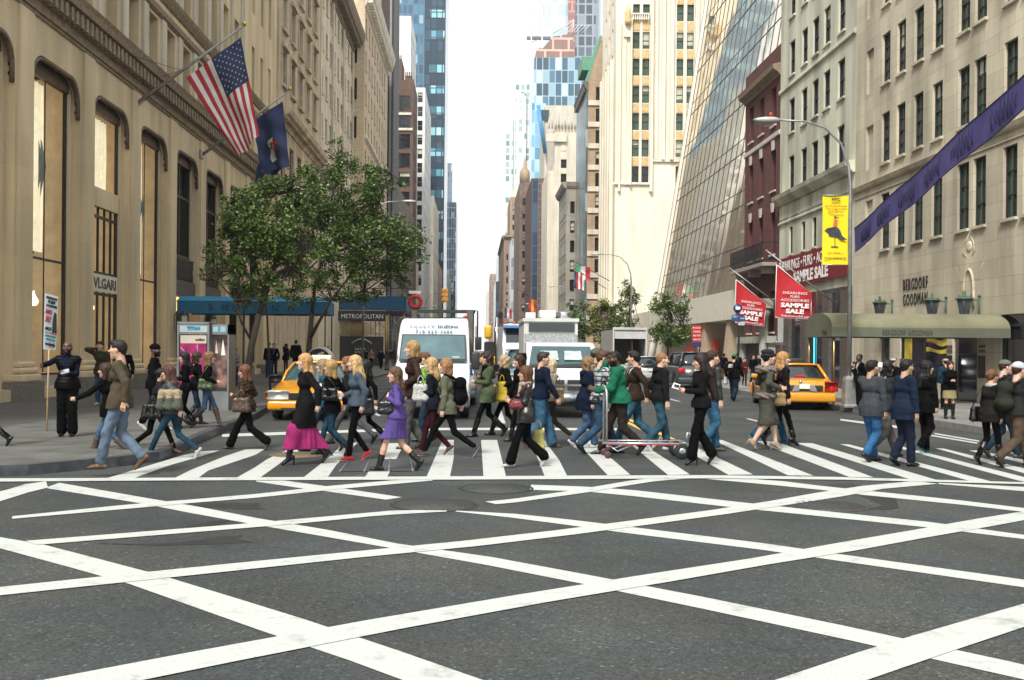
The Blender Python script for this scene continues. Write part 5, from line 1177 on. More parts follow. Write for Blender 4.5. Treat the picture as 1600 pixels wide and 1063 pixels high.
  f.sub((.105,0,-.035 if hs not in('short','buzz')else-.018),(.075,.072,.098)if hs not in('short','buzz')else(.085,.082,.098),.01)
  if hs in('short','buzz'):f.sub((.028,.085,-.035),(.065,.032,.062),.01).sub((.028,-.085,-.035),(.065,.032,.062),.01).cut((0,0,-.055),(.4,0,-1))
  amp=.007 if hs in('curly','wavy')else.0045
  f.noise=lambda X,Y,Z:amp*(np.sin(95*Y+4*np.sin(20*Z)+seed)*np.sin(60*X+3*np.sin(14*Z))+(.8*np.sin(55*Z+50*X)if hs in('curly','wavy')else 0))
  mk('hair',[(*T(xf(f.mesh(),hm)),0)],[hm_],root)
 for e in extra:
  if not isinstance(e,tuple):continue
  k=e[0]
  if k in('beanie','cap','hat'):
   f=Field(.008*q)
   if k=='beanie':f.ell((-.02,0,.052),(.108,.090,.092),.02).cut((0,0,.030),(-.15,0,-1))
   elif k=='cap':
    f.ell((-.018,0,.055),(.104,.087,.075),.02).cut((0,0,.048),(0,0,-1));
   else:f.ell((-.03,0,.10),(.11,.10,.055),.02).ell((.02,0,.055),(.105,.085,.035),.02)
   pcs=[(*T(xf(f.mesh(),hm)),0)]
   if k=='cap':f=Field(.007*q);f.ell((.105,0,.052),(.062,.06,.009),.01);pcs.append((*T(xf(f.mesh(),hm)),0))
   mk(k,pcs,[fabric(e[1])],root)
  elif k=='scarf':
   f=Field(.011*q)
   for i in range(10):
    t0,t1=2*math.pi*i/10,2*math.pi*(i+1)/10;f.cone(neck+V3(.075*math.cos(t0)+.01,.075*math.sin(t0),-.005*math.cos(t0)),neck+V3(.075*math.cos(t1)+.01,.075*math.sin(t1),-.005*math.cos(t1)),.034,.034,.02)
   f.cone(neck+V3(.09,.02,-.03),chest+V3(.13,.03,-.04),.035,.03,.02);f.noise=fold(.004,60,50);mk('scarf',[(*T(f.mesh()),0)],[fabric(e[1],e[2]if len(e)>2 else 'cloth')],root)
  elif k=='furtrim':
   f=Field(.014*q)
   for i in range(12):
    t0,t1=2*math.pi*i/12,2*math.pi*(i+1)/12
    f.cone(neck+V3(.15*math.cos(t0)-.01,.18*math.sin(t0),-.045),neck+V3(.15*math.cos(t1)-.01,.18*math.sin(t1),-.045),.062,.062,.02)
    f.cone(pel+V3(.145*math.cos(t0),.17*math.sin(t0),.01),pel+V3(.145*math.cos(t1),.17*math.sin(t1),.01),.052,.052,.02)
   f.noise=lambda X,Y,Z:.009*(np.sin(70*X+3*np.sin(50*Z))*np.sin(66*Y+2*np.sin(61*X))+np.sin(80*Z+40*X));mk('fur_trim',[(*T(f.mesh()),0)],[fabric(e[1],'fur')],root)
  elif k=='glasses':
   m=MB()
   for sg in(1,-1):m.tube([(.104,sg*.012,.016),(.104,sg*.05,.018),(.103,sg*.05,.002),(.104,sg*.014,.0),(.104,sg*.012,.016)],.0035,5);m.tube([(.103,sg*.05,.014),(.0,sg*.080,.012)],.0035,5)
   m.tube([(.104,.014,.012),(.104,-.014,.012)],.003,5);m.v=[tuple(s*(hm@Vector(v)))for v in m.v];m.build('glasses',EYE,root)
  elif k=='buttons':
   m=MB();
   for i in range(3):m.lathe(tuple(s*(pel+up*(.30-i*.09)+V3(.135,0,0))),[(.012,0),(.012,.006)],8,axis='X')
   m.build('buttons',FRD,root)
 return dict(root=root,s=s,pel=pel,neck=neck,chest=chest,up=up,Sh=Sh,Hd=Hd,hc=hc,hm=hm,A=A,face=face,loc=Vector(g_),q=q)
def local_of(pr,p):
 """local figure coordinates (unscaled) -> world"""
 r=R(pr['face']);p=np.array(p)*pr['s'];return Vector((pr['loc'].x+p[0]*math.cos(r)-p[1]*math.sin(r),pr['loc'].y+p[0]*math.sin(r)+p[1]*math.cos(r),pr['loc'].z+p[2]))
def bag(pr,label,kind,col,side=1,pos=(0,.2,-.02),size=(.30,.12,.26),fk='leather',strap=True,name='handbag',trim=None):
 """a bag carried by a figure: its own thing"""
 c=pr['pel']+V3(*pos);w_=local_of(pr,c);t=thing(name,label,name.replace('_',' '),w_,R(pr['face']));s=pr['s'];a,b_,h=[x/2 for x in size]
 f=Field(.010*pr['q']);e=min(b_,.05)
 for z0 in(-h+e,h-e):
  kx=1.0 if z0<0 else.86;f.cone((-(a-e)*kx,0,z0),((a-e)*kx,0,z0),e,e,.02)
 for x0 in(-(a-e),0,(a-e)):f.cone((x0,0,-h+e),(x0*.86,0,h-e),b_*.98,b_*.75,.03)
 f.noise=lambda X,Y,Z:.003*np.sin(40*X+9*np.sin(20*Z))*np.sin(45*Z)
 v,fc=f.mesh();cen=v[fc].mean(1);mi=(cen[:,2]>h*.15).astype(int)if trim else 0
 mk('bag_body',[(v*s,fc,mi)],[fabric(col,fk),fabric(trim,fk)if trim else fabric(col,fk)],t)
 m=MB()
 if kind=='tote' or kind=='shopper':
  for sg in(1,-1):m.tube([(-.4*a*s,sg*b_*.6*s,(h-.02)*s),(-.3*a*s,sg*b_*.5*s,(h+.10)*s),(0,sg*b_*.3*s,(h+.15)*s),(.3*a*s,sg*b_*.5*s,(h+.10)*s),(.4*a*s,sg*b_*.6*s,(h-.02)*s)],.008*s,6)
 elif kind=='backpack':
  pass
 else:
  sh=pr['Sh'][side]-c+V3(0,side*.0,.065);m.tube([(-a*.9*s,0,(h-.03)*s),tuple((sh+V3(-.06,side*.06,-.06))*s),tuple(sh*s),tuple((sh+V3(.07,side*.06,-.06))*s),(a*.9*s,0,(h-.03)*s)],.009*s,6)
 if m.v:m.build('strap',fabric(col,fk),t)
 return t
def backpack(pr,label,col):
 c=pr['chest']+V3(-.23,0,-.05);w_=local_of(pr,c);t=thing('backpack',label,'backpack',w_,R(pr['face']));s=pr['s']
 f=Field(.012*pr['q']);f.cone((0,.07,-.16),(0,-.07,-.16),.10,.10,.05).cone((0,.07,.10),(0,-.07,.10),.085,.085,.05).cone((0,0,-.16),(0,0,.1),.12,.1,.05).cone((-.08,.05,-.15),(-.08,-.05,-.15),.06,.06,.03);f.noise=lambda X,Y,Z:.004*np.sin(30*Z+20*Y)
 v,fc=f.mesh();mk('pack_body',[(v*s,fc,0)],[fabric(col)],t)
 for sg in(1,-1):
  m=MB();sh=pr['Sh'][sg]-c;m.tube([tuple(V3(.04,sg*.08,.13)*s),tuple((sh+V3(-.01,-sg*.05,.085))*s),tuple((sh+V3(.105,-sg*.05,-.04))*s),tuple((sh+V3(.145,-sg*.05,-.16))*s),tuple((sh+V3(.09,-sg*.0,-.34))*s),tuple(V3(.05,sg*.1,-.2)*s)],.018*s,6);m.build('strap',fabric(col),t)
 return t
 #  PEOPLE
BLK_=(.005,.005,.006);NAVY=(.008,.014,.036);DKN=(.010,.013,.024);JEAN=(.055,.115,.22);JEANL=(.13,.19,.27);JEAND=(.02,.045,.075);TEAL=(.015,.06,.10)
BROWN=(.055,.028,.015);BLOND=(.42,.26,.10);DBLOND=(.28,.16,.07);AUB=(.16,.065,.03);HBLK=(.012,.010,.010);HBR=(.05,.025,.014);WHT=(.62,.62,.60)
pr={}
pr['sign']=person('bald bearded man in a black puffer vest holding up the sample sale placard',105,682,532,.15,-82,skin='dark',hair=('bald',HBLK),beard=1,top=('vest',BLK_,'puffer',-.06,.03,NAVY),bot=('wide',BLK_),shoe=('shoe',BLK_),stride=.1,arms=('hold',(.16,-.22,-.10)),fat=1.04,coat2=NAVY)
pr['olive']=person('tall man in olive brown corduroy jacket and pale jeans stepping onto the left kerb',187,733,527,.10,172,skin='light',hair=('short',(.02,.014,.012)),top=('jacket',(.105,.082,.05),'knit',-.10,.018),bot=('trousers',JEANL,'denim'),shoe=('shoe',(.16,.075,.03)),stride=.62,lead=1,arms=('swing','down'),lean=3,coat2=(.5,.48,.45))
person('woman in black coat and brown slouch boots mostly hidden behind the olive jacket man',170,716,562,.0,178,fem=True,skin='light',hair=('mid',HBR),top=('coat',BLK_,'cloth',-.14,.015),bot=('slim',JEAN,'denim'),shoe=('boot',(.11,.07,.04),.28),stride=.85,lead=-1,arms=('reach','swing'),lean=8)
person('man in black jacket and beanie walking right near the phone kiosk',240,672,536,.15,5,skin='dark',hair=('bald',HBLK),beard=1,top=('jacket',BLK_,'cloth',-.08,.02),bot=('trousers',BLK_),shoe=('sneaker',WHT),stride=.5,extra=[('beanie',BLK_)])
pr['puff']=person('dark haired woman in black puffer jacket carrying a big black handbag, leaning forward',242,709,568,.05,8,fem=True,skin='olive',hair=('bun',HBLK),top=('jacket',(.016,.02,.03),'puffer',-.06,.02),bot=('slim',BLK_),shoe=('boot',(.13,.045,.02),.12),stride=.95,lead=1,arms=('bag','up'),lean=12)
bag(pr['puff'],'large black leather handbag on the arm of the woman in puffer jacket','tote',BLK_,1,(.02,-.22,-.02),(.40,.16,.28))
pr['bagw']=person('woman with long brown hair, grey vest over denim sleeves and white sneakers, striding left',268,718,563,.0,176,fem=True,skin='fair',hair=('long',(.09,.04,.028)),top=('vest',(.10,.095,.085),'cloth',-.04,.015,(.11,.15,.19)),bot=('slim',TEAL,'denim'),shoe=('sneaker',WHT),stride=1.0,lead=1,arms=('swing','strap'),lean=3)
bag(pr['bagw'],'slouchy cream and olive shoulder bag of the woman in white sneakers','shoulder',(.12,.13,.10),1,(-.03,.24,.22),(.42,.16,.34),'cloth',trim=(.46,.36,.22))
person('young woman in all black facing left between the beanie man and the phone kiosk',291,670,549,.15,190,fem=True,skin='light',hair=('long',HBLK),top=('jacket',BLK_,'cloth',-.05,.012),bot=('slim',BLK_),shoe=('boot',BLK_,.2),stride=.4,lead=1,arms=('hold','hold'))
person('brown haired woman in dark clothes half hidden in front of the phone kiosk advert',303,664,549,.15,30,fem=True,skin='light',hair=('curly',HBR),top=('jacket',BLK_,'cloth',-.05,.012),bot=('slim',JEAND,'denim'),shoe=('boot',(.05,.035,.025),.3),stride=.5)
pr['grn']=person('woman with blonde tipped brown hair, black sweater and tall brown boots by the phone kiosk',322,668,546,.15,12,fem=True,skin='light',hair=('mid',(.22,.12,.06)),top=('sweater',BLK_,'knit',-.02,.012),bot=('slim',JEAN,'denim'),shoe=('boot',(.075,.05,.035),.36),stride=.8,lead=1,arms=('bag','bag'),lean=6)
bag(pr['grn'],'green leather shoulder bag of the woman in tall brown boots','shoulder',(.09,.12,.04),-1,(-.02,-.22,.10),(.32,.12,.24))
pr['fur']=person('auburn haired woman in brown fur vest and flared black trousers, left of front taxi',386,703,564,.0,180,fem=True,skin='light',hair=('mid',AUB),top=('coat',(.07,.042,.028),'fur',-.10,.022,(.10,.055,.03)),bot=('flare',BLK_),shoe=('shoe',(.14,.07,.04)),stride=.98,lead=-1,arms=('hold','bag'),lean=4,pitch=8)
bag(pr['fur'],'brown leather tote bag on the arm of the woman in fur','tote',(.11,.065,.045),1,(.05,.24,.05),(.34,.15,.27))
person('young woman in teal jacket with dark jeans behind the magenta skirted woman',505,706,557,.0,178,fem=True,skin='fair',hair=('mid',(.30,.21,.12)),top=('jacket',(.01,.09,.15),'cloth',-.06,.012),bot=('slim',JEAND,'denim'),shoe=('boot',BLK_,.15),stride=.8,lead=1,arms=('swing','swing'))
x_=person('blonde woman in black bag strap coat half hidden just right of the teal jacket',519,712,559,.0,182,fem=True,skin='fair',hair=('mid',BLOND),top=('coat',BLK_,'cloth',-.12,.012),bot=('slim',TEAL,'denim'),shoe=('boot',BLK_,.12),stride=.7,lead=-1,arms=('strap','swing'))
bag(x_,'round black shoulder bag carried past the front taxi headlight','shoulder',BLK_,1,(.0,.22,.22),(.30,.14,.22))
person('blonde woman in long black coat over a bright magenta skirt and high heeled boots',477,726,554,.0,180,fem=True,skin='fair',hair=('long',(.55,.30,.12)),top=('coat',(.012,.011,.012),'cloth',-.36,.022),bot=('skirt',(.40,.008,.15),'cloth',.25,.19),shoe=('heelboot',BLK_,.2),stride=.72,lead=1,arms=('swing','down'),lean=2)
person('curly brown haired woman in black puffer jacket and grey jeans before the taxi windscreen',548,694,551,.0,182,fem=True,skin='fair',hair=('curly',(.24,.12,.05)),top=('jacket',(.018,.02,.028),'puffer',-.03,.018),bot=('slim',(.085,.085,.09),'denim'),shoe=('shoe',BLK_),stride=1.0,lead=1,arms=('hold','hold'),lean=4)
x_=person('woman with long dark hair and black coat behind the girl in red sneakers',572,692,558,.0,180,fem=True,skin='light',hair=('long',HBLK),top=('coat',BLK_,'cloth',-.10,.012),bot=('slim',BLK_),shoe=('boot',BLK_,.2),stride=.85,lead=1)
bag(x_,'big black shopping bag hanging behind the girl in red sneakers','tote',BLK_,1,(-.02,.22,-.12),(.30,.14,.34))
person('girl with long straight blonde hair, slate blue sweatshirt, black leggings and red sneakers',558,720,554,.0,180,fem=True,skin='fair',hair=('xlong',(.58,.38,.17)),top=('sweater',(.065,.10,.14),'cloth',-.02,.02),bot=('slim',BLK_),shoe=('sneaker',(.50,.01,.015)),stride=.36,lead=1,arms=('swing','bag'),lean=2)
pr['purp']=person('woman in purple tweed suit with knee skirt and black biker boots',621,736,568,.0,181,fem=True,skin='light',hair=('long',(.12,.065,.035)),top=('jacket',(.125,.075,.34),'knit',-.03,.012),bot=('skirt',(.125,.075,.34),'knit',.53,.175),shoe=('boot',BLK_,.20),stride=.80,lead=1,arms=('strap','bag'),lean=3,yaw=25,fat=1.05)
bag(pr['purp'],'black leather shoulder bag carried in front by the woman in purple','shoulder',BLK_,1,(.17,.14,.16),(.27,.12,.22))
person('tall blonde bobbed woman in dark maroon brown jacket before the white van',645,702,532,.0,178,fem=True,skin='fair',hair=('bob',BLOND),top=('jacket',(.045,.022,.018),'puffer',-.08,.02),bot=('trousers',(.10,.10,.10)),shoe=('shoe',(.06,.06,.03)),stride=.3,lead=1,arms=('bag','down'),extra=['hood'])
person('brown haired boy mostly hidden behind the girl with the white bag',668,690,549,.0,180,skin='fair',hair=('short',(.14,.07,.03)),top=('jacket',(.25,.55,.05),'cloth',-.05,.015),bot=('trousers',JEAND,'denim'),shoe=('shoe',BLK_),stride=.4)
pr['burg']=person('girl with long blonde hair, black cardigan and burgundy jeans carrying a white bag',678,711,556,.0,180,fem=True,skin='fair',hair=('long',(.52,.33,.15)),top=('jacket',(.014,.018,.028),'knit',-.10,.012),bot=('slim',(.045,.008,.014)),shoe=('sneaker',(.12,.06,.06)),stride=.6,lead=-1,arms=('hold','hold'))
bag(pr['burg'],'white shopping bag held in front by the girl in burgundy jeans','tote',(.60,.60,.58),1,(.24,.10,.20),(.28,.12,.30),'cloth')
pr['pack']=person('fair haired youth in olive field jacket with black backpack, leggings and running shoes',699,714,552,.0,180,fem=True,skin='fair',hair=('bob',(.33,.17,.07)),top=('jacket',(.15,.155,.095),'cloth',-.12,.016),bot=('slim',BLK_),shoe=('sneaker',(.10,.08,.10)),stride=1.05,lead=-1,arms=('down','swing'),lean=3)
backpack(pr['pack'],'black backpack worn over the olive field jacket',BLK_)
person('woman with curly dark hair in green anorak and black boots right of the white van',762,683,546,.0,180,fem=True,skin='light',hair=('wavy',(.035,.02,.015)),top=('jacket',(.085,.115,.055),'cloth',-.20,.02),bot=('slim',BLK_),shoe=('boot',BLK_,.3),stride=.78,lead=1,arms=('hold','strap'),lean=2,extra=[('scarf',BLK_)])
x_=person('older woman with short light curls and a black shawl, carrying a yellow shopping bag',790,680,552,.0,184,fem=True,skin='fair',hair=('curly',(.50,.36,.20)),top=('shawl',BLK_,'cloth',-.16,.03),bot=('slim',BLK_),shoe=('boot',BLK_,.3),stride=.8,lead=1,arms=('bag','bag'),lean=5,fat=1.1)
bag(x_,'bright yellow shopping bag hanging between two women','shopper',(.70,.50,.01),1,(.08,.26,.06),(.24,.12,.42),'cloth',name='shopping_bag')
person('young woman with dark hair half hidden behind the navy jacketed man',812,690,553,.0,178,fem=True,skin='light',hair=('long',HBR),top=('jacket',BLK_,'cloth',-.06,.012),bot=('slim',BLK_),shoe=('boot',BLK_,.2),stride=.5,yaw=20)
x_=person('woman with light blonde bob and cream knit jacket in front of the white truck',862,694,555,.0,180,fem=True,skin='fair',hair=('bob',(.62,.52,.34)),top=('jacket',(.42,.35,.25),'knit',-.02,.014),bot=('slim',(.07,.05,.03)),shoe=('shoe',(.25,.12,.06)),stride=.9,lead=1,arms=('hold','down'))
bag(x_,'tan shoulder bag of the woman in cream knit','shoulder',(.30,.20,.08),1,(-.10,.22,.10),(.20,.10,.30))
person('heavy set man in navy jacket and blue jeans walking right past the white truck',843,700,546,.0,2,skin='light',hair=('short',(.04,.03,.025)),top=('jacket',NAVY,'cloth',-.02,.02),bot=('wide',(.035,.13,.24),'denim'),shoe=('sneaker',(.10,.09,.09),0,(.45,.12,.04)),stride=.65,lead=1,arms=('down','swing'),fat=1.14,lean=2)
pr['red']=person('woman in black leather jacket, wide black trousers and white flats with a red quilted bag',822,730,568,.0,178,fem=True,skin='light',hair=('mid',(.12,.05,.025)),top=('jacket',(.012,.012,.013),'leather',-.14,.015),bot=('flare',BLK_),shoe=('shoe',(.60,.57,.52)),stride=.72,lead=1,arms=('hold','hold'),extra=[('scarf',(.42,.36,.27))],lean=2)
bag(pr['red'],'red quilted leather handbag held by the woman in leather jacket','shoulder',(.22,.008,.015),1,(.18,.14,.17),(.24,.11,.15))
x_=pr['red'];bag(x_,'yellow patterned paper shopping bag swinging behind the leather jacketed woman','shopper',(.50,.45,.12),1,(-.22,-.20,-.45),(.22,.10,.36),'cloth',name='shopping_bag')
person('light brown haired person in navy hooded jacket and jeans, left of the plaid shirt',913,701,556,.0,10,fem=True,skin='fair',hair=('curly',(.26,.16,.08)),top=('parka',NAVY,'cloth',-.18,.03),bot=('trousers',JEAN,'denim'),shoe=('sneaker',WHT),stride=.55,lead=1,arms=('hold','down'),extra=['hood'],yaw=-20)
person('person in a grey green knitted cap glimpsed behind the white plaid shirt',930,690,541,.0,5,skin='light',hair=('short',HBR),top=('jacket',(.1,.1,.09),'cloth',-.05,.015),bot=('trousers',JEAND,'denim'),shoe=('sneaker',(.4,.35,.28)),stride=.7,extra=[('beanie',(.13,.13,.08))])
person('youth in white and black plaid shirt and jeans walking right behind the green jacket man',936,709,543,.0,8,skin='fair',hair=('short',(.09,.045,.025)),top=('jacket',(.55,.56,.60),'plaid',-.03,.02),bot=('trousers',(.03,.08,.15),'denim'),shoe=('shoe',BLK_),stride=.72,lead=1,arms=('hold','swing'))
pr['green']=person('bearded man in bright green jacket pushing the platform cart with one hand on his cheek',968,711,543,.0,180,skin='dark',hair=('buzz',HBLK),beard=1,top=('hoodie',(.005,.17,.085),'cloth',-.04,.035),bot=('trousers',(.035,.024,.02)),shoe=('shoe',BLK_),stride=.78,lead=-1,arms=('push','face'),fat=1.14,lean=6,pitch=4)
person('dark haired man in brown suede jacket over a white shirt behind the green jacket',992,700,543,.0,178,skin='light',hair=('short',HBLK),top=('jacket',(.045,.025,.018),'cloth',-.04,.018),bot=('trousers',(.03,.12,.20),'denim'),shoe=('sneaker',WHT),stride=.85,lead=1,coat2=WHT)
person('man with cropped ginger hair, black hoodie and blue jeans walking right beyond the cart',1028,705,549,.0,2,skin='fair',hair=('buzz',(.30,.15,.07)),top=('hoodie',(.014,.014,.016),'cloth',-.02,.025),bot=('trousers',(.03,.10,.15),'denim'),shoe=('sneaker',WHT),stride=.48,lead=1,arms=('pocket','down'))
person('dark haired man in dark leather jacket walking right behind the long haired woman',1110,706,546,.0,2,skin='fair',hair=('short',HBR),top=('jacket',(.016,.017,.018),'leather',-.03,.018),bot=('trousers',(.03,.13,.24),'denim'),shoe=('shoe',(.12,.09,.07)),stride=.35,lead=1,arms=('down','down'))
pr['cup']=person('woman with very long black hair in black jacket and black trousers, reading something white',1095,727,556,.0,180,fem=True,skin='light',hair=('xlong',(.022,.012,.012)),top=('jacket',(.012,.011,.012),'knit',-.05,.014),bot=('flare',BLK_),shoe=('heel',BLK_),stride=.45,lead=1,arms=('hold','hold'),pitch=10)
x_=person('blonde woman in black coat, walking right beside the fur collared woman',1219,697,551,.0,8,fem=True,skin='fair',hair=('long',(.50,.26,.10)),top=('coat',(.016,.010,.012),'cloth',-.12,.014),bot=('slim',BLK_),shoe=('heelboot',BLK_,.16),stride=.72,lead=1,arms=('down','down'))
bag(x_,'gold leather handbag held low beside the fur collared woman','tote',(.45,.28,.08),1,(-.06,-.20,-.06),(.22,.10,.24),name='handbag')
person('woman in hat, grey green suit with thick fur collar and hem, and beige heels',1196,704,550,.0,6,fem=True,skin='fair',hair=('bun',HBLK),top=('jacket',(.085,.085,.062),'cloth',.0,.018),bot=('skirt',(.085,.085,.062),'cloth',.46,.17),shoe=('heel',(.42,.30,.22)),stride=.52,lead=1,arms=('bag','bag'),extra=[('furtrim',(.24,.20,.17)),('hat',(.03,.035,.045))],lean=2)
person('person with blue jeans and white soled shoes hidden behind the fur collared woman',1203,694,556,.0,5,skin='light',hair=('short',HBR),top=('jacket',BLK_,'cloth',-.02,.01),bot=('trousers',(.02,.09,.18),'denim'),shoe=('sneaker',(.02,.08,.14)),stride=.7,lead=-1)
person('man in grey trousers and dark jacket walking beside the man drinking coffee',1381,716,557,.0,15,skin='olive',hair=('curly',HBLK),top=('jacket',(.03,.035,.04),'cloth',-.04,.018),bot=('trousers',(.11,.105,.095)),shoe=('shoe',BLK_),stride=.95,lead=1,extra=[('glasses',)])
pr['coffee']=person('man in grey blazer and bright blue jeans drinking from a white cup',1360,722,561,.0,20,skin='olive',hair=('short',HBLK),top=('suit',(.060,.07,.085),'cloth',-.14,.02),bot=('trousers',(.02,.13,.32),'denim'),shoe=('shoe',BLK_),stride=.42,lead=1,arms=('drink','down'),fat=1.05)
person('dark haired woman in long black coat and teal sneakers right of the navy suited man',1443,709,563,.0,12,fem=True,skin='light',hair=('long',HBLK),top=('coat',BLK_,'cloth',-.16,.02),bot=('trousers',BLK_),shoe=('sneaker',(.02,.12,.16)),stride=.3,lead=1,arms=('down','down'))
person('man in navy blue suit with white collar walking away to the right',1411,729,560,.0,28,skin='olive',hair=('short',HBLK),top=('suit',(.012,.024,.05),'cloth',-.17,.024),bot=('trousers',(.012,.02,.042)),shoe=('shoe',BLK_),stride=.28,lead=-1,arms=('down','down'),coat2=(.6,.6,.65),fat=1.08)
person('man in grey flat cap and dark jacket near the right edge',1567,716,559,.0,10,skin='fair',hair=('buzz',HBR),top=('jacket',(.02,.02,.024),'cloth',-.04,.015),bot=('trousers',JEAND,'denim'),shoe=('shoe',(.1,.05,.03)),stride=.6,lead=-1,extra=[('cap',(.15,.16,.15)),('glasses',)])
pr['yel']=person('woman in black coat with cream hood and mustard scarf, seen from behind at right',1546,727,575,.0,35,fem=True,skin='light',hair=('bun',AUB),top=('coat',(.02,.018,.016),'cloth',-.14,.02),bot=('slim',BLK_),shoe=('boot',BLK_,.3),stride=.5,lead=-1,arms=('down','down'),extra=[('scarf',(.60,.52,.42))])
bag(pr['yel'],'round black shoulder bag on the hip of the mustard scarfed woman','shoulder',BLK_,1,(-.06,.22,.0),(.30,.14,.26))
person('person in black boots and cream coat hem leaving at the right edge',1600,712,568,.0,8,fem=True,skin='light',hair=('long',HBR),top=('coat',(.5,.48,.44),'cloth',-.25,.02),bot=('slim',BLK_),shoe=('boot',BLK_,.35),stride=.5,extra=[('beanie',(.5,.45,.38))])
pr['hatw']=person('person in white cap, dark jacket and brown trousers at the right edge',1586,730,561,.0,15,skin='fair',hair=('short',HBR),top=('jacket',(.028,.03,.026),'cloth',-.05,.018),bot=('trousers',(.115,.075,.048)),shoe=('shoe',(.03,.015,.012)),stride=.78,lead=1,arms=('strap','swing'),extra=[('beanie',(.62,.62,.64))])
backpack(pr['hatw'],'dark olive backpack worn at the right edge of the crossing',(.035,.038,.026))
person('person leaving the frame at the left edge, black boot trailing',-20,698,560,.15,184,fem=True,skin='light',hair=('long',HBR),top=('jacket',(.02,.25,.28),'cloth',-.05,.02),bot=('slim',BLK_),shoe=('boot',BLK_,.3),stride=.9,lead=1)
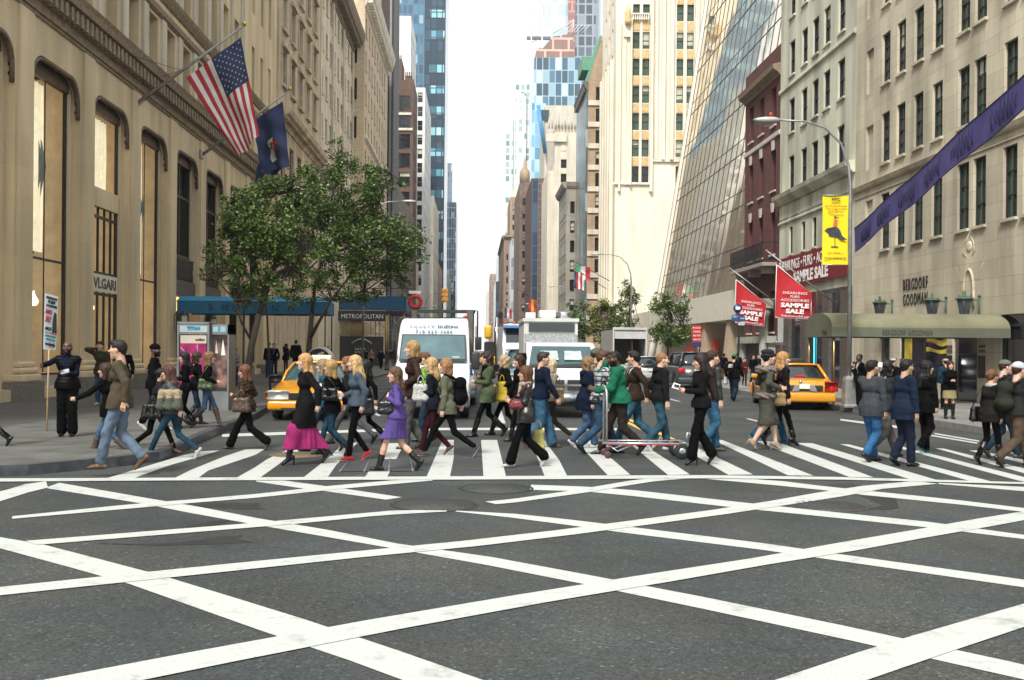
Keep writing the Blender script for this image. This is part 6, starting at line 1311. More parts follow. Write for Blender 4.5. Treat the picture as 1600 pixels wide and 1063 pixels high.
#  farther people
bgp=[('woman in black coat and yellow print skirt standing on the right pavement',1483,655,564,.15,-95,dict(fem=True,skin='light',hair=('bob',HBR),top=('coat',BLK_,'cloth',-.06,.015),bot=('skirt',(.40,.33,.14),'knit',.62,.18),shoe=('boot',BLK_,.4),stride=.1,arms=('hold','hold'))),('person in teal jacket and pale hat behind the woman in yellow skirt',1478,640,560,.15,90,dict(skin='light',hair=('short',HBR),top=('jacket',(.01,.05,.08),'cloth',-.05,.02),bot=('trousers',BLK_),shoe=('shoe',BLK_),stride=.1,extra=[('cap',(.5,.42,.3))])),('man in dark suit and white shirt standing by the lamp post',1344,638,553,.15,185,dict(skin='dark',hair=('buzz',HBLK),top=('suit',BLK_,'cloth',-.1,.02),bot=('trousers',BLK_),shoe=('shoe',BLK_),stride=.1,coat2=WHT)),('man bending his head beside the suited man at the lamp post',1337,634,565,.15,160,dict(skin='light',hair=('short',HBR),top=('jacket',BLK_,'cloth',-.06,.02),bot=('trousers',BLK_),shoe=('shoe',BLK_),stride=.1,arms=('face','down'))),('person in white cap and black jacket by the store window',1393,640,559,.15,5,dict(skin='light',hair=('short',HBR),top=('jacket',BLK_,'cloth',-.05,.02),bot=('trousers',BLK_),shoe=('shoe',BLK_),stride=.3,extra=[('cap',WHT)])),('person in grey green cap next to the yellow lit store window',1412,636,560,.15,175,dict(skin='light',hair=('short',HBR),top=('jacket',BLK_,'cloth',-.05,.02),bot=('trousers',BLK_),shoe=('shoe',BLK_),stride=.3,extra=[('cap',(.1,.14,.12))])),('shopper in black looking into the store window',1441,634,562,.15,60,dict(skin='light',hair=('short',HBLK),top=('jacket',(.03,.02,.05),'cloth',-.05,.02),bot=('trousers',BLK_),shoe=('shoe',BLK_),stride=.1)),('man in black with bright green cap and messenger bag stepping off the far kerb',1146,627,552,.0,60,dict(skin='light',hair=('short',HBLK),top=('jacket',BLK_,'cloth',-.05,.03),bot=('wide',(.012,.028,.05),'denim'),shoe=('shoe',BLK_),stride=.55,extra=[('cap',(.01,.30,.09))])),('woman in dark red coat on the far right pavement',1163,603,559,.15,-90,dict(fem=True,skin='light',hair=('short',HBR),top=('coat',(.14,.012,.018),'cloth',-.2,.02),bot=('slim',BLK_),shoe=('boot',BLK_,.3),stride=.2,arms=('hold','hold'))),('person in dark clothes right of the woman in dark red',1176,602,554,.15,-80,dict(skin='light',hair=('short',HBR),top=('jacket',BLK_,'cloth',-.1,.02),bot=('trousers',JEAND,'denim'),shoe=('shoe',BLK_),stride=.3)),('person in dark coat and tan trousers by the hedge',1131,594,552,.15,90,dict(skin='dark',hair=('short',HBLK),top=('coat',BLK_,'cloth',-.15,.02),bot=('trousers',(.16,.09,.03)),shoe=('shoe',BLK_),stride=.1)),('dark dressed person behind the green capped man',1153,597,551,.15,90,dict(skin='light',hair=('short',HBLK),top=('jacket',BLK_,'cloth',-.1,.02),bot=('trousers',BLK_),shoe=('shoe',BLK_),stride=.2)),('dark clad person at the far pavement beside the fur collared woman',1184,598,553,.15,-70,dict(skin='light',hair=('short',HBLK),top=('jacket',(.02,.02,.03),'cloth',-.1,.02),bot=('trousers',BLK_),shoe=('shoe',BLK_),stride=.3)),('driver side passer with bent head behind the right taxi roof',1238,611,557,.15,170,dict(skin='light',hair=('short',HBLK),top=('jacket',BLK_,'cloth',-.1,.02),bot=('trousers',BLK_),shoe=('shoe',BLK_),stride=.2)),('person in blue jacket beside the dark parked car',1053,597,552,.0,10,dict(skin='light',hair=('short',HBLK),top=('jacket',(.01,.04,.13),'cloth',-.1,.02),bot=('trousers',BLK_),shoe=('shoe',BLK_),stride=.2)),('person in dark red glimpsed just right of the dark leather jacket man',1122,600,560,.15,10,dict(skin='light',hair=('short',HBLK),top=('jacket',(.08,.01,.015),'cloth',-.1,.02),bot=('trousers',BLK_),shoe=('shoe',BLK_),stride=.2)),('woman in magenta top and lilac cardigan left of the street tree',367,605,543,.15,-85,dict(fem=True,skin='tan',hair=('short',(.2,.09,.04)),top=('jacket',(.30,.24,.29),'cloth',-.05,.015),bot=('trousers',(.02,.05,.1),'denim'),shoe=('shoe',BLK_),stride=.15,coat2=(.42,.01,.16),arms=('hold','hold'))),('tall dark dressed man walking behind the woman in magenta',355,598,528,.15,150,dict(skin='dark',hair=('short',HBLK),top=('jacket',(.02,.025,.03),'cloth',-.06,.02),bot=('trousers',BLK_),shoe=('shoe',BLK_),stride=.4)),('man in black jacket and blue jeans standing under the blue awning',420,591,535,.15,-90,dict(skin='light',hair=('short',HBR),top=('jacket',BLK_,'cloth',-.04,.02),bot=('trousers',(.02,.08,.2),'denim'),shoe=('shoe',BLK_),stride=.1,arms=('hold','down'))),('man in dark suit and blue shirt behind the slanting sign post',428,589,536,.15,-90,dict(skin='light',hair=('short',HBR),top=('suit',BLK_,'cloth',-.1,.02),bot=('trousers',DKN),shoe=('shoe',BLK_),stride=.1,coat2=(.1,.2,.4))),('left of the two people in black coats under the blue awning',446,584,537,.15,60,dict(fem=True,skin='light',hair=('mid',HBLK),top=('coat',BLK_,'cloth',-.15,.03),bot=('slim',BLK_),shoe=('shoe',BLK_),stride=.1,arms=('phone','down'))),('right and taller of the two people in black coats under the blue awning',462,585,531,.15,90,dict(skin='tan',hair=('buzz',HBLK),top=('coat',BLK_,'cloth',-.12,.04),bot=('trousers',BLK_),shoe=('shoe',BLK_),stride=.1)),('bald man in black above the taxi roof by the second tree',513,582,539,.15,-90,dict(skin='tan',hair=('bald',HBLK),top=('jacket',BLK_,'cloth',-.1,.02),bot=('trousers',BLK_),shoe=('shoe',BLK_),stride=.1)),('person in tan top far off under the scaffold',580,576,545,.15,-90,dict(skin='light',hair=('short',HBR),top=('jacket',(.3,.2,.14),'cloth',-.05,.02),bot=('trousers',BLK_),shoe=('shoe',BLK_),stride=.2)),('person in black far off under the scaffold beside the gold post',595,577,545,.15,90,dict(skin='light',hair=('short',HBLK),top=('coat',BLK_,'cloth',-.05,.04),bot=('trousers',BLK_),shoe=('shoe',BLK_),stride=.3)),('dark person left of the tan topped one under the scaffold',572,575,545,.15,90,dict(skin='light',hair=('short',HBLK),top=('coat',BLK_,'cloth',-.05,.04),bot=('trousers',BLK_),shoe=('shoe',BLK_),stride=.3)),('man in olive coat talking on the phone by the shop door',158,633,533,.15,-95,dict(skin='light',hair=('short',HBR),top=('jacket',(.06,.055,.03),'cloth',-.1,.02),bot=('trousers',JEAN,'denim'),shoe=('shoe',WHT),stride=.1,arms=('down','phone'))),('dark haired passer behind the shoulder of the olive jacket man',192,637,538,.15,-70,dict(skin='light',hair=('short',HBLK),top=('jacket',BLK_,'cloth',-.1,.02),bot=('trousers',BLK_),shoe=('shoe',BLK_),stride=.2)),]
for lb,a,b_,c_,h_,fc_,kw in bgp:
 x_=person(lb,a,b_,c_,h_,fc_,res=1.5 if b_>620 else 2.4,**kw)
 if 'messenger' in lb:bag(x_,'black and white striped messenger bag on the back of the green capped man','shoulder',BLK_,1,(-.18,.05,.30),(.42,.16,.28),'cloth',trim=(.5,.5,.48),name='messenger_bag');bag(x_,'thin white plastic bag held by the green capped man','tote',(.62,.64,.66),1,(-.05,.28,-.1),(.2,.12,.4),'cloth',name='plastic_bag')
 #  VEHICLES (local: front at y0 facing y, length along +y)
def carpaint(name,col):return M(name,col,.28,var=.04,vs=1.5,coat=.6)
YEL=carpaint('taxi_yellow',(.60,.245,.006));VWHT=carpaint('van_white',(.56,.585,.60));DGRY=carpaint('dark_grey_paint',(.035,.04,.045));SILV=carpaint('silver_paint',(.36,.38,.39));BLUEC=carpaint('pale_blue_paint',(.14,.20,.26))
CGL=M('car_glass',(.012,.018,.02),.03,var=0,spec=.9);TEALG=M('windscreen_glass',(.03,.07,.08),.04,var=.25,vs=1.2,spec=.9);RUB=M('tyre_rubber',(.014,.014,.015),.8,var=.1);CHR=M('chrome',(.55,.56,.57),.18,1.,var=0);BPL=M('black_plastic',(.018,.018,.019),.5,var=0)
HLT=M('headlamp_lens',(.62,.64,.62),.12,var=.2,vs=20,coat=1);TLT=M('tail_lamp_red',(.45,.01,.012),.2,var=0,coat=1);RIM=M('wheel_rim',(.30,.31,.32),.35,.8,var=.1);PLATE=M('number_plate',(.70,.70,.62),.5,var=0);AMB=M('amber_lens',(.6,.18,.01),.3,var=0)
def wheel(par,x,y,r=.34,wd=.22,rim=RIM):
 m=MB();sg=1 if x>0 else-1;x0=-sg*wd;m.lathe((0,0,0),[(r*.62,x0),(r*.93,x0),(r,x0*.8),(r,x0*.2),(r*.93,0),(r*.62,0),(r*.58,x0*.15)],24,axis='X')
 w_=m.build('wheel',RUB,par);w_.location=(x,y,r)
 m=MB();m.lathe((0,0,0),[(.02,-sg*.02),(r*.2,-sg*.02),(r*.25,-sg*.045),(r*.55,-sg*.06),(r*.6,-sg*.02),(r*.62,-sg*.03)],20,axis='X')
 for k in range(5):
  a=k*2*math.pi/5;m.box((-sg*.05,r*.35*math.cos(a)-.02,r*.35*math.sin(a)-.02),(-sg*.02,r*.35*math.cos(a)+.02,r*.35*math.sin(a)+.02))
 m.build('rim',rim,w_)
def sedan(name,label,cat,loc,rz,paint_,L=5.35,W=1.96,H=1.44,hood=.80,belt=.92,deck=.98,gh=(1.75,2.55,4.05,4.65),wh=(.95,3.90),r=.34,wagon=False,group=None,taxi=False):
 t=thing(name,label,cat,loc,rz,group)
 m=MB();secs=[];ys=sorted(set([round(v,3)for v in list(np.arange(0,L+.001,.09))+[.03,L-.03,L]]))
 for y in ys:
  e=abs(2*y/L-1);hw=W/2*(1-.10*e**7);zb=.22+.10*e**8
  for yw in wh:
   d=abs(y-yw)
   if d<r+.07:zb=max(zb,math.sqrt((r+.07)**2-d*d)+r*.92)
  zt=np.interp(y,[0,.06,.35,gh[0],gh[0]+.3,gh[3]-.2,gh[3]+.1,L-.08,L],[hood-.22,hood-.12,hood-.03,belt+.03,belt+.03,deck,deck,deck-.06,deck-.20])
  zb=min(zb,zt-.16)
  half=[(hw*.90,zb),(hw*.985,zb+.05),(hw,max(zb+.08,.52)),(hw*.985,zt-.12),(hw*.93,zt-.035),(hw*.78,zt),(hw*.3,zt+.018)]
  secs.append([(-x,y,z)for x,z in half]+[(x,y,z)for x,z in reversed(half)])
 m.loft(secs,close=True);m.build('body',paint_,t)
 a,b,c,d=gh;hb,ht=W/2*.90,W/2*.66;zb_=belt-.02
 m=MB();q=[]
 for f_,z in((0,zb_),(.35,zb_+(H-zb_)*.35),(.72,zb_+(H-zb_)*.72),(1,H-.035)):
  y0,y1=a+(b-a)*f_,d+(c-d)*f_;hw=hb+(ht-hb)*f_**1.2
  q.append([(-hw,y0+.10,z),(-hw*.6,y0,z),(0,y0-.05,z),(hw*.6,y0,z),(hw,y0+.10,z),(hw,y1-.10,z),(hw*.6,y1,z),(0,y1+.04,z),(-hw*.6,y1,z),(-hw,y1-.10,z)])
 m.loft(q,close=True);m.build('windows',TEALG if taxi else CGL,t)
 m=MB();m.loft([[(-ht*k,b-.05+(1-k)*-.03,z),(0,b-.12,z+.01),(ht*k,b-.05,z),(ht*k,c+.05,z),(0,c+.10,z+.01),(-ht*k,c+.05,z)]for k,z in((1.03,H-.045),(1.0,H-.012),(.8,H+.012),(.3,H+.02))],close=True);m.build('roof',paint_,t)
 m=MB()
 for sg in(1,-1):
  m.tube([(sg*hb,a+.06,zb_-.02),(sg*(hb*.72+ht*.28),a+(b-a)*.5+.05,zb_+(H-zb_)*.5),(sg*ht,b-.02,H-.03)],.036,6);m.tube([(sg*hb,d-.05,zb_),(sg*ht,c,H-.03)],.05 if not wagon else.06,6);m.tube([(sg*ht*1.01,b-.02,H-.035),(sg*ht*1.01,c,H-.035)],.033,6)
  ym=(a+b)/2+.95;m.tube([(sg*hb*1.003,ym,zb_),(sg*ht*1.01,ym+.05,H-.04)],.035,6)
 m.build('pillars',paint_,t)
 for sx_ in(1,-1):
  for yw in wh:wheel(t,sx_*(W/2-.03),yw,r)
 for sg in(1,-1):
  m=MB();m.rbox((sg*(W/2-.52)-(0 if sg>0 else 0),-.02,hood-.26),(sg*(W/2-.07),.16,hood-.08),.03);m.build('headlight',HLT,t)
  m=MB();m.rbox((sg*(W/2-.09),-.0+.02,hood-.26),(sg*(W/2+.0),.20,hood-.10),.02);m.build('indicator',AMB,t)
  m=MB();m.rbox((sg*(W/2-.34),L-.10,deck-.34),(sg*(W/2-.015),L+.03,deck-.10),.035);m.build('tail_light',TLT,t)
  m=MB();m.rbox((sg*(W/2-.03),a+.12,belt+.0),(sg*(W/2+.19),a+.26,belt+.14),.04);m.build('mirror',BPL if taxi else paint_,t)
 m=MB();m.rbox((-.42,-.03,hood-.28),(.42,.05,hood-.10),.02);[m.box((-.40,-.042,hood-.26+k*.033),(.40,-.03,hood-.248+k*.033))for k in range(5)];m.build('grille',BPL,t)
 m=MB();m.rbox((-W/2+.03,-.09,.26),(W/2-.03,.20,.50),.07);m.build('front_bumper',paint_,t)
 m=MB();m.rbox((-W/2+.03,L-.16,.26),(W/2-.03,L+.09,.56),.07);m.build('rear_bumper',paint_,t)
 m=MB();m.box((-.6,-.10,.27),(.6,-.085,.33));m.build('air_intake',BPL,t)
 for yy,s_ in((-.105,-1),(L+.035,1)):m=MB();z=.36 if s_<0 else deck-.30;m.box((-.155,yy-.01,z),(.155,yy+.01,z+.15));m.build('number_plate',PLATE,t)
 return t
p=P(477,600,24.6)
t=sedan('taxi','yellow taxi facing the crossing, half hidden behind walkers at left','taxi',(p.x,24.7,0),R(2),YEL,taxi=True)
m=MB();m.rbox((-.28,3.1,1.46),(.28,3.3,1.62),.04);m.build('roof_light',M('roof_light_white',(.6,.6,.5),.4,var=0),t)
p=P(1257,600,31.0);ang=R(180-9)
t=sedan('taxi','yellow taxi seen from behind by the right kerb lamp post','taxi',(0,0,0),0,YEL)
rear=Vector((p.x,31.0,0));L_=5.35;a_=R(180-8);t.rotation_euler=(0,0,a_);off=Matrix.Rotation(a_,3,'Z')@Vector((0,L_,0));t.location=rear-off
m=MB();m.rbox((-.55,L_-.0,.60),(.55,L_+.025,.79),.02);m.build('trunk_garnish',BPL,t);m=MB();m.loft([[(-.38,L_+.03,.60),(-.30,L_+.03,.79),(-.16,L_+.03,.79),(-.16,L_+.03,.62)],[(-.38,L_+.04,.60),(-.30,L_+.04,.79),(-.16,L_+.04,.79),(-.16,L_+.04,.62)]],close=True,sm=False);m.loft([[(.38,L_+.03,.60),(.30,L_+.03,.79),(.16,L_+.03,.79),(.16,L_+.03,.62)],[(.38,L_+.04,.60),(.30,L_+.04,.79),(.16,L_+.04,.79),(.16,L_+.04,.62)]],close=True,sm=False);m.build('chrome_trim',CHR,t)
m=MB();m.rbox((-.42,2.95,1.45),(.42,3.2,1.62),.04);m.build('roof_light',BPL,t)
m=MB();m.lathe((.12,L_+.0,.9),[(.045,0),(.045,.03),(.01,.04)],12,axis='Y');m.build('badge',CHR,t)
m=MB();m.box((-.15,L_-.85,1.04),(.15,L_-.78,1.09));m.build('high_brake_light',TLT,t)
#  vans and trucks: side profile lofted across the width
def side_loft(mb,prof,W,mi=0,n=((1.,.06),(.99,.025),(.965,.008),(.91,0.)),tp=.035):
 tf=lambda z:1-tp*max(0,z-1.2)*(1+max(0,z-2.3)*1.2)
 cy=sum(p[0]for p in prof)/len(prof);cz=sum(p[1]for p in prof)/len(prof);secs=[]
 for k,ins in n:secs.append([(-W/2*k*tf(z),y+(cy-y)*ins,z+(cz-z)*ins)for y,z in prof])
 for k,ins in reversed(n):secs.append([(W/2*k*tf(z),y+(cy-y)*ins,z+(cz-z)*ins)for y,z in prof])
 mb.loft(secs,close=True)
def mirror_arm(t,x,y,z,h=.42,w=.2,sg=1):
 m=MB();m.rbox((x,y-.05,z),(x+sg*w,y+.06,z+h),.04);m.tube([(x-sg*.12,y+.1,z+.1),(x+sg*.04,y,z+.1)],.02,6);m.build('mirror',BPL,t)
X0=P(674,600,25.6).x
t=thing('delivery_van','tall white high roof van with company name and phone number over its windscreen','van',(X0,25.6,0))
m=MB();W=1.98
prof=[(.12,.30),(.02,.42),(.0,.80),(.10,1.02),(.38,1.22),(.80,1.44),(1.38,2.20),(1.62,2.48),(1.95,2.63),(2.4,2.68),(5.8,2.68),(5.9,2.6),(5.9,.35),(4.9,.32)]
side_loft(m,prof,W);m.build('body',VWHT,t)
m=MB();g0,g1=Vector((0,.76,1.475)),Vector((0,1.34,2.195));n_=Vector((0,-.8,.6))*.02
m.prism([Vector((-.90,g0 .y,g0 .z))+n_,Vector((.90,g0 .y,g0 .z))+n_,Vector((.86,g1 .y,g1 .z))+n_,Vector((-.86,g1 .y,g1 .z))+n_],n_*.6,0);m.build('windscreen_surround',BPL,t)
m=MB();n2=n_*1.7;m.prism([Vector((-.86,g0 .y+.03,g0 .z+.05))+n2,Vector((.86,g0 .y+.03,g0 .z+.05))+n2,Vector((.82,g1 .y-.03,g1 .z-.04))+n2,Vector((-.82,g1 .y-.03,g1 .z-.04))+n2],n_*.3);m.build('windscreen',M('van_windscreen',(.06,.12,.135),.08,var=.3,vs=1.5,spec=.9),t)
for x0,x1 in((-.75,-.1),(.1,.8)):m=MB();m.tube([(x0,.74,1.50),(x1,.77,1.54)],.012,5);m.build('wiper',BPL,t)
m=MB();m.rbox((-.62,-.03,.62),(.62,.08,.90),.04);m.build('grille',BPL,t);m=MB();m.rbox((-.97,-.07,.30),(.97,.3,.56),.06);m.build('bumper',M('grey_bumper',(.08,.08,.085),.6),t)
for sg in(1,-1):m=MB();m.rbox((sg*.66,-.02,.68),(sg*.97,.28,.98),.05);m.build('headlight',HLT,t);mirror_arm(t,sg*1.02,.85,1.28,.46,.22,sg)
for sg in(1,-1):
 for yy in(.98,4.6):wheel(t,sg*.97,yy,.35,.24)
sl_=Vector((0,.24,.28));
letters('square',(-.33,1.515,2.425),(1,0,0),(0,.62,.78),M('grey_letters',(.30,.31,.32),.5,var=0),t,width=.68,height=.15,bold=.012,ext=.004,space=1.15)
letters('indigo',(.37,1.515,2.425),(1,0,0),(0,.62,.78),M('indigo_letters',(.02,.05,.10),.5,var=0),t,width=.56,height=.155,bold=.03,ext=.004,space=1.1)
letters('718-625-3086',(.0,1.405,2.285),(1,0,0),(0,.62,.78),M('teal_letters',(.02,.12,.17),.5,var=0),t,width=1.0,height=.105,bold=.02,space=1.25,ext=.004)
m=MB();m.box((.52,.80,1.58),(.70,.83,1.62));m.build('sticker',PLATE,t)
X0=P(884,600,26.6).x
t=thing('utility_truck','white van fronted truck with crumpled silver bumper and a diamond plate body behind','truck',(X0,26.6,0))
m=MB();prof=[(.22,.46),(.05,.60),(.0,1.02),(.12,1.14),(1.05,1.34),(1.62,1.90),(1.95,2.02),(2.4,2.05),(3.0,2.05),(3.0,.5)]
side_loft(m,prof,2.0);m.build('cab',VWHT,t)
m=MB();g0,g1=Vector((0,1.02,1.37)),Vector((0,1.60,1.90));n_=Vector((0,-.68,.73))*.022
m.prism([Vector((-.93,g0 .y+.04,g0 .z))+n_,Vector((.93,g0 .y+.04,g0 .z))+n_,Vector((.82,g1 .y,g1 .z))+n_,Vector((-.82,g1 .y,g1 .z))+n_],n_*.6);m.build('windscreen',TEALG,t)
m=MB();[m.box((x,1.22,1.52),(x+.48,1.25,1.78))for x in(-.58,.02)]
for x0 in(-.60,.06):
 m2=MB();m2 .prism([Vector((x0,1.16,1.51))+n_*2,Vector((x0+.5,1.16,1.51))+n_*2,Vector((x0+.48,1.44,1.76))+n_*2,Vector((x0+.02,1.44,1.76))+n_*2],n_*.2);m2 .build('dashboard_papers',M('papers',(.36,.42,.40),.5,var=.3,vs=9),t)
m=MB();m.prism([Vector((-.9,.92,1.345)),Vector((.9,.92,1.345)),Vector((.92,1.05,1.40)),Vector((-.92,1.05,1.40))],(0,0,.02));m.build('cowl',BPL,t)
for x0,x1 in((-.8,-.15),(.05,.75)):m=MB();m.tube([(x0,1.06,1.41),(x1,1.1,1.46)],.012,5);m.build('wiper',BPL,t)
m=MB()
m.rbox((-.80,-.04,.70),(.80,.06,1.04),.03);m.build('grille_surround',CHR,t);m=MB()
for x0 in(-.76,.04):
 for z0 in(.74,.90):m.box((x0,-.055,z0),(x0+.72,-.04,z0+.12))
m.build('grille',BPL,t)
for sg in(1,-1):m=MB();m.rbox((sg*.80,-.03,.78),(sg*.985,.12,1.02),.03);m.build('headlight',HLT,t);mirror_arm(t,sg*1.03,1.3,1.35,.34,.2,sg)
m=MB();secs=[]
for k in range(15):x=-1.02+k*.146;d=.03*math.sin(k*2.3)+.02*math.sin(k*5.1);secs.append([(x,-.16+d,.44+.02*math.sin(k*1.7)),(x,-.19+d*1.5,.54),(x,-.15+d,.66+.015*math.cos(k)),(x,.05,.64),(x,.05,.46)])
m.loft(secs,close=True);m.build('bumper',M('dented_chrome',(.42,.43,.44),.3,.9,var=.5,vs=7),t)
m=MB();m.box((-.9,.1,.30),(.9,.3,.46));m.build('valance',BPL,t)
for sg in(1,-1):
 for yy in(1.0,4.6):wheel(t,sg*.97,yy,.36,.26)
DPL=M('diamond_plate',(.42,.43,.43),.35,.7,var=.35,vs=16);m=MB();m.box((-.98,3.05,.9),(.62,6.4,2.72));m.box((-1.02,3.0,2.66),(.66,6.45,2.76))
bt=m.build('box_body',M('body_offwhite',(.50,.50,.47),.5,var=.12),t);m=MB();m.box((-.84,3.0,2.36),(.52,3.05,2.62));m.build('box_window',CGL,t)
m=MB();m.box((-.96,3.01,1.95),(.60,3.045,2.30));[m.prism([(-.92+k*.115,3.0,2.0),(-.90+k*.115,3.0,2.0),(-.83+k*.115,3.0,2.26),(-.85+k*.115,3.0,2.26)],(0,.01,0))for k in range(13)];m.build('tread_plate',DPL,t)
m=MB();m.rbox((-.48,3.6,2.80),(.02,4.3,3.02),.02);m.box((-.42,3.6,2.76),(-.04,4.3,2.82));m.build('roof_unit',M('roof_unit_white',(.6,.6,.57),.5),t);m=MB();m.lathe((.28,4.0,2.76),[(.22,0),(.24,.02),(.24,.20),(.2,.23)],16);m.build('roof_vent',CHR,t);m=MB();m.rbox((-.92,3.3,2.76),(-.62,3.7,2.94),.02);m.build('roof_box',M('roof_unit_white'),t)
t=thing('truck','white truck cab with blue sun visor and orange roof marker lights, behind the utility truck','truck',(P(810,500,43).x+.32,43,0))
m=MB();prof=[(.0,.6),(.0,1.65),(.2,1.85),(1.5,2.05),(1.9,2.85),(2.2,3.0),(3.6,3.0),(3.6,.6)];side_loft(m,prof,2.0);m.build('cab',VWHT,t)
m=MB();n_=Vector((0,-.9,.4))*.03;m.prism([Vector((-.8,1.56,2.15))+n_,Vector((.8,1.56,2.15))+n_,Vector((.8,1.86,2.76))+n_,Vector((-.8,1.86,2.76))+n_],n_*.3);m.build('windscreen',CGL,t)
m=MB();m.box((-.95,1.45,2.80),(.95,1.9,2.92));m.build('sun_visor',M('visor_blue',(.08,.22,.45),.4,var=0),t)
for k in range(5):m=MB();m.lathe((-.8+k*.4,2.2,3.0),[(.05,0),(.05,.08),(.02,.12)],8);m.build('marker_light',M('marker_orange',(.7,.08,.02),.4,var=0),t)
m=MB();m.tube([(-1.2,2.6,.8),(-1.2,2.6,3.3)],.07,8);m.build('exhaust_stack',CHR,t)
m=MB();m.box((-1.2,3.7,.7),(1.2,9,2.9));m.build('load_body',M('load_grey',(.2,.2,.19),.6),t)
for sg in(1,-1):
 for yy in(1.0,4.6,7.6):wheel(t,sg*1.0,yy,.5,.3)
t=thing('works_truck','yellow and black works truck with round yellow tank, left of the blue visored cab','truck',(P(776,500,48).x,48,0));m=MB();WY=M('works_yellow',(.68,.42,.02),.4,var=.15)
m.rbox((-.58,0,2.35),(-.22,.8,3.0),.12);m.rbox((-.60,-.05,.9),(-.02,.4,1.5),.05);m.rbox((.45,.2,2.3),(.72,.6,2.9),.08);m.build('tank',WY,t)
m=MB();m.box((-.55,.2,1.5),(.9,5,2.2));m.box((-.0,.1,.6),(.95,5,1.5));m.tube([(-.05,.1,2.0),(-.05,.1,3.15),(.95,.1,3.15),(.95,.1,2.0)],.05,6);m.build('frame',BPL,t)
for x,z in((.18,2.85),(.2,1.75),(-.02,2.45)):m=MB();m.lathe((x,-.02,z),[(.10,0),(.10,.1)],10,axis='Y');m.build('red_lamp',TLT,t)
for sg in(.85,-.6):
 for yy in(.8,3.8):wheel(t,sg,yy,.45,.3)
t=thing('dump_truck','dark bodied dump truck whose open top shows above the white van roof','truck',(P(690,500,37).x,37,0));m=MB();DG=M('dump_dark_green',(.02,.035,.032),.5,var=.3,vs=3);DGR=M('dump_brown_post',(.10,.09,.07),.6,var=.3)
m.box((-1.25,1.5,1.0),(1.2,1.6,3.05));m.box((-1.25,1.5,1),(-1.15,6.5,3.3));m.box((1.1,1.5,1),(1.2,6.5,3.3));m.box((-1.28,1.4,3.22),(1.25,1.75,3.34));m.build('dump_body',DG,t)
m=MB();m.box((.92,1.25,.6),(1.16,1.45,3.3));m.box((-1.2,1.25,.6),(-1.0,1.45,3.3));m.build('corner_posts',DGR,t)
m=MB();m.tube([(1.2,1.3,3.3),(1.34,1.3,3.3),(1.34,1.3,2.3)],.03,5);m.rbox((1.25,1.2,1.8),(1.5,1.35,2.3),.03);m.build('mirror_bracket',BPL,t)
m=MB();side_loft(m,[(0,.5),(0,1.5),(.25,2.4),(1.2,2.45),(1.2,.5)],2.1);m.build('cab',DGR,t)
m=MB();m.lathe((.86,1.15,2.95),[(.07,0),(.07,.12),(.03,.17)],8);m.build('marker_light',TLT,t)
for sg in(1,-1):
 for yy in(.8,4.0,5.4):wheel(t,sg*1.1,yy,.5,.3)
sedan('car','teal windscreened blue car squeezed behind the right side of the white van','car',(P(700,600,31.8).x+.0,31.8,0),0,BLUEC,L=4.7,W=1.85,H=1.48,taxi=True)
sedan('minivan','pale blue minivan behind the utility truck, only its windscreen corner showing','minivan',(P(826,600,36.2).x,36.2,0),0,BLUEC,L=4.9,W=1.95,H=1.85,belt=1.08,hood=.98,deck=1.15,gh=(.95,1.7,4.5,4.8),taxi=True)
t=thing('box_truck','grey box truck with its rear shutter half up, parked on the right','truck',(P(984,540,65).x,65,0));m=MB();GB=M('box_grey',(.36,.36,.35),.5,var=.15,vs=1.5)
w_=1.12;m.box((-w_,0,.9),(-w_+.08,6,3.3));m.box((w_-.08,0,.9),(w_,6,3.3));m.box((-w_,0,3.22),(w_,6,3.32));m.box((-w_,5.9,.9),(w_,6,3.3));m.box((-w_,0,.8),(w_,6,.92));m.build('box_body',GB,t)
m=MB();[m.box((-w_+.08,.04,2.62+k*.12),(w_-.08,.07,2.73+k*.12))for k in range(5)];m.build('roller_shutter',M('shutter_white',(.55,.55,.53),.5),t);m=MB();m.box((-w_,-.05,3.2),(w_,0,3.36));m.box((-w_,-.05,.8),(-w_+.1,0,3.2));m.box((w_-.1,-.05,.8),(w_,0,3.2));m.box((-w_,-.1,.7),(w_,0,.82));m.build('rear_frame',M('frame_white',(.5,.5,.48),.5),t)
m=MB();m.tube([(.2,.3,.9),(.2,.3,2.6)],.03,6);[m.rbox((-.8+k*.5,1.5+(k%2),.92),(-.4+k*.5,2.3,1.5+.2*(k%3)),.03)for k in range(3)];m.build('load',M('load_brown',(.08,.05,.03),.8),t)
for sg in(1,-1):
 for yy in(1.2,5.2):wheel(t,sg*1.0,yy,.45,.3)
t=sedan('car','silver car parked ahead of the dark SUV, seen from behind','car',(0,0,0),0,SILV,L=4.6,W=1.85,H=1.50,belt=.95);t.rotation_euler=(0,0,R(180));t.location=(P(1018,570,57).x,57+4.6,0)
t=sedan('suv','dark grey SUV parked on the right with a red tail light, seen from behind','SUV',(0,0,0),0,DGRY,L=4.7,W=1.88,H=1.78,belt=1.10,hood=1.0,deck=1.12,gh=(1.2,1.9,4.3,4.66),wh=(.9,3.75),r=.37,wagon=True);t.rotation_euler=(0,0,R(180));t.location=(P(1090,570,48).x,48+4.7,0)
for i,(px,Y,c_)in enumerate([(800,90,BPL),(690,66,YEL),(860,75,SILV),(720,95,VWHT),(760,120,YEL)]):
 sedan('car',['black car in the far traffic right of centre','yellow cab in the far traffic behind the dump truck','silver car in the far traffic behind the utility truck','white car in the far traffic between the trucks','yellow cab farthest down the street'][i],'car',(P(px,560,Y).x,Y,0),0,c_,group='cars in the far traffic')
t=thing('pedicab','silver hooded pedicab parked behind the front taxi','pedicab',(P(498,560,36).x,36,.0));m=MB()
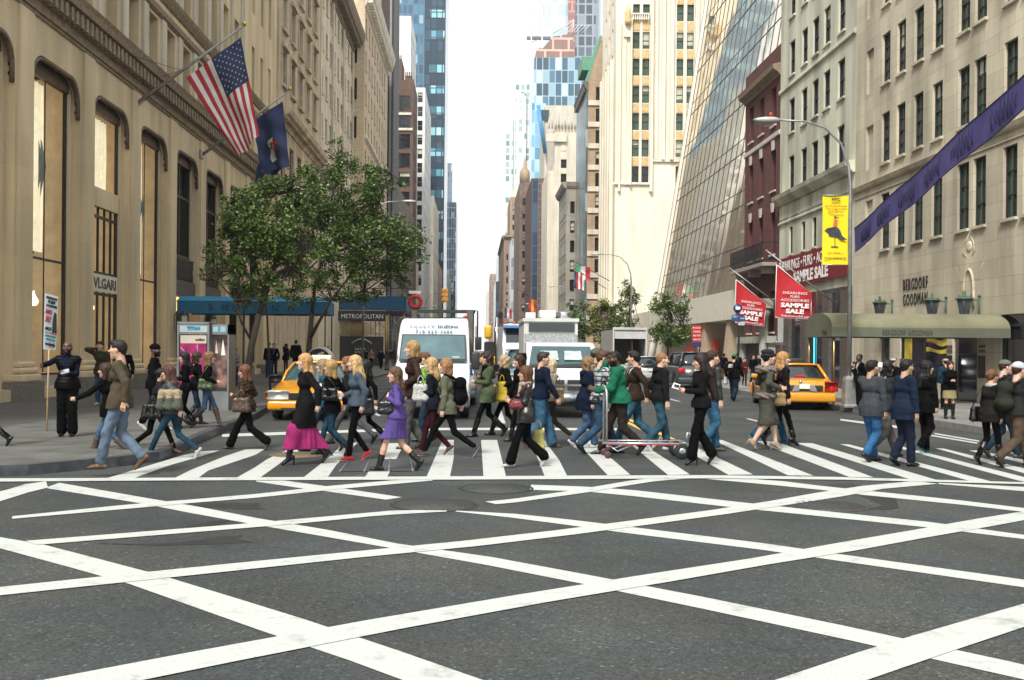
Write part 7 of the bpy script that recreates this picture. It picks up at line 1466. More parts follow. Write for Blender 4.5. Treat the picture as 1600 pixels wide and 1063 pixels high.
m.loft([[(.52*math.cos(a)*s_,y,1.25+.62*math.sin(a)*s_)for a in np.linspace(0,math.pi,14)]for y,s_ in((0,.9),(.15,1.0),(.7,1.0),(1.1,.7))],cap=False);m.build('hood',M('silver_hood',(.42,.42,.43),.35,.5,var=.2),t);m=MB();m.rbox((-.5,.1,.6),(.5,1.2,1.25),.08);m.build('seat',BPL,t)
for sg in(1,-1):wheel(t,sg*.6,.7,.45,.06)
#  platform cart
AL=M('cart_aluminium',(.42,.44,.45),.35,.8,var=.15);REDP=M('cart_red_edge',(.35,.02,.03),.5)
gA=G(948,717);t=thing('platform_cart','long aluminium platform cart with red edges, tall handle and black air tyres','cart',(gA.x,gA.y+.25,0));L_=1.42;m=MB()
for y in(-.25,.25):
 m.tube([(-.08,y,.26),(L_,y,.26)],.018,6)
for k in range(8):m.tube([(.05+k*L_/8,-.25,.26),(.05+k*L_/8,.25,.26)],.012,5)
m.build('deck_frame',AL,t);m=MB()
for y in(-.268,.268):m.box((-.02,y-.004,.235),(L_-.1,y+.004,.25))
m.build('red_edging',REDP,t);m=MB()
for y in(-.2,.2):m.tube([(.0,y,.24),(.0,y,.95),(-.0,y*.8,1.12),(-.02,y*.5,1.20)],.02,8)
m.tube([(-.02,-.1,1.2),(-.02,.1,1.2)],.02,8);m.tube([(0,-.2,.7),(0,.2,.7)],.014,6);m.tube([(.02,-.22,.24),(.18,-.22,.12),(.45,-.22,.24)],.014,6);m.tube([(.02,.22,.24),(.18,.22,.12),(.45,.22,.24)],.014,6);m.tube([(L_-.05,0,.28),(L_-.02,0,.42),(L_+.05,0,.40)],.02,6);m.build('handle',AL,t)
for y in(-.24,.24):
 m=MB();m.lathe((0,y-.035,0),[(.05,0),(.125,0),(.135,.015),(.135,.055),(.125,.07),(.05,.07)],20,axis='Y');w_=m.build('wheel',RUB,t);w_.location=(L_-.16,0,.135);m=MB();m.lathe((0,y-.045,0),[(.02,0),(.055,0),(.06,.09),(.02,.09)],16,axis='Y');m.build('rim',AL,w_)
 m=MB();m.lathe((.02,y-.02,.065),[(.02,0),(.06,0),(.06,.04),(.02,.04)],14,axis='Y');m.build('caster',M('caster_red',(.06,.022,.02),.6),t)
 #  STREET FURNITURE, SIGNS, FLAGS
GALV=M('galvanised_steel',(.30,.31,.30),.45,.6,var=.2,vs=5);BRONZ=M('dark_pole_paint',(.022,.02,.018),.5,var=.2);WTX=M('white_letters',(.78,.76,.74),.5,var=0);RED=M('sale_red',(.42,.008,.016),.6,var=.12,vs=3)
def lamp_post(label,X,Y,top=8.9,side=-1,arm=2.2,base=True,zb=.15):
 t=thing('street_lamp',label,'street lamp',(X,Y,zb),group='cobra head street lamps');top-=zb;m=MB()
 m.tube([(0,0,0),(0,0,top-2.0),(side*.06,0,top-1.4),(side*.3,0,top-.7),(side*.8,0,top-.22),(side*1.4,0,top-.04),(side*arm,0,top)],[.075,.055,.045,.038,.032,.03,.03],10);m.build('pole',GALV,t)
 m=MB();m.loft([[(side*(arm+d),-w_,z+.02),(side*(arm+d),w_,z+.02),(side*(arm+d),w_*.8,z+h_),(side*(arm+d),-w_*.8,z+h_)]for d,w_,h_,z in((-.05,.06,.08,top-.05),(.15,.12,.15,top-.08),(.45,.15,.17,top-.10),(.68,.12,.12,top-.08),(.78,.05,.05,top-.03))],close=True);m.build('lamp_head',M('lamp_head_grey',(.40,.41,.38),.5,.2),t)
 m=MB();m.loft([[(side*(arm+d),-w_,top-.10-k),(side*(arm+d),w_,top-.10-k)]for d,w_,k in((.12,.08,0),(.3,.11,.08),(.5,.11,.08),(.62,.06,0))],cap=False);m.build('lens',M('lamp_lens',(.35,.36,.30),.2,var=.1),t)
 if base:m=MB();m.loft([[(-a,-a,z),(a,-a,z),(a,a,z),(-a,a,z)]for a,z in((.20,0),(.20,.05),(.17,.1),(.14,.85),(.10,.95))],close=True,sm=False);m.build('base',GALV,t)
 return t
lamp=lamp_post('tall galvanised lamp post with yellow banner by the right kerb',11.42,30.4)
m=MB();m.lathe((-2.45,0,8.86),[(.05,0),(.05,.09),(.02,.12)],8);m.build('photocell',M('photocell_red',(.5,.05,.03),.5,var=0),lamp)
lamp_post('lamp post standing before the blank cream wall among small trees',11.42,73.0);lamp_post('lamp post third back on the right, before the navy edged netted block',11.0,110.0);lamp_post('most distant lamp post on the right',10.6,152.0)
lamp_post('galvanised lamp post rising through the second tree on the left',-6.35,56.5,10.2,1);lamp_post('distant lamp post on the left beyond the sidewalk shed',-6.3,125,8.9,1)
t=thing('street_banner','yellow city art banner with a bird figure hung from the lamp post','banner',(10.96,30.38,5.55));m=MB();rows=[]
for i in range(9):z=-1.05+i*2.1/8;rows.append([(x,.03*math.sin(z*2+x*5),z)for x in np.linspace(-.395,.395,8)])
m.loft(rows,cap=False);bn=m.build('cloth',M('banner_yellow',(.80,.60,.005),.7,var=.04),t)
m=MB();m.tube([(-.42,0,1.06),(.46,0,1.06)],.018,6);m.tube([(-.42,0,-1.06),(.46,0,-1.06)],.018,6);m.build('rods',GALV,t)
letters('NYC',(0,-.05,.93),(1,0,0),(0,0,1),BLK,t,width=.26,height=.09,bold=.05)
BRWN=M('banner_brown',(.30,.12,.03),.6,var=0)
letters('The Art Stand Presents',(0,-.05,.73),(1,0,0),(0,0,1),BRWN,t,width=.66,height=.065);letters('a',(0,-.05,.645),(1,0,0),(0,0,1),BRWN,t,height=.04,width=.03);letters('Park Series',(0,-.05,.56),(1,0,0),(0,0,1),BRWN,t,width=.46,height=.07)
letters('MADISON SQUARE GALLERY',(0,-.05,-.86),(1,0,0),(0,0,1),BLK,t,width=.68,height=.05);letters('Oct 7 - November 11',(0,-.05,-.69),(1,0,0),(0,0,1),BRWN,t,width=.48,height=.035)
def flat(mb,pts,y=-.045,th=.006):mb.prism([(x,y,z)for x,z in pts],(0,th,0))
m=MB();flat(m,[(-.34,-.02),(-.25,.06),(-.05,.09),(.05,.08),(.13,.0),(.2,-.18),(.36,-.30),(.16,-.30),(.06,-.22),(-.2,-.2),(-.22,-.12)]);flat(m,[(-.03,-.2),(-.01,-.2),(-.01,-.5),(-.03,-.5)],-.046);flat(m,[(-.14,-.5),(.08,-.5),(.08,-.53),(-.14,-.53)],-.047);flat(m,[(-.06,.40),(-.02,.46),(.0,.40),(.14,.36),(-.02,.35)]);m.build('printed_figure',M('print_dark',(.03,.04,.05),.6,var=.6,vs=9),t)
m=MB();flat(m,[(-.08,.10),(.02,.10),(.06,.28),(.0,.35),(-.06,.28)]);m.build('printed_cone',M('print_orange',(.55,.12,.05),.6,var=.5,vs=20),t)
def flagpole(name,label,base,tip,cat='flag'):
 t=thing(name,label,cat,base);b=Vector(base);tp=Vector(tip)-b;m=MB();m.tube([(0,0,0),tp*.5,tp],[.075,.06,.04],10);m.build('pole',GALV,t)
 m=MB();c_=tp;m.lathe(c_,[(.02,-.04),(.07,0),(.10,.07),(.07,.14),(.01,.17)],12);m.build('finial',M('gold_finial',(.55,.38,.08),.3,.9,var=0),t)
 m=MB();m.rbox((-.12,-.14,-.22),(.04,.14,.22),.04);m.build('bracket',GALV,t);return t,b
def cloth_patch(c00,c10,c01,c11,nu,nv,amp,ph=0.,fr=2.3):
 """c00 hoist-tip, c10 hoist-wall, c01/c11 their fly ends"""
 def pt(u,v):
  p_=c00 .lerp(c10,u).lerp(c01 .lerp(c11,u),v);a=amp*(.25+v);return p_+Vector((0,a*math.sin(fr*2*math.pi*u+ph+2.2*v)+a*.4*math.sin(5*v*math.pi+6*u),-.12*math.sin(math.pi*u)*v))
 return pt
FRED=M('flag_red',(.34,.015,.025),.75,var=.12);FWH=M('flag_white',(.60,.57,.54),.75,var=.12);FNV=M('flag_navy',(.015,.03,.09),.75,var=.12)
bse,tip=P(213,162,40.0),P(382,40,40.0)
t,b0=flagpole('flag','United States flag on an angled pole over the left shop bays',bse,tip)
H0,H1,F0,F1=P(376,58,40),P(291,122,40),P(404,212,40),P(371,244,40)
pt=cloth_patch(H0-b0,H1-b0,F0-b0,F1-b0,0,0,.16,.4,1.6)
nu,nv=52,40;vs=[pt(i/nu,j/nv)for j in range(nv+1)for i in range(nu+1)]
def sub_cloth(name,sel,mat,off=0.):
 m=MB();idx={};vv=[];ff=[]
 for j in range(nv):
  for i in range(nu):
   if sel((i+.5)/nu,(j+.5)/nv):
    f=[]
    for a,b_ in((i,j),(i+1,j),(i+1,j+1),(i,j+1)):
     if(a,b_)not in idx:idx[(a,b_)]=len(vv);vv.append(vs[b_*(nu+1)+a]+Vector((0,off,0)))
     f.append(idx[(a,b_)])
    ff.append(tuple(f))
 m.add(vv,ff,0,True);return m.build(name,mat,t)
strp=lambda u:int(u*13)%2==0
sub_cloth('red_stripes',lambda u,v:strp(u)and not(u<7/13 and v<.42),FRED);sub_cloth('white_stripes',lambda u,v:not strp(u)and not(u<7/13 and v<.42),FWH);sub_cloth('canton',lambda u,v:u<7/13 and v<.42,FNV)
m=MB()
for r_ in range(9):
 for c_ in range(6 if r_%2==0 else 5):
  u=(r_+1)/10*7/13;v=(c_*2+1+(r_%2))/12*.42;p_=pt(u,v);du=(pt(u+.01,v)-p_).normalized();dv=(pt(u,v+.01)-p_).normalized()
  for yo in(-.02,.02):
   q=[p_+Vector((0,yo,0))+(du*math.cos(a)+dv*math.sin(a))*(.042 if k%2==0 else.017)for k,a in enumerate([math.pi*k/5 for k in range(10)])];m.add(q,[tuple(range(10))])
m.build('stars',FWH,t)
m=MB();a,b_=bse,P(160,98,36.5)
for q in((Vector(P(283,110,40)),Vector((XL,37.6,13.0))),(Vector(P(283,110,40)),Vector((XL,42.4,13.2))),(Vector(P(300,98,40)),Vector((XL,40,11.4)))):m.tube([q[0]-b0,q[1]-b0],.012,4)
m.build('stay_wires',BRONZ,t)
bse,tip=P(316,242,49.3),P(453,141,49.3)
t,b0=flagpole('flag','navy state flag with a pale crest on the second angled pole',bse,tip)
pt=cloth_patch(P(441,158,49.3)-b0,P(395,190,49.3)-b0,P(452,262,49.3)-b0,P(410,272,49.3)-b0,0,0,.26,1.,1.3);vs=[pt(i/nu,j/nv)for j in range(nv+1)for i in range(nu+1)]
sub_cloth('cloth',lambda u,v:True,FNV)
m=MB();m.loft([[P(x0,y,49.3)-b0+Vector((0,.05,0)),P(x1,y,49.3)-b0+Vector((0,-.08,0))]for x0,x1,y in((402,452,258),(400,428,266),(399,413,274),(398,410,284),(401,407,290))],cap=False);m.build('hanging_corner',FNV,t)
for k,(us,vs_,mt)in enumerate([((.42,.62),(.45,.80),FWH),((.30,.44),(.52,.66),FRED),((.46,.58),(.50,.60),M('crest_brown',(.25,.15,.08),.7))]):
 m=MB();n=8
 for yo in(-.03,.03):
  g_=[[pt(us[0]+(us[1]-us[0])*(i/n)+.03*math.sin(j*1.3),vs_[0]+(vs_[1]-vs_[0])*j/n)+Vector((0,yo*(1+.2*k),0))for i in range(n+1)]for j in range(n+1)];m.loft(g_,cap=False)
 m.build('crest',mt,t)
def sale_flag(label,poly,pole,Y):
 b,tp=P(*pole[1],Y),P(*pole[0],Y);t=thing('sale_flag',label,'flag',b,group='red sale flags');m=MB();m.tube([(0,0,0),tp-b],.035,8);m.build('pole',GALV,t);m=MB();m.rbox((-.08,-.08,-.3),(.03,.08,.15),.03);m.build('bracket',BRONZ,t)
 m=MB();m.lathe(tp-b,[(.01,-.06),(.06,0),(.01,.06)],8);m.build('finial',BRASS,t)
 q=[P(x,y,Y)-b for x,y in poly]
 n=14;rows=[]
 for j in range(n+1):l,r_=q[0].lerp(q[3],j/n),q[1].lerp(q[2],j/n);rows.append([l.lerp(r_,i/n)+Vector((0,.05*math.sin(5*i/n+3*j/n),0))for i in range(n+1)])
 m=MB();m.loft(rows,cap=False);m.build('cloth',RED,t)
 m=MB();[m.tube([q[a],q[b_]],.018,4)for a,b_ in((0,1),(1,2),(2,3),(3,0))];m.build('white_hem',WTX,t)
 W=(q[2]-q[3]).length;xd=(q[2]-q[3]).normalized();bl=q[3];Hh=(q[1]-q[2]).length
 for tx_,z,w_,h_,bo in(('SHEARLINGS',.98,.68,.085,.0),('FURS',.84,.25,.085,0),('ACCESSORIES',.70,.78,.085,0),('SAMPLE',.50,.78,.16,.05),('SALE',.27,.50,.16,.05),('TheFurSourceofNY.com',.08,.78,.07,0)):
  c_=bl+xd*W*.53+Vector((0,-.09,z*Hh));letters(tx_,c_,xd,(0,0,1),WTX,t,width=W*w_,height=h_*Hh*1.15,bold=bo)
sale_flag('nearer red sample sale flag, hung left of the yellow banner',[(1213.5,414),(1267.5,459),(1267.5,499),(1211,496)],((1197.7,392),(1308,476)),47.2)
sale_flag('farther red sample sale flag, partly behind the bus stop sign',[(1150,437),(1196.6,475),(1194,510),(1148.6,504)],((1141,420),(1211,472)),56.8)
t=thing('wall_banner','long dark red furs sample sale banner fixed across the grey stone block','banner',(XR-.1,51,6.2));m=MB();m.box((-.03,-5.3,-.82),(.02,5.4,.82));m.build('banner_cloth',M('banner_maroon',(.16,.008,.014),.7,var=.1),t)
letters('SHEARLINGS • FURS • ACCESSORIES',(-.05,0,.36),(0,-1,0),(0,0,1),WTX,t,width=10.0,height=.55);letters('SAMPLE SALE',(-.05,-.2,-.38),(0,-1,0),(0,0,1),WTX,t,width=5.2,height=.62,bold=.04)
t=thing('ribbon_banner','long violet blue banner strung diagonally before the department store','banner',(15,33,7));PUR=M('banner_violet',(.060,.048,.21),.7,var=.25,vs=1.5);DPUR=M('banner_dark_script',(.012,.012,.05),.7,var=0);o=Vector((15,33,7))
A0,A1=P(1335,357,42.0),P(1335,394,42.0);B0,B1=P(1600,113,23.7),P(1600,166,23.7);A0,A1,B0,B1=[v-o for v in(A0,A1,B0,B1)];dd=(B0-A0);ext_=.35
n=40;top=[A0+dd*(i/n*(1+ext_))+Vector((.04*math.sin(i*.5),0,-.05*math.sin(math.pi*min(1,i/n))))for i in range(n+1)];bot=[A1+(B1-A1)*(i/n*(1+ext_))+Vector((.06*math.sin(i*.5+.6),0,-.05*math.sin(math.pi*min(1,i/n))))for i in range(n+1)]
m=MB();m.loft([top,[a.lerp(b_,.5)for a,b_ in zip(top,bot)],bot],cap=False);m.build('cloth',PUR,t);m=MB();m.tube(top,.02,4);m.tube(bot,.02,4);m.build('edge_cords',DPUR,t)
m=MB();rnd=random.Random(5)
for w_ in range(8):
 k=.05+w_*.12
 for s_ in range(7):
  u=k+s_*.011;i=min(n-1,int(u*n));f=u*n-i;a=top[i].lerp(top[i+1],f);b_=bot[i].lerp(bot[i+1],f);h_=rnd.uniform(.3,.8);c0=a.lerp(b_,.5-h_/2);c1=a.lerp(b_,.5+h_/2);dx=(top[i+1]-top[i]).normalized()
  m.tube([c0+dx*.05+Vector((-.03,0,0)),a.lerp(b_,.5)-dx*.03+Vector((-.03,0,0)),c1+dx*.06+Vector((-.03,0,0))],.022,4)
m.build('script',DPUR,t)
CANV=M('canopy_canvas',(.17,.165,.10),.85,var=.12,vs=2);CANV2=M('canopy_valance',(.105,.115,.08),.85,var=.1)
t=thing('entrance_canopy','khaki barrel entrance canopy lettered with the store name, reaching to the right kerb','canopy',(14.3,31.9,2.33));m=MB();x0,x1=11.42-14.3,17.15-14.3;n=14
arc=[(0,.30)]+[(1.3-1.3*math.cos(a),.30+.50*math.sin(a))for a in np.linspace(.12,math.pi-.12,n)]+[(2.6,.30)]
m.loft([[(x,y,z)for y,z in arc]for x in np.linspace(x0,x1,5)],close=False,cap=False);m.build('barrel_top',CANV,t)
m=MB();m.box((x0,-.015,0),(x1,.01,.30));m.box((x0,2.59,0),(x1,2.62,.30));m.build('valance',CANV2,t)
m=MB();m.prism([(x0,y,z)for y,z in[(0,0)]+arc+[(2.6,0)]],(.02,0,0));m.build('end_panel',CANV2,t)
m=MB();m.box((x0+.05,.02,.26),(x1,2.58,.30));m.build('underside',BPL,t)
letters('BERGDORF GOODMAN',(1417.5/1.0*0+(P(1417.5,520,31.9).x-14.3),-.03,.15),(1,0,0),(0,0,1),M('canopy_letters',(.05,.05,.04),.6,var=0),t,width=1.6,height=.17,space=1.15)
letters('754',(x0-.02,.6,.15),(0,-1,0),(0,0,1),MATS['canopy_letters'],t,width=.4,height=.15)
for y in(.12,2.48):
 for x in(x0+.12,):m=MB();m.tube([(x,y,.3),(x,y,-2.18)],.03,8);m.build('brass_post',BRASS,t)
PAT=M('green_patina',(.055,.10,.065),.7,var=.5,vs=14);LGL=M('lantern_glass',(.05,.055,.07),.25,var=.2)
def wall_lantern(label,Y,Z):
 t=thing('wall_lantern',label,'lantern',(XR-.55,Y,Z),group='green patinated wall lanterns');m=MB();m.loft([[(a*x,a*y,z)for x,y in[(math.cos(k*math.pi/3),math.sin(k*math.pi/3))for k in range(6)]]for a,z in((.14,-.42),(.26,.12))],close=True,sm=False);m.build('glass_body',LGL,t)
 m=MB();m.lathe((0,0,.12),[(.30,0),(.30,.03),(.2,.08),(.08,.12),(.04,.2),(.05,.24),(.02,.3)],12);m.lathe((0,0,-.46),[(.03,-.28),(.04,-.1),(.17,-.02),(.17,.04)],10);[m.tube([(.14*math.cos(k*math.pi/3),.14*math.sin(k*math.pi/3),-.42),(.26*math.cos(k*math.pi/3),.26*math.sin(k*math.pi/3),.12)],.014,4)for k in range(6)];[m.lathe((.2*math.cos(k*2.1),.2*math.sin(k*2.1),.16),[(.03,0),(.04,.05),(.01,.12)],6)for k in range(3)];m.build('metal_crown',PAT,t)
 m=MB();m.tube([(0,0,.08),(.5,0,.10)],.022,6);m.tube([(0,0,-.5),(.5,0,-.42)],.02,6);m.tube([(.5,0,.22),(.5,0,-.6)],.035,6);m.lathe((.5,0,.2),[(.05,0),(.06,.05),(.01,.1)],8);m.build('bracket',PAT,t)
wall_lantern('green wall lantern farthest left over the store canopy',41.0,3.75);wall_lantern('green wall lantern under the letter N of the store name',36.3,3.62);wall_lantern('green wall lantern nearest, below the carved niche',33.9,3.55)
def coach(label,Y):
 t=thing('coach_lantern',label,'lantern',(XL+.55,Y,3.0),group='black coach lanterns on the shop piers');m=MB();m.lathe((0,0,-.35),[(.10,0),(.15,.08),(.15,.6),(.10,.62)],10);m.build('glass_body',M('frosted_glass',(.36,.37,.33),.4,var=.2),t);m=MB();m.lathe((0,0,.26),[(.18,0),(.16,.05),(.06,.2),(.02,.3)],10);m.lathe((0,0,-.42),[(.05,-.1),(.16,0),(.16,.07)],10);m.tube([(0,0,.3),(-.45,0,.3),(-.45,0,-.4),(0,0,-.4)],.025,6);[m.tube([(.155*math.cos(k*1.05),.155*math.sin(k*1.05),-.3),(.155*math.cos(k*1.05),.155*math.sin(k*1.05),.27)],.012,4)for k in range(6)];m.build('ironwork',BRONZ,t)
coach('black coach lantern beside the blue awning, left one',45.0);coach('black coach lantern behind the phone kiosk top, right one',50.0)
AWB=M('awning_blue',(.006,.105,.21),.7,var=.08);AWB_LIT=M('awning_blue_lit_top',(.012,.19,.36),.6,var=.08)  # top uses a brighter copy of the blue, daylight put into the colour
t=thing('blue_awning','bright blue entrance awning with dark lettering, stretching from the shop to the left kerb','awning',(-10.2,45.4,3.36));x0,x1=-13.6+10.2,-6.75+10.2;m=MB();m.box((x0,0,0),(x1,.03,.58));m.box((x0,2.3,0),(x1,2.33,.58));m.box((x1-.03,0,0),(x1,2.3,.58));m.build('valance',AWB,t)
m=MB();m.add([(x0,-.02,.57),(x1+.02,-.02,.57),(x1-.1,.5,.80),(x0,.5,.80),(x1-.1,1.8,.80),(x0,1.8,.80),(x1+.02,2.35,.57),(x0,2.35,.57)],[(0,1,2,3),(3,2,4,5),(5,4,6,7),(1,6,4,2)]);m.build('top',AWB_LIT,t)
letters('S   M O R T O N   N',(.0,-.03,.28),(1,0,0),(0,0,1),M('awning_letters',(.008,.02,.05),.6,var=0),t,width=3.9,height=.28)
for x in(x1-.1,):
 for y in(.1,2.2):m=MB();m.tube([(x,y,.5),(x,y,-3.2)],.03,8);m.build('post',BRONZ,t)
t=thing('sidewalk_shed','blue sided scaffold shed over the left pavement past the trees','scaffold',(-10.3,100,.15));m=MB();SB=M('shed_blue',(.01,.075,.17),.7,var=.15);m.box((-3.4,0,5.55),(3.3,.08,6.95));m.box((3.22,0,5.55),(3.3,10,6.95));m.build('parapet',SB,t)
m=MB();m.box((-3.4,0,5.3),(3.3,10,5.5));m.build('deck',BPL,t);m=MB()
for x in(-.2,1.6,3.15):
 for y in(.2,5,9.8):m.tube([(x,y,0),(x,y,5.3)],.06,6)
for x0,x1 in((-.2,1.6),(1.6,3.15)):m.tube([(x0,.2,5.2),(x1,.2,3.4)],.035,5);m.tube([(x0,.2,3.4),(x1,.2,5.2)],.035,5);m.tube([(x0,.2,3.2),(x1,.2,3.2)],.035,5)
m.build('scaffold_poles',GALV,t);m=MB();m.tube([(1.5,-1.4,0),(1.5,-1.4,5)],.12,8);m.build('gold_post',M('gold_post',(.34,.20,.05),.5,.3),t)
t=thing('restaurant_sign','black sign board reading METROPOLITAN above a gold lattice canopy','sign',(P(566,496,95).x,95,4.9));m=MB();m.box((-2.3,0,-.45),(2.2,.2,.5));m.build('board',BPL,t);letters('METROPOLITAN',(0,-.02,.02),(1,0,0),(0,0,1),WTX,t,width=4.0,height=.42)
m=MB();LAT=M('gold_lattice',(.34,.25,.11),.5)
for k in range(13):
 a=-2.3+k*.22;m.tube([(a,.3,-.55),(a+1.3,.3,-1.85)],.03,4);m.tube([(a+1.3,.3,-.55),(a,.3,-1.85)],.03,4)
m.build('lattice',LAT,t);m=MB();m.tube([(-1.0+1.9*k/10,.1,-2.6+.45*math.sin(math.pi*k/10))for k in range(11)],.09,6);m.build('arched_rail',GALV,t);m=MB();m.box((-2.2,.5,-4.7),(2,.6,-1.9));m.build('dark_entrance',BPL,t)
m=MB();m.box((-1.0,.3,-4.4),(.6,.45,-2.75));m.build('menu_board',M('menu_dark',(.015,.02,.02),.5),t);letters('Gran Tabella',(-.2,.28,-3.1),(1,0,0),(0,0,1),WTX,t,width=1.0,height=.18);letters('by the glass',(-.2,.28,-3.4),(1,0,0),(0,0,1),WTX,t,width=1.0,height=.16)
t=thing('ring_sign','round red wreath sign under a white plaque above the dump truck','sign',P(649,472,90));m=MB();m.lathe((0,0,0),[(.25,-.05),(.25,-.05)],3,axis='Y')if 0 else m.tube([(.5*math.cos(a),0,.5*math.sin(a))for a in np.linspace(0,6.28,24)],.2,6);m.build('red_ring',RED,t);m=MB();m.box((-.6,-.03,.75),(.5,.03,1.0));m.build('white_plaque',WTX,t);m=MB();m.tube([(-.8,0,1.2),(-5.5,0,1.2)],.04,5);m.tube([(0,0,.6),(0,0,1.2),(-.8,0,1.2)],.03,5);m.build('bracket',BRONZ,t)
t=thing('phone_kiosk','steel phone kiosk with a magenta advert panel under a TITAN header','phone kiosk',(-7.36,26.0,.15));m=MB();KS=M('kiosk_steel',(.27,.28,.28),.35,.7,var=.15)
m.box((-.42,0,0),(-.37,.8,2.28));m.box((.37,0,0),(.42,.8,2.28));m.box((-.42,0,2.26),(.42,.8,2.32));m.box((-.37,.02,0),(.37,.78,.55));m.box((-.37,.01,2.0),(.37,.03,2.04));m.build('frame',KS,t)
m=MB();m.box((-.37,.03,2.05),(.37,.08,2.26));m.build('header',M('header_pale',(.42,.50,.52),.4,var=.05),t);letters('TITAN',(.0,.02,2.155),(1,0,0),(0,0,1),M('titan_blue',(.0,.22,.42),.4,var=0),t,width=.34,height=.10,bold=.05)
m=MB();m.box((-.34,.03,1.76),(.34,.07,1.97));m.build('advert_top',M('advert_cream',(.55,.50,.40),.5,var=.05),t);letters('collini',(.17,.02,1.86),(1,0,0),(0,0,1),BLK,t,width=.24,height=.055,bold=.03)
m=MB();m.box((-.34,.03,.58),(.34,.07,1.76));MG=M('advert_magenta',(.36,.012,.13),.35,var=.55,vs=2.6);m.build('advert_panel',MG,t);m=MB();m.tube([(-.33,.02,1.65),(-.2,.02,1.52),(-.05,.02,1.46),(.0,.02,1.3)],.006,4);m.tube([(.1,.02,1.72),(.12,.02,1.5)],.006,4);m.build('advert_lines',WTX,t)
m=MB();m.box((.44,.15,0),(.86,.85,.5));m.box((.44,.15,2.0),(.90,.9,2.26));m.box((.86,.15,0),(.90,.9,2.26));m.build('phone_hood',KS,t);m=MB();m.box((.46,.3,.6),(.85,.36,1.98));m.build('second_advert',M('advert_mixed',(.18,.10,.08),.4,var=.9,vs=5),t)
m=MB();m.prism([(.50,.28,1.5),(.53,.28,1.85),(.58,.28,1.5)],(0,.01,0));m.prism([(.66,.28,1.45),(.71,.28,1.9),(.78,.28,1.45)],(0,.01,0));m.build('advert_figures',WTX,t);m=MB();m.box((.48,.13,2.06),(.62,.15,2.2));m.box((.68,.13,2.06),(.82,.15,2.2));m.build('phone_symbols',M('symbol_blue',(.25,.45,.5),.4),t)
c4=[P(71,458.3,19.35),P(91,464,19.55),P(87.3,547.5,19.55),P(68,546,19.35)];o=(c4[2]+c4[3])/2;t=thing('placard','tall white furs sample sale placard on a wooden pole','sign',o);q=[v-o for v in c4];xd=(q[1]-q[0]).normalized();yd=(q[0]-q[3]).normalized();nn=xd.cross(yd);W,Hh=(q[1]-q[0]).length,(q[0]-q[3]).length;c_=(q[0]+q[1]+q[2]+q[3])/4
m=MB();m.prism(q,-nn*.015);m.build('board',M('placard_white',(.50,.60,.62),.5,var=.05),t)
bt=P(72.5,684,19.3);m=MB();m.tube([P(79,470,19.53)-o,P(72.5,684,19.3)-o],.016,6);m.build('wooden_pole',M('pale_wood',(.50,.34,.16),.6,var=.2,vs=10),t)
def ptx(s_,u,v,w_,h_,mt,bo=0.):letters(s_,c_+xd*(u*W)+yd*(v*Hh)+nn*.012,xd,yd,mt,t,width=w_*W,height=h_*Hh,bold=bo)
PRED=M('placard_red',(.45,.02,.04),.5,var=0);PTEAL=M('placard_teal',(.05,.25,.28),.5,var=0)
for a in(('SHEARLINGS',0,.43,.85,.045,BLK,.03),('FURS',0,.36,.55,.06,BLK,.05),('ACCESSORIES',0,.29,.85,.04,BLK,.03),('SAMPLE',-.2,.18,.5,.08,PRED,.02),('SALE',-.22,.05,.42,.11,PRED,.02),('SALZ!',-.2,-.12,.45,.06,BLK,.05),('57 WEST 57TH STREET',0,-.25,.85,.035,PTEAL,0),('BETWEEN 5TH & 6TH',0,-.31,.7,.03,PTEAL,0)):ptx(*a)
loc_=lambda u,v:c_+xd*(u*W)+yd*(v*Hh)+nn*.012
m=MB();m.prism([loc_(.1,-.18),loc_(.12,.0),loc_(.18,.12),loc_(.25,.2),loc_(.4,.18),loc_(.46,-.18)],nn*.004);m.prism([loc_(-.4,-.42),loc_(-.05,-.42),loc_(-.05,-.45),loc_(.1,-.40),loc_(-.05,-.35),loc_(-.05,-.38),loc_(-.4,-.38)],nn*.004);m.prism([loc_(.08,-.42),loc_(.2,-.42),loc_(.2,-.45),loc_(.4,-.40),loc_(.2,-.35),loc_(.2,-.38),loc_(.08,-.38)],nn*.004);m.build('printed_shapes',BLK,t)
m=MB();m.prism([loc_(-.45,-.205),loc_(.46,-.205),loc_(.46,-.19),loc_(-.45,-.19)],nn*.004);m.build('printed_rule',PRED,t)
t=thing('bus_stop_sign','bus stop post with round blue sign and blue route panels on the right','sign',(11.35,43.0,.15));u_=lambda px,py:P(px,py,43.0)-Vector((11.35,43.0,.15));m=MB();m.tube([(0,0,0),u_(1155,500),u_(1154,478)],.045,6);m.build('post',M('post_green',(.02,.035,.03),.5),t)
m=MB();c_=u_(1152.3,482);m.lathe(c_+Vector((0,-.06,0)),[(.19,0),(.19,.02)],24,axis='Y');m.prism([c_+Vector((-.12,-.05,-.14)),c_+Vector((.12,-.05,-.14)),c_+Vector((0,-.05,-.30))],(0,.02,0));m.build('round_sign',M('sign_navy',(.01,.035,.13),.4,var=0),t)
m=MB();m.box(c_+Vector((-.10,-.085,-.06)),c_+Vector((.10,-.07,.07)));m.build('bus_symbol',WTX,t);m=MB();m.box(u_(1143,502)+Vector((0,-.06,0)),u_(1153.5,493));m.box(u_(1154.5,502.5)+Vector((0,-.07,0)),u_(1163.5,494));m.build('route_panels',M('sign_blue',(.01,.075,.22),.4,var=0),t);m=MB();m.box(u_(1153,508.5)+Vector((0,-.06,0)),u_(1163,503.5));m.build('info_panel',M('info_grey',(.4,.44,.4),.5,var=0),t)
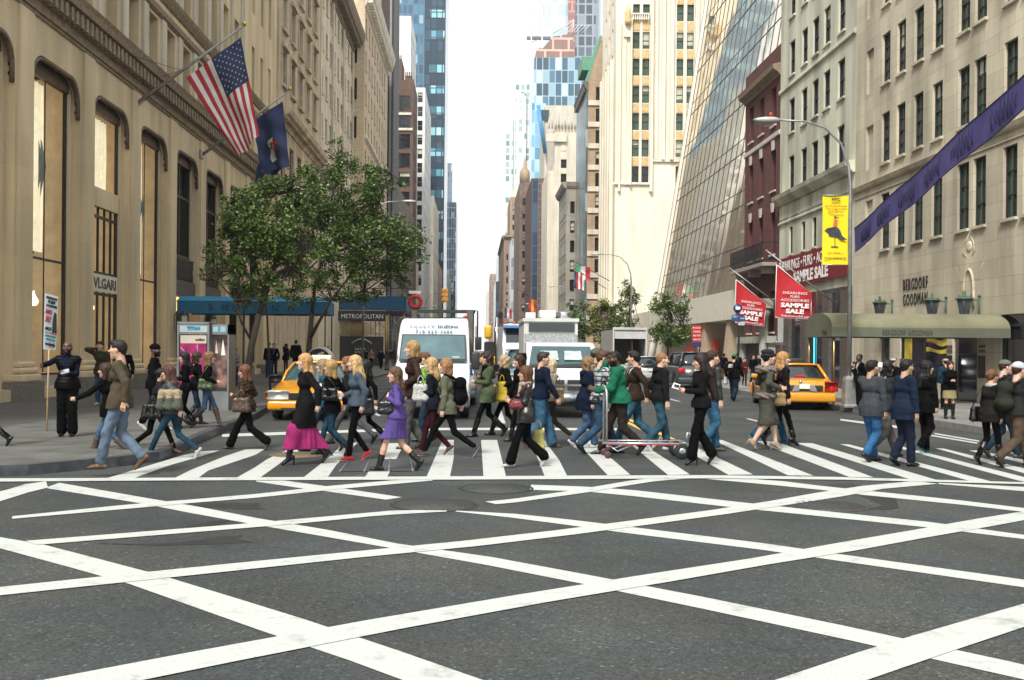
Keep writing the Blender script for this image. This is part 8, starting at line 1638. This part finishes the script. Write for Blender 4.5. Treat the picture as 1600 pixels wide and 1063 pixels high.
letters('M57',u_(1148,495.5)+Vector((0,-.08,0)),(1,0,0),(0,0,1),WTX,t,width=.2,height=.06);letters('M5',u_(1159,498)+Vector((0,-.09,0)),(1,0,0),(0,0,1),WTX,t,width=.15,height=.06)
def sign_post(label,X,Y,lean_x,top,panels,group=None,mat=BRONZ,zb=.15):
 t=thing('sign_post',label,'sign',(X,Y,zb));m=MB();m.tube([(0,0,0),(lean_x,0,top)],.035,6);m.build('post',mat,t)
 for x0,x1,z0,z1,mt,nm in panels:m=MB();m.box((x0,-.06,z0),(x1,-.04,z1));m.build(nm,mt,t)
 return t
t=sign_post('red and blue stacked parking regulation sign before the red sculpture wall',11.3,51.0,0,3.0,[(-.2,.28,2.15,3.0,RED,'red_panel'),(-.2,.28,1.9,2.14,MATS['sign_navy'],'blue_panel')])
for k,s_ in enumerate(('NO','STANDING','ANYTIME','7AM-7PM')):letters(s_,(.04,-.07,2.88-k*.2),(1,0,0),(0,0,1),WTX,t,width=.38,height=.1)
sign_post('dark slanting sign post with small red plate between the two street trees',-6.55,32.0,-.18,3.65,[(-.42,-.14,3.42,3.66,RED,'red_plate')])
m=MB();b=sign_post('thin straight black post left of the first street tree',-7.2,31.0,0,2.9,[])
t=thing('traffic_signal','small orange and yellow traffic signal hanging before the left dark tower','traffic signal',P(695,464,110));m=MB();[m.rbox((-.35,-.2,-.55+k*.5),(.35,.2,-.1+k*.5),.08)for k in range(3)];m.build('housing',M('signal_yellow',(.7,.30,.03),.5),t);m=MB();m.tube([(-.5,0,-.9),(-3.2,0,-1.4)],.07,6);m.tube([(-3.2,0,-1.4),(-3.2,0,-6.6)],.1,6);m.tube([(0,0,-.5),(-.5,0,-.9)],.05,6);m.build('mast_arm',GALV,t)
def far_flag(label,px,py,Y,cols,w_=1.3,h_=1.5,pole=(3.0,-1.0)):
 t=thing('flag',label,'flag',P(px,py,Y),group='small flags far along the right side');m=MB();m.tube([(-w_/2,0,h_/2+.3),(pole[0],0,pole[1])],.04,5);m.build('pole',BRONZ,t);n=len(cols)
 for i,c_ in enumerate(cols):m=MB();m.loft([[(-w_/2+w_*(i+f)/n,.1*math.sin(z*4+i),z-.25*(i+f)/n)for z in np.linspace(h_/2,-h_/2,7)]for f in(0,.5,1)],cap=False);m.build('stripe',c_,t)
GRN=M('flag_green',(.02,.28,.13),.7,var=0)
far_flag('green white and red flag above the right side trees',911,425,112,[GRN,FWH,FRED],1.6,1.5);far_flag('drooping striped flag below the green white and red one',905,437,110,[FNV,FRED,FWH,FRED,FWH],1.1,1.9)
far_flag('red and gold flag over the utility truck roof',832,478,130,[FRED,M('flag_gold',(.6,.32,.02),.7,var=0),FRED],1.0,1.9,(-2.0,2.2));far_flag('tiny striped flag far down above the blue visored truck',794,489,220,[FNV,FWH,FRED],1.6,2.2)
t=thing('briefcase','brown leather briefcase standing by the foot of the lamp post','briefcase',G(1327,635,.15));m=MB();LB=M('brown_leather',(.07,.022,.016),.4,var=.2);m.rbox((-.18,-.07,0),(.18,.07,.22),.03);m.build('case',LB,t);m=MB();m.tube([(-.08,0,.21),(-.07,0,.27),(.07,0,.27),(.08,0,.21)],.012,6);m.build('handle',LB,t);m=MB();m.box((-.03,-.08,.12),(.03,-.07,.16));m.build('clasp',BRASS,t)
x_=pr['coffee'];el,wr,hd=x_['Hd'][1];p_=local_of(x_,wr+hd*.10+V3(.05,.0,.02));t=thing('paper_cup','white paper cup at the lips of the man in grey blazer','cup',p_);m=MB();m.lathe((0,0,-.06),[(.030,0),(.042,.12)],16);m.build('cup',WTX,t);m=MB();m.lathe((0,0,.06),[(.045,0),(.045,.012),(.035,.018)],16);m.build('lid',WTX,t)
x_=pr['cup'];el,wr,hd=x_['Hd'][1];p_=local_of(x_,wr+hd*.13+V3(.04,.02,.04));t=thing('folded_paper','folded white paper in the hands of the very long haired woman','paper',p_);m=MB();m.prism([(-.07,-.02,-.02),(.04,-.02,-.05),(.07,.0,.03),(-.03,0,.06)],(0,.03,0));m.build('sheets',WTX,t);m=MB();m.prism([(-.04,-.034,.0),(.04,-.034,-.02),(.05,-.034,.02),(-.03,-.034,.04)],(0,.003,0));m.build('print',BLK,t)
x_=pr['sign'];p_=local_of(x_,x_['Hd'][1][1]+V3(.06,0,.03));t=thing('flyers','small stack of flyers in the hand of the placard man','flyers',p_);m=MB();[m.box((-.09,-.05+k*.012,k*.006),(.05,.05+k*.012,k*.006+.003))for k in range(4)];m.build('sheets',M('flyer_paper',(.4,.42,.5),.6),t);t.rotation_euler=(R(20),R(-15),R(20))
#  TREES
LEAFC=[(.052,.10,.014),(.085,.15,.022),(.028,.055,.012),(.17,.23,.055)]
def leafm(k,cols=None):
 c_=(cols or LEAFC)[k%4];m=M('leaf_%d_%d'%(k,int(c_[0]*1000)),c_,.45,var=.35,vs=3);m.node_tree.nodes['Principled BSDF'].inputs['Transmission Weight'].default_value=0;return m
BARK=M('bark',(.045,.036,.028),.9,var=.35,vs=7,bump=.6,bs=25)
def tree(label,base,trunk,crowns,nleaf,size,cols=None,seed=1,twig=.02,sparse=.0):
 """trunk: list of (points, r0, r1) limbs; crowns: list of (centre, radii, share)"""
 t=thing('street_tree',label,'tree',base,group='street trees');rnd=random.Random(seed);b=Vector(base);m=MB();P0,r0,r1=trunk[0]
 for pts,ra,rb in trunk[:1]:m.tube([Vector(p)-b for p in pts],[ra+(rb-ra)*i/(len(pts)-1)for i in range(len(pts))],9)
 m.build('trunk',BARK,t);m=MB();tips=[]
 for pts,ra,rb in trunk[1:]:m.tube([Vector(p)-b for p in pts],[ra+(rb-ra)*i/(len(pts)-1)for i in range(len(pts))],6);tips.append(Vector(pts[-1])-b);tips.append(Vector(pts[len(pts)//2])-b)
 cl=[]
 for c_,rad,sh in crowns:
  c_=Vector(c_)-b;n=max(5,int(26*sh))
  for k in range(n):
   while True:
    d=Vector((rnd.uniform(-1,1),rnd.uniform(-1,1),rnd.uniform(-1,1)))
    if.25<d.length<1:break
   d=d*(.55+.45*rnd.random()**.4)/max(.6,d.length);p_=c_+Vector((d.x*rad[0],d.y*rad[1],d.z*rad[2]));cl.append((p_,rnd.uniform(.15,.33)*(rad[0]+rad[2])/2,sh))
   near=min(tips,key=lambda q:(q-p_).length)if tips else Vector((0,0,0));mid=near.lerp(p_,.5)+Vector((rnd.uniform(-.2,.2),rnd.uniform(-.2,.2),rnd.uniform(-.1,.25)));m.tube([near,mid,p_],[twig*1.6,twig,twig*.4],4,cap=False)
 m.build('branches',BARK,t)
 tot=sum(c_[1]**2 for c_ in cl);V_,Fc,Mi=[],[],[]
 for p_,r_,sh in cl:
  for _ in range(int(nleaf*r_**2/tot)):
   d=Vector((rnd.gauss(0,.5),rnd.gauss(0,.5),rnd.gauss(0,.42)))*r_;c_=p_+d;a=Vector((rnd.gauss(0,1),rnd.gauss(0,1),rnd.gauss(0,.5))).normalized();n_=Vector((rnd.gauss(0,1),rnd.gauss(0,1),rnd.gauss(.6,1)));n_=(n_-a*n_.dot(a)).normalized();b2=a.cross(n_);s_=size*rnd.uniform(.6,1.25);o=len(V_)
   V_+=[c_-a*s_*.5,c_+b2*s_*.33-n_*s_*.06,c_+a*s_*.55,c_-b2*s_*.33-n_*s_*.06];Fc.append((o,o+1,o+2,o+3));Mi.append(rnd.choice((0,0,1,1,2,3)))
 mm=MB();mm.v=[tuple(v)for v in V_];mm.f=Fc;mm.m=Mi;mm.sm=[False]*len(Fc)
 me=bpy.data.meshes.new('crown');me.from_pydata(mm.v,[],mm.f);[me.materials.append(leafm(k,cols))for k in range(4)];me.polygons.foreach_set('material_index',Mi);link('crown',me,t);return t
Q=lambda px,py,Y,dy=0:(P(px,py,Y)+Vector((0,dy,0)))
Y=30.0;bs=P(385,640,Y);bs.z=.15
tree('nearer street tree with leaning trunk and dark crown over the blue awning',bs,[([bs,Q(386,590,Y),Q(393,540,Y),Q(405,490,Y)],.13,.09),([Q(405,490,Y),Q(418,450,Y),Q(430,400,Y,.3),Q(448,350,Y,.2),Q(452,300,Y)],.09,.025),([Q(394,535,Y),Q(380,505,Y,-.2),Q(372,470,Y,-.4),Q(345,440,Y,-.5)],.045,.015),([Q(412,470,Y),Q(400,430,Y,.4),Q(385,380,Y,.7),Q(370,330,Y,.5)],.06,.015),([Q(420,440,Y),Q(455,420,Y,-.3),Q(485,400,Y,-.5)],.05,.015)],[(Q(425,350,Y),(1.35,1.3,1.25),2.2),(Q(380,330,Y),(.75,.9,.7),.9),(Q(465,300,Y),(.8,.9,.8),.8),(Q(400,430,Y),(.9,1.0,.8),1.0),(Q(478,400,Y),(.85,1.,.9),.9),(Q(330,428,Y),(.55,.5,.22),.5),(Q(375,470,Y),(.35,.4,.45),.35),(Q(352,395,Y),(.6,.7,.8),.7),(Q(445,455,Y),(.8,.8,.55),.6)],24000,.105,seed=11)
Y=40.5;bs=P(478,600,Y);bs.z=.15
tree('second street tree with forked trunk and wide crown reaching toward the white van',bs,[([bs,Q(480,570,Y),Q(484,530,Y),Q(487,490,Y)],.14,.10),([Q(487,490,Y),Q(492,450,Y),Q(505,400,Y),Q(515,330,Y),Q(530,260,Y)],.08,.02),([Q(484,530,Y),Q(500,505,Y,-.4),Q(520,470,Y,-.5),Q(560,420,Y,-.6),Q(600,380,Y,-.5)],.08,.02),([Q(505,400,Y),Q(545,360,Y,.4),Q(590,310,Y,.3),Q(610,270,Y)],.06,.015),([Q(520,470,Y),Q(570,455,Y),Q(620,420,Y)],.05,.015)],[(Q(540,300,Y),(1.6,1.6,1.4),1.7),(Q(505,360,Y),(1.3,1.4,1.3),1.2),(Q(575,380,Y),(1.7,1.6,1.4),1.9),(Q(630,395,Y),(.95,1.1,1.3),1.0),(Q(550,440,Y),(1.6,1.3,.75),1.0),(Q(527,232,Y),(.45,.5,.55),.35),(Q(600,285,Y),(.7,.8,.7),.5),(Q(485,455,Y),(.8,.9,.6),.4),(Q(640,450,Y),(.5,.6,.45),.3)],29000,.12,seed=23)
YG=[(.10,.14,.03),(.15,.17,.03),(.05,.09,.025),(.26,.22,.03)]
def small_tree(label,px,Y,crowns,n,size,cols,seed):
 bs=P(px,600,Y);bs.z=.15;tree(label,bs,[([bs,Vector((bs.x,Y,1.6)),Q(px+2,crowns[0][1]+15,Y)],.07,.035),([Q(px+2,crowns[0][1]+15,Y),Q(crowns[0][0],crowns[0][1]-crowns[0][3]*.7,Y)],.03,.01)],[(Q(a,b_,Y),(w_*Y/F,w_*Y/F,h_*Y/F),s_)for a,b_,w_,h_,s_ in crowns],n,size,cols,seed,twig=.012)
small_tree('small leafy tree in front of the white fascia and red sculpture wall',1043,57,[(1045,505,36,40,1.3),(1030,470,18,18,.5),(1062,475,14,20,.4),(1060,530,22,22,.5)],4200,.15,None,31)
small_tree('slim tree with bare tip beside the second lamp post',982,74,[(983,475,12,42,.7),(975,500,20,28,.6),(990,515,16,18,.3)],1900,.17,None,32)
small_tree('bushy dark green tree left of the yellowing one',912,92,[(912,500,24,30,1.),(900,485,14,16,.4)],3200,.22,None,33)
small_tree('yellowing autumn tree in the middle of the right side group',938,84,[(940,500,20,30,1.),(945,520,22,20,.6)],3000,.2,YG,34)
small_tree('green tree between the yellowing tree and the box truck',962,80,[(962,498,16,30,1.),(955,520,18,18,.6)],2600,.2,[(.06,.09,.02),(.09,.12,.03),(.04,.06,.02),(.14,.15,.03)],35)
t=thing('hedge','low clipped hedge planter on the far right pavement','hedge',(P(1115,585,60).x,60,.15));m=MB();rnd=random.Random(3)
for _ in range(900):c_=Vector((rnd.uniform(-.9,.9),rnd.uniform(-.3,.3),rnd.uniform(.1,.75)));a=Vector((rnd.gauss(0,1),rnd.gauss(0,1),rnd.gauss(0,1))).normalized()*.07;b_=Vector((rnd.gauss(0,1),rnd.gauss(0,1),rnd.gauss(0,1))).normalized()*.05;m.add([c_-a,c_+b_,c_+a,c_-b_],[(0,1,2,3)])
m.build('foliage',leafm(1),t);m=MB();m.box((-.95,-.35,0),(.95,.35,.25));m.build('planter',GRANP,t)
#  HAZE
m=MB();m.box((-950,-70,-1),(950,1700,320));hz_=bpy.data.materials.new('haze_air');hz_.use_nodes=True;t=hz_.node_tree;t.nodes.clear()
o_=t.nodes.new('ShaderNodeOutputMaterial');v_=t.nodes.new('ShaderNodeVolumePrincipled');v_.inputs['Density'].default_value=.00026;v_.inputs['Color'].default_value=(.9,.95,1.,1);v_.inputs['Anisotropy'].default_value=.2
t.links.new(v_.outputs[0],o_.inputs['Volume']);hz=m.build('haze',hz_);hz['kind']='stuff'
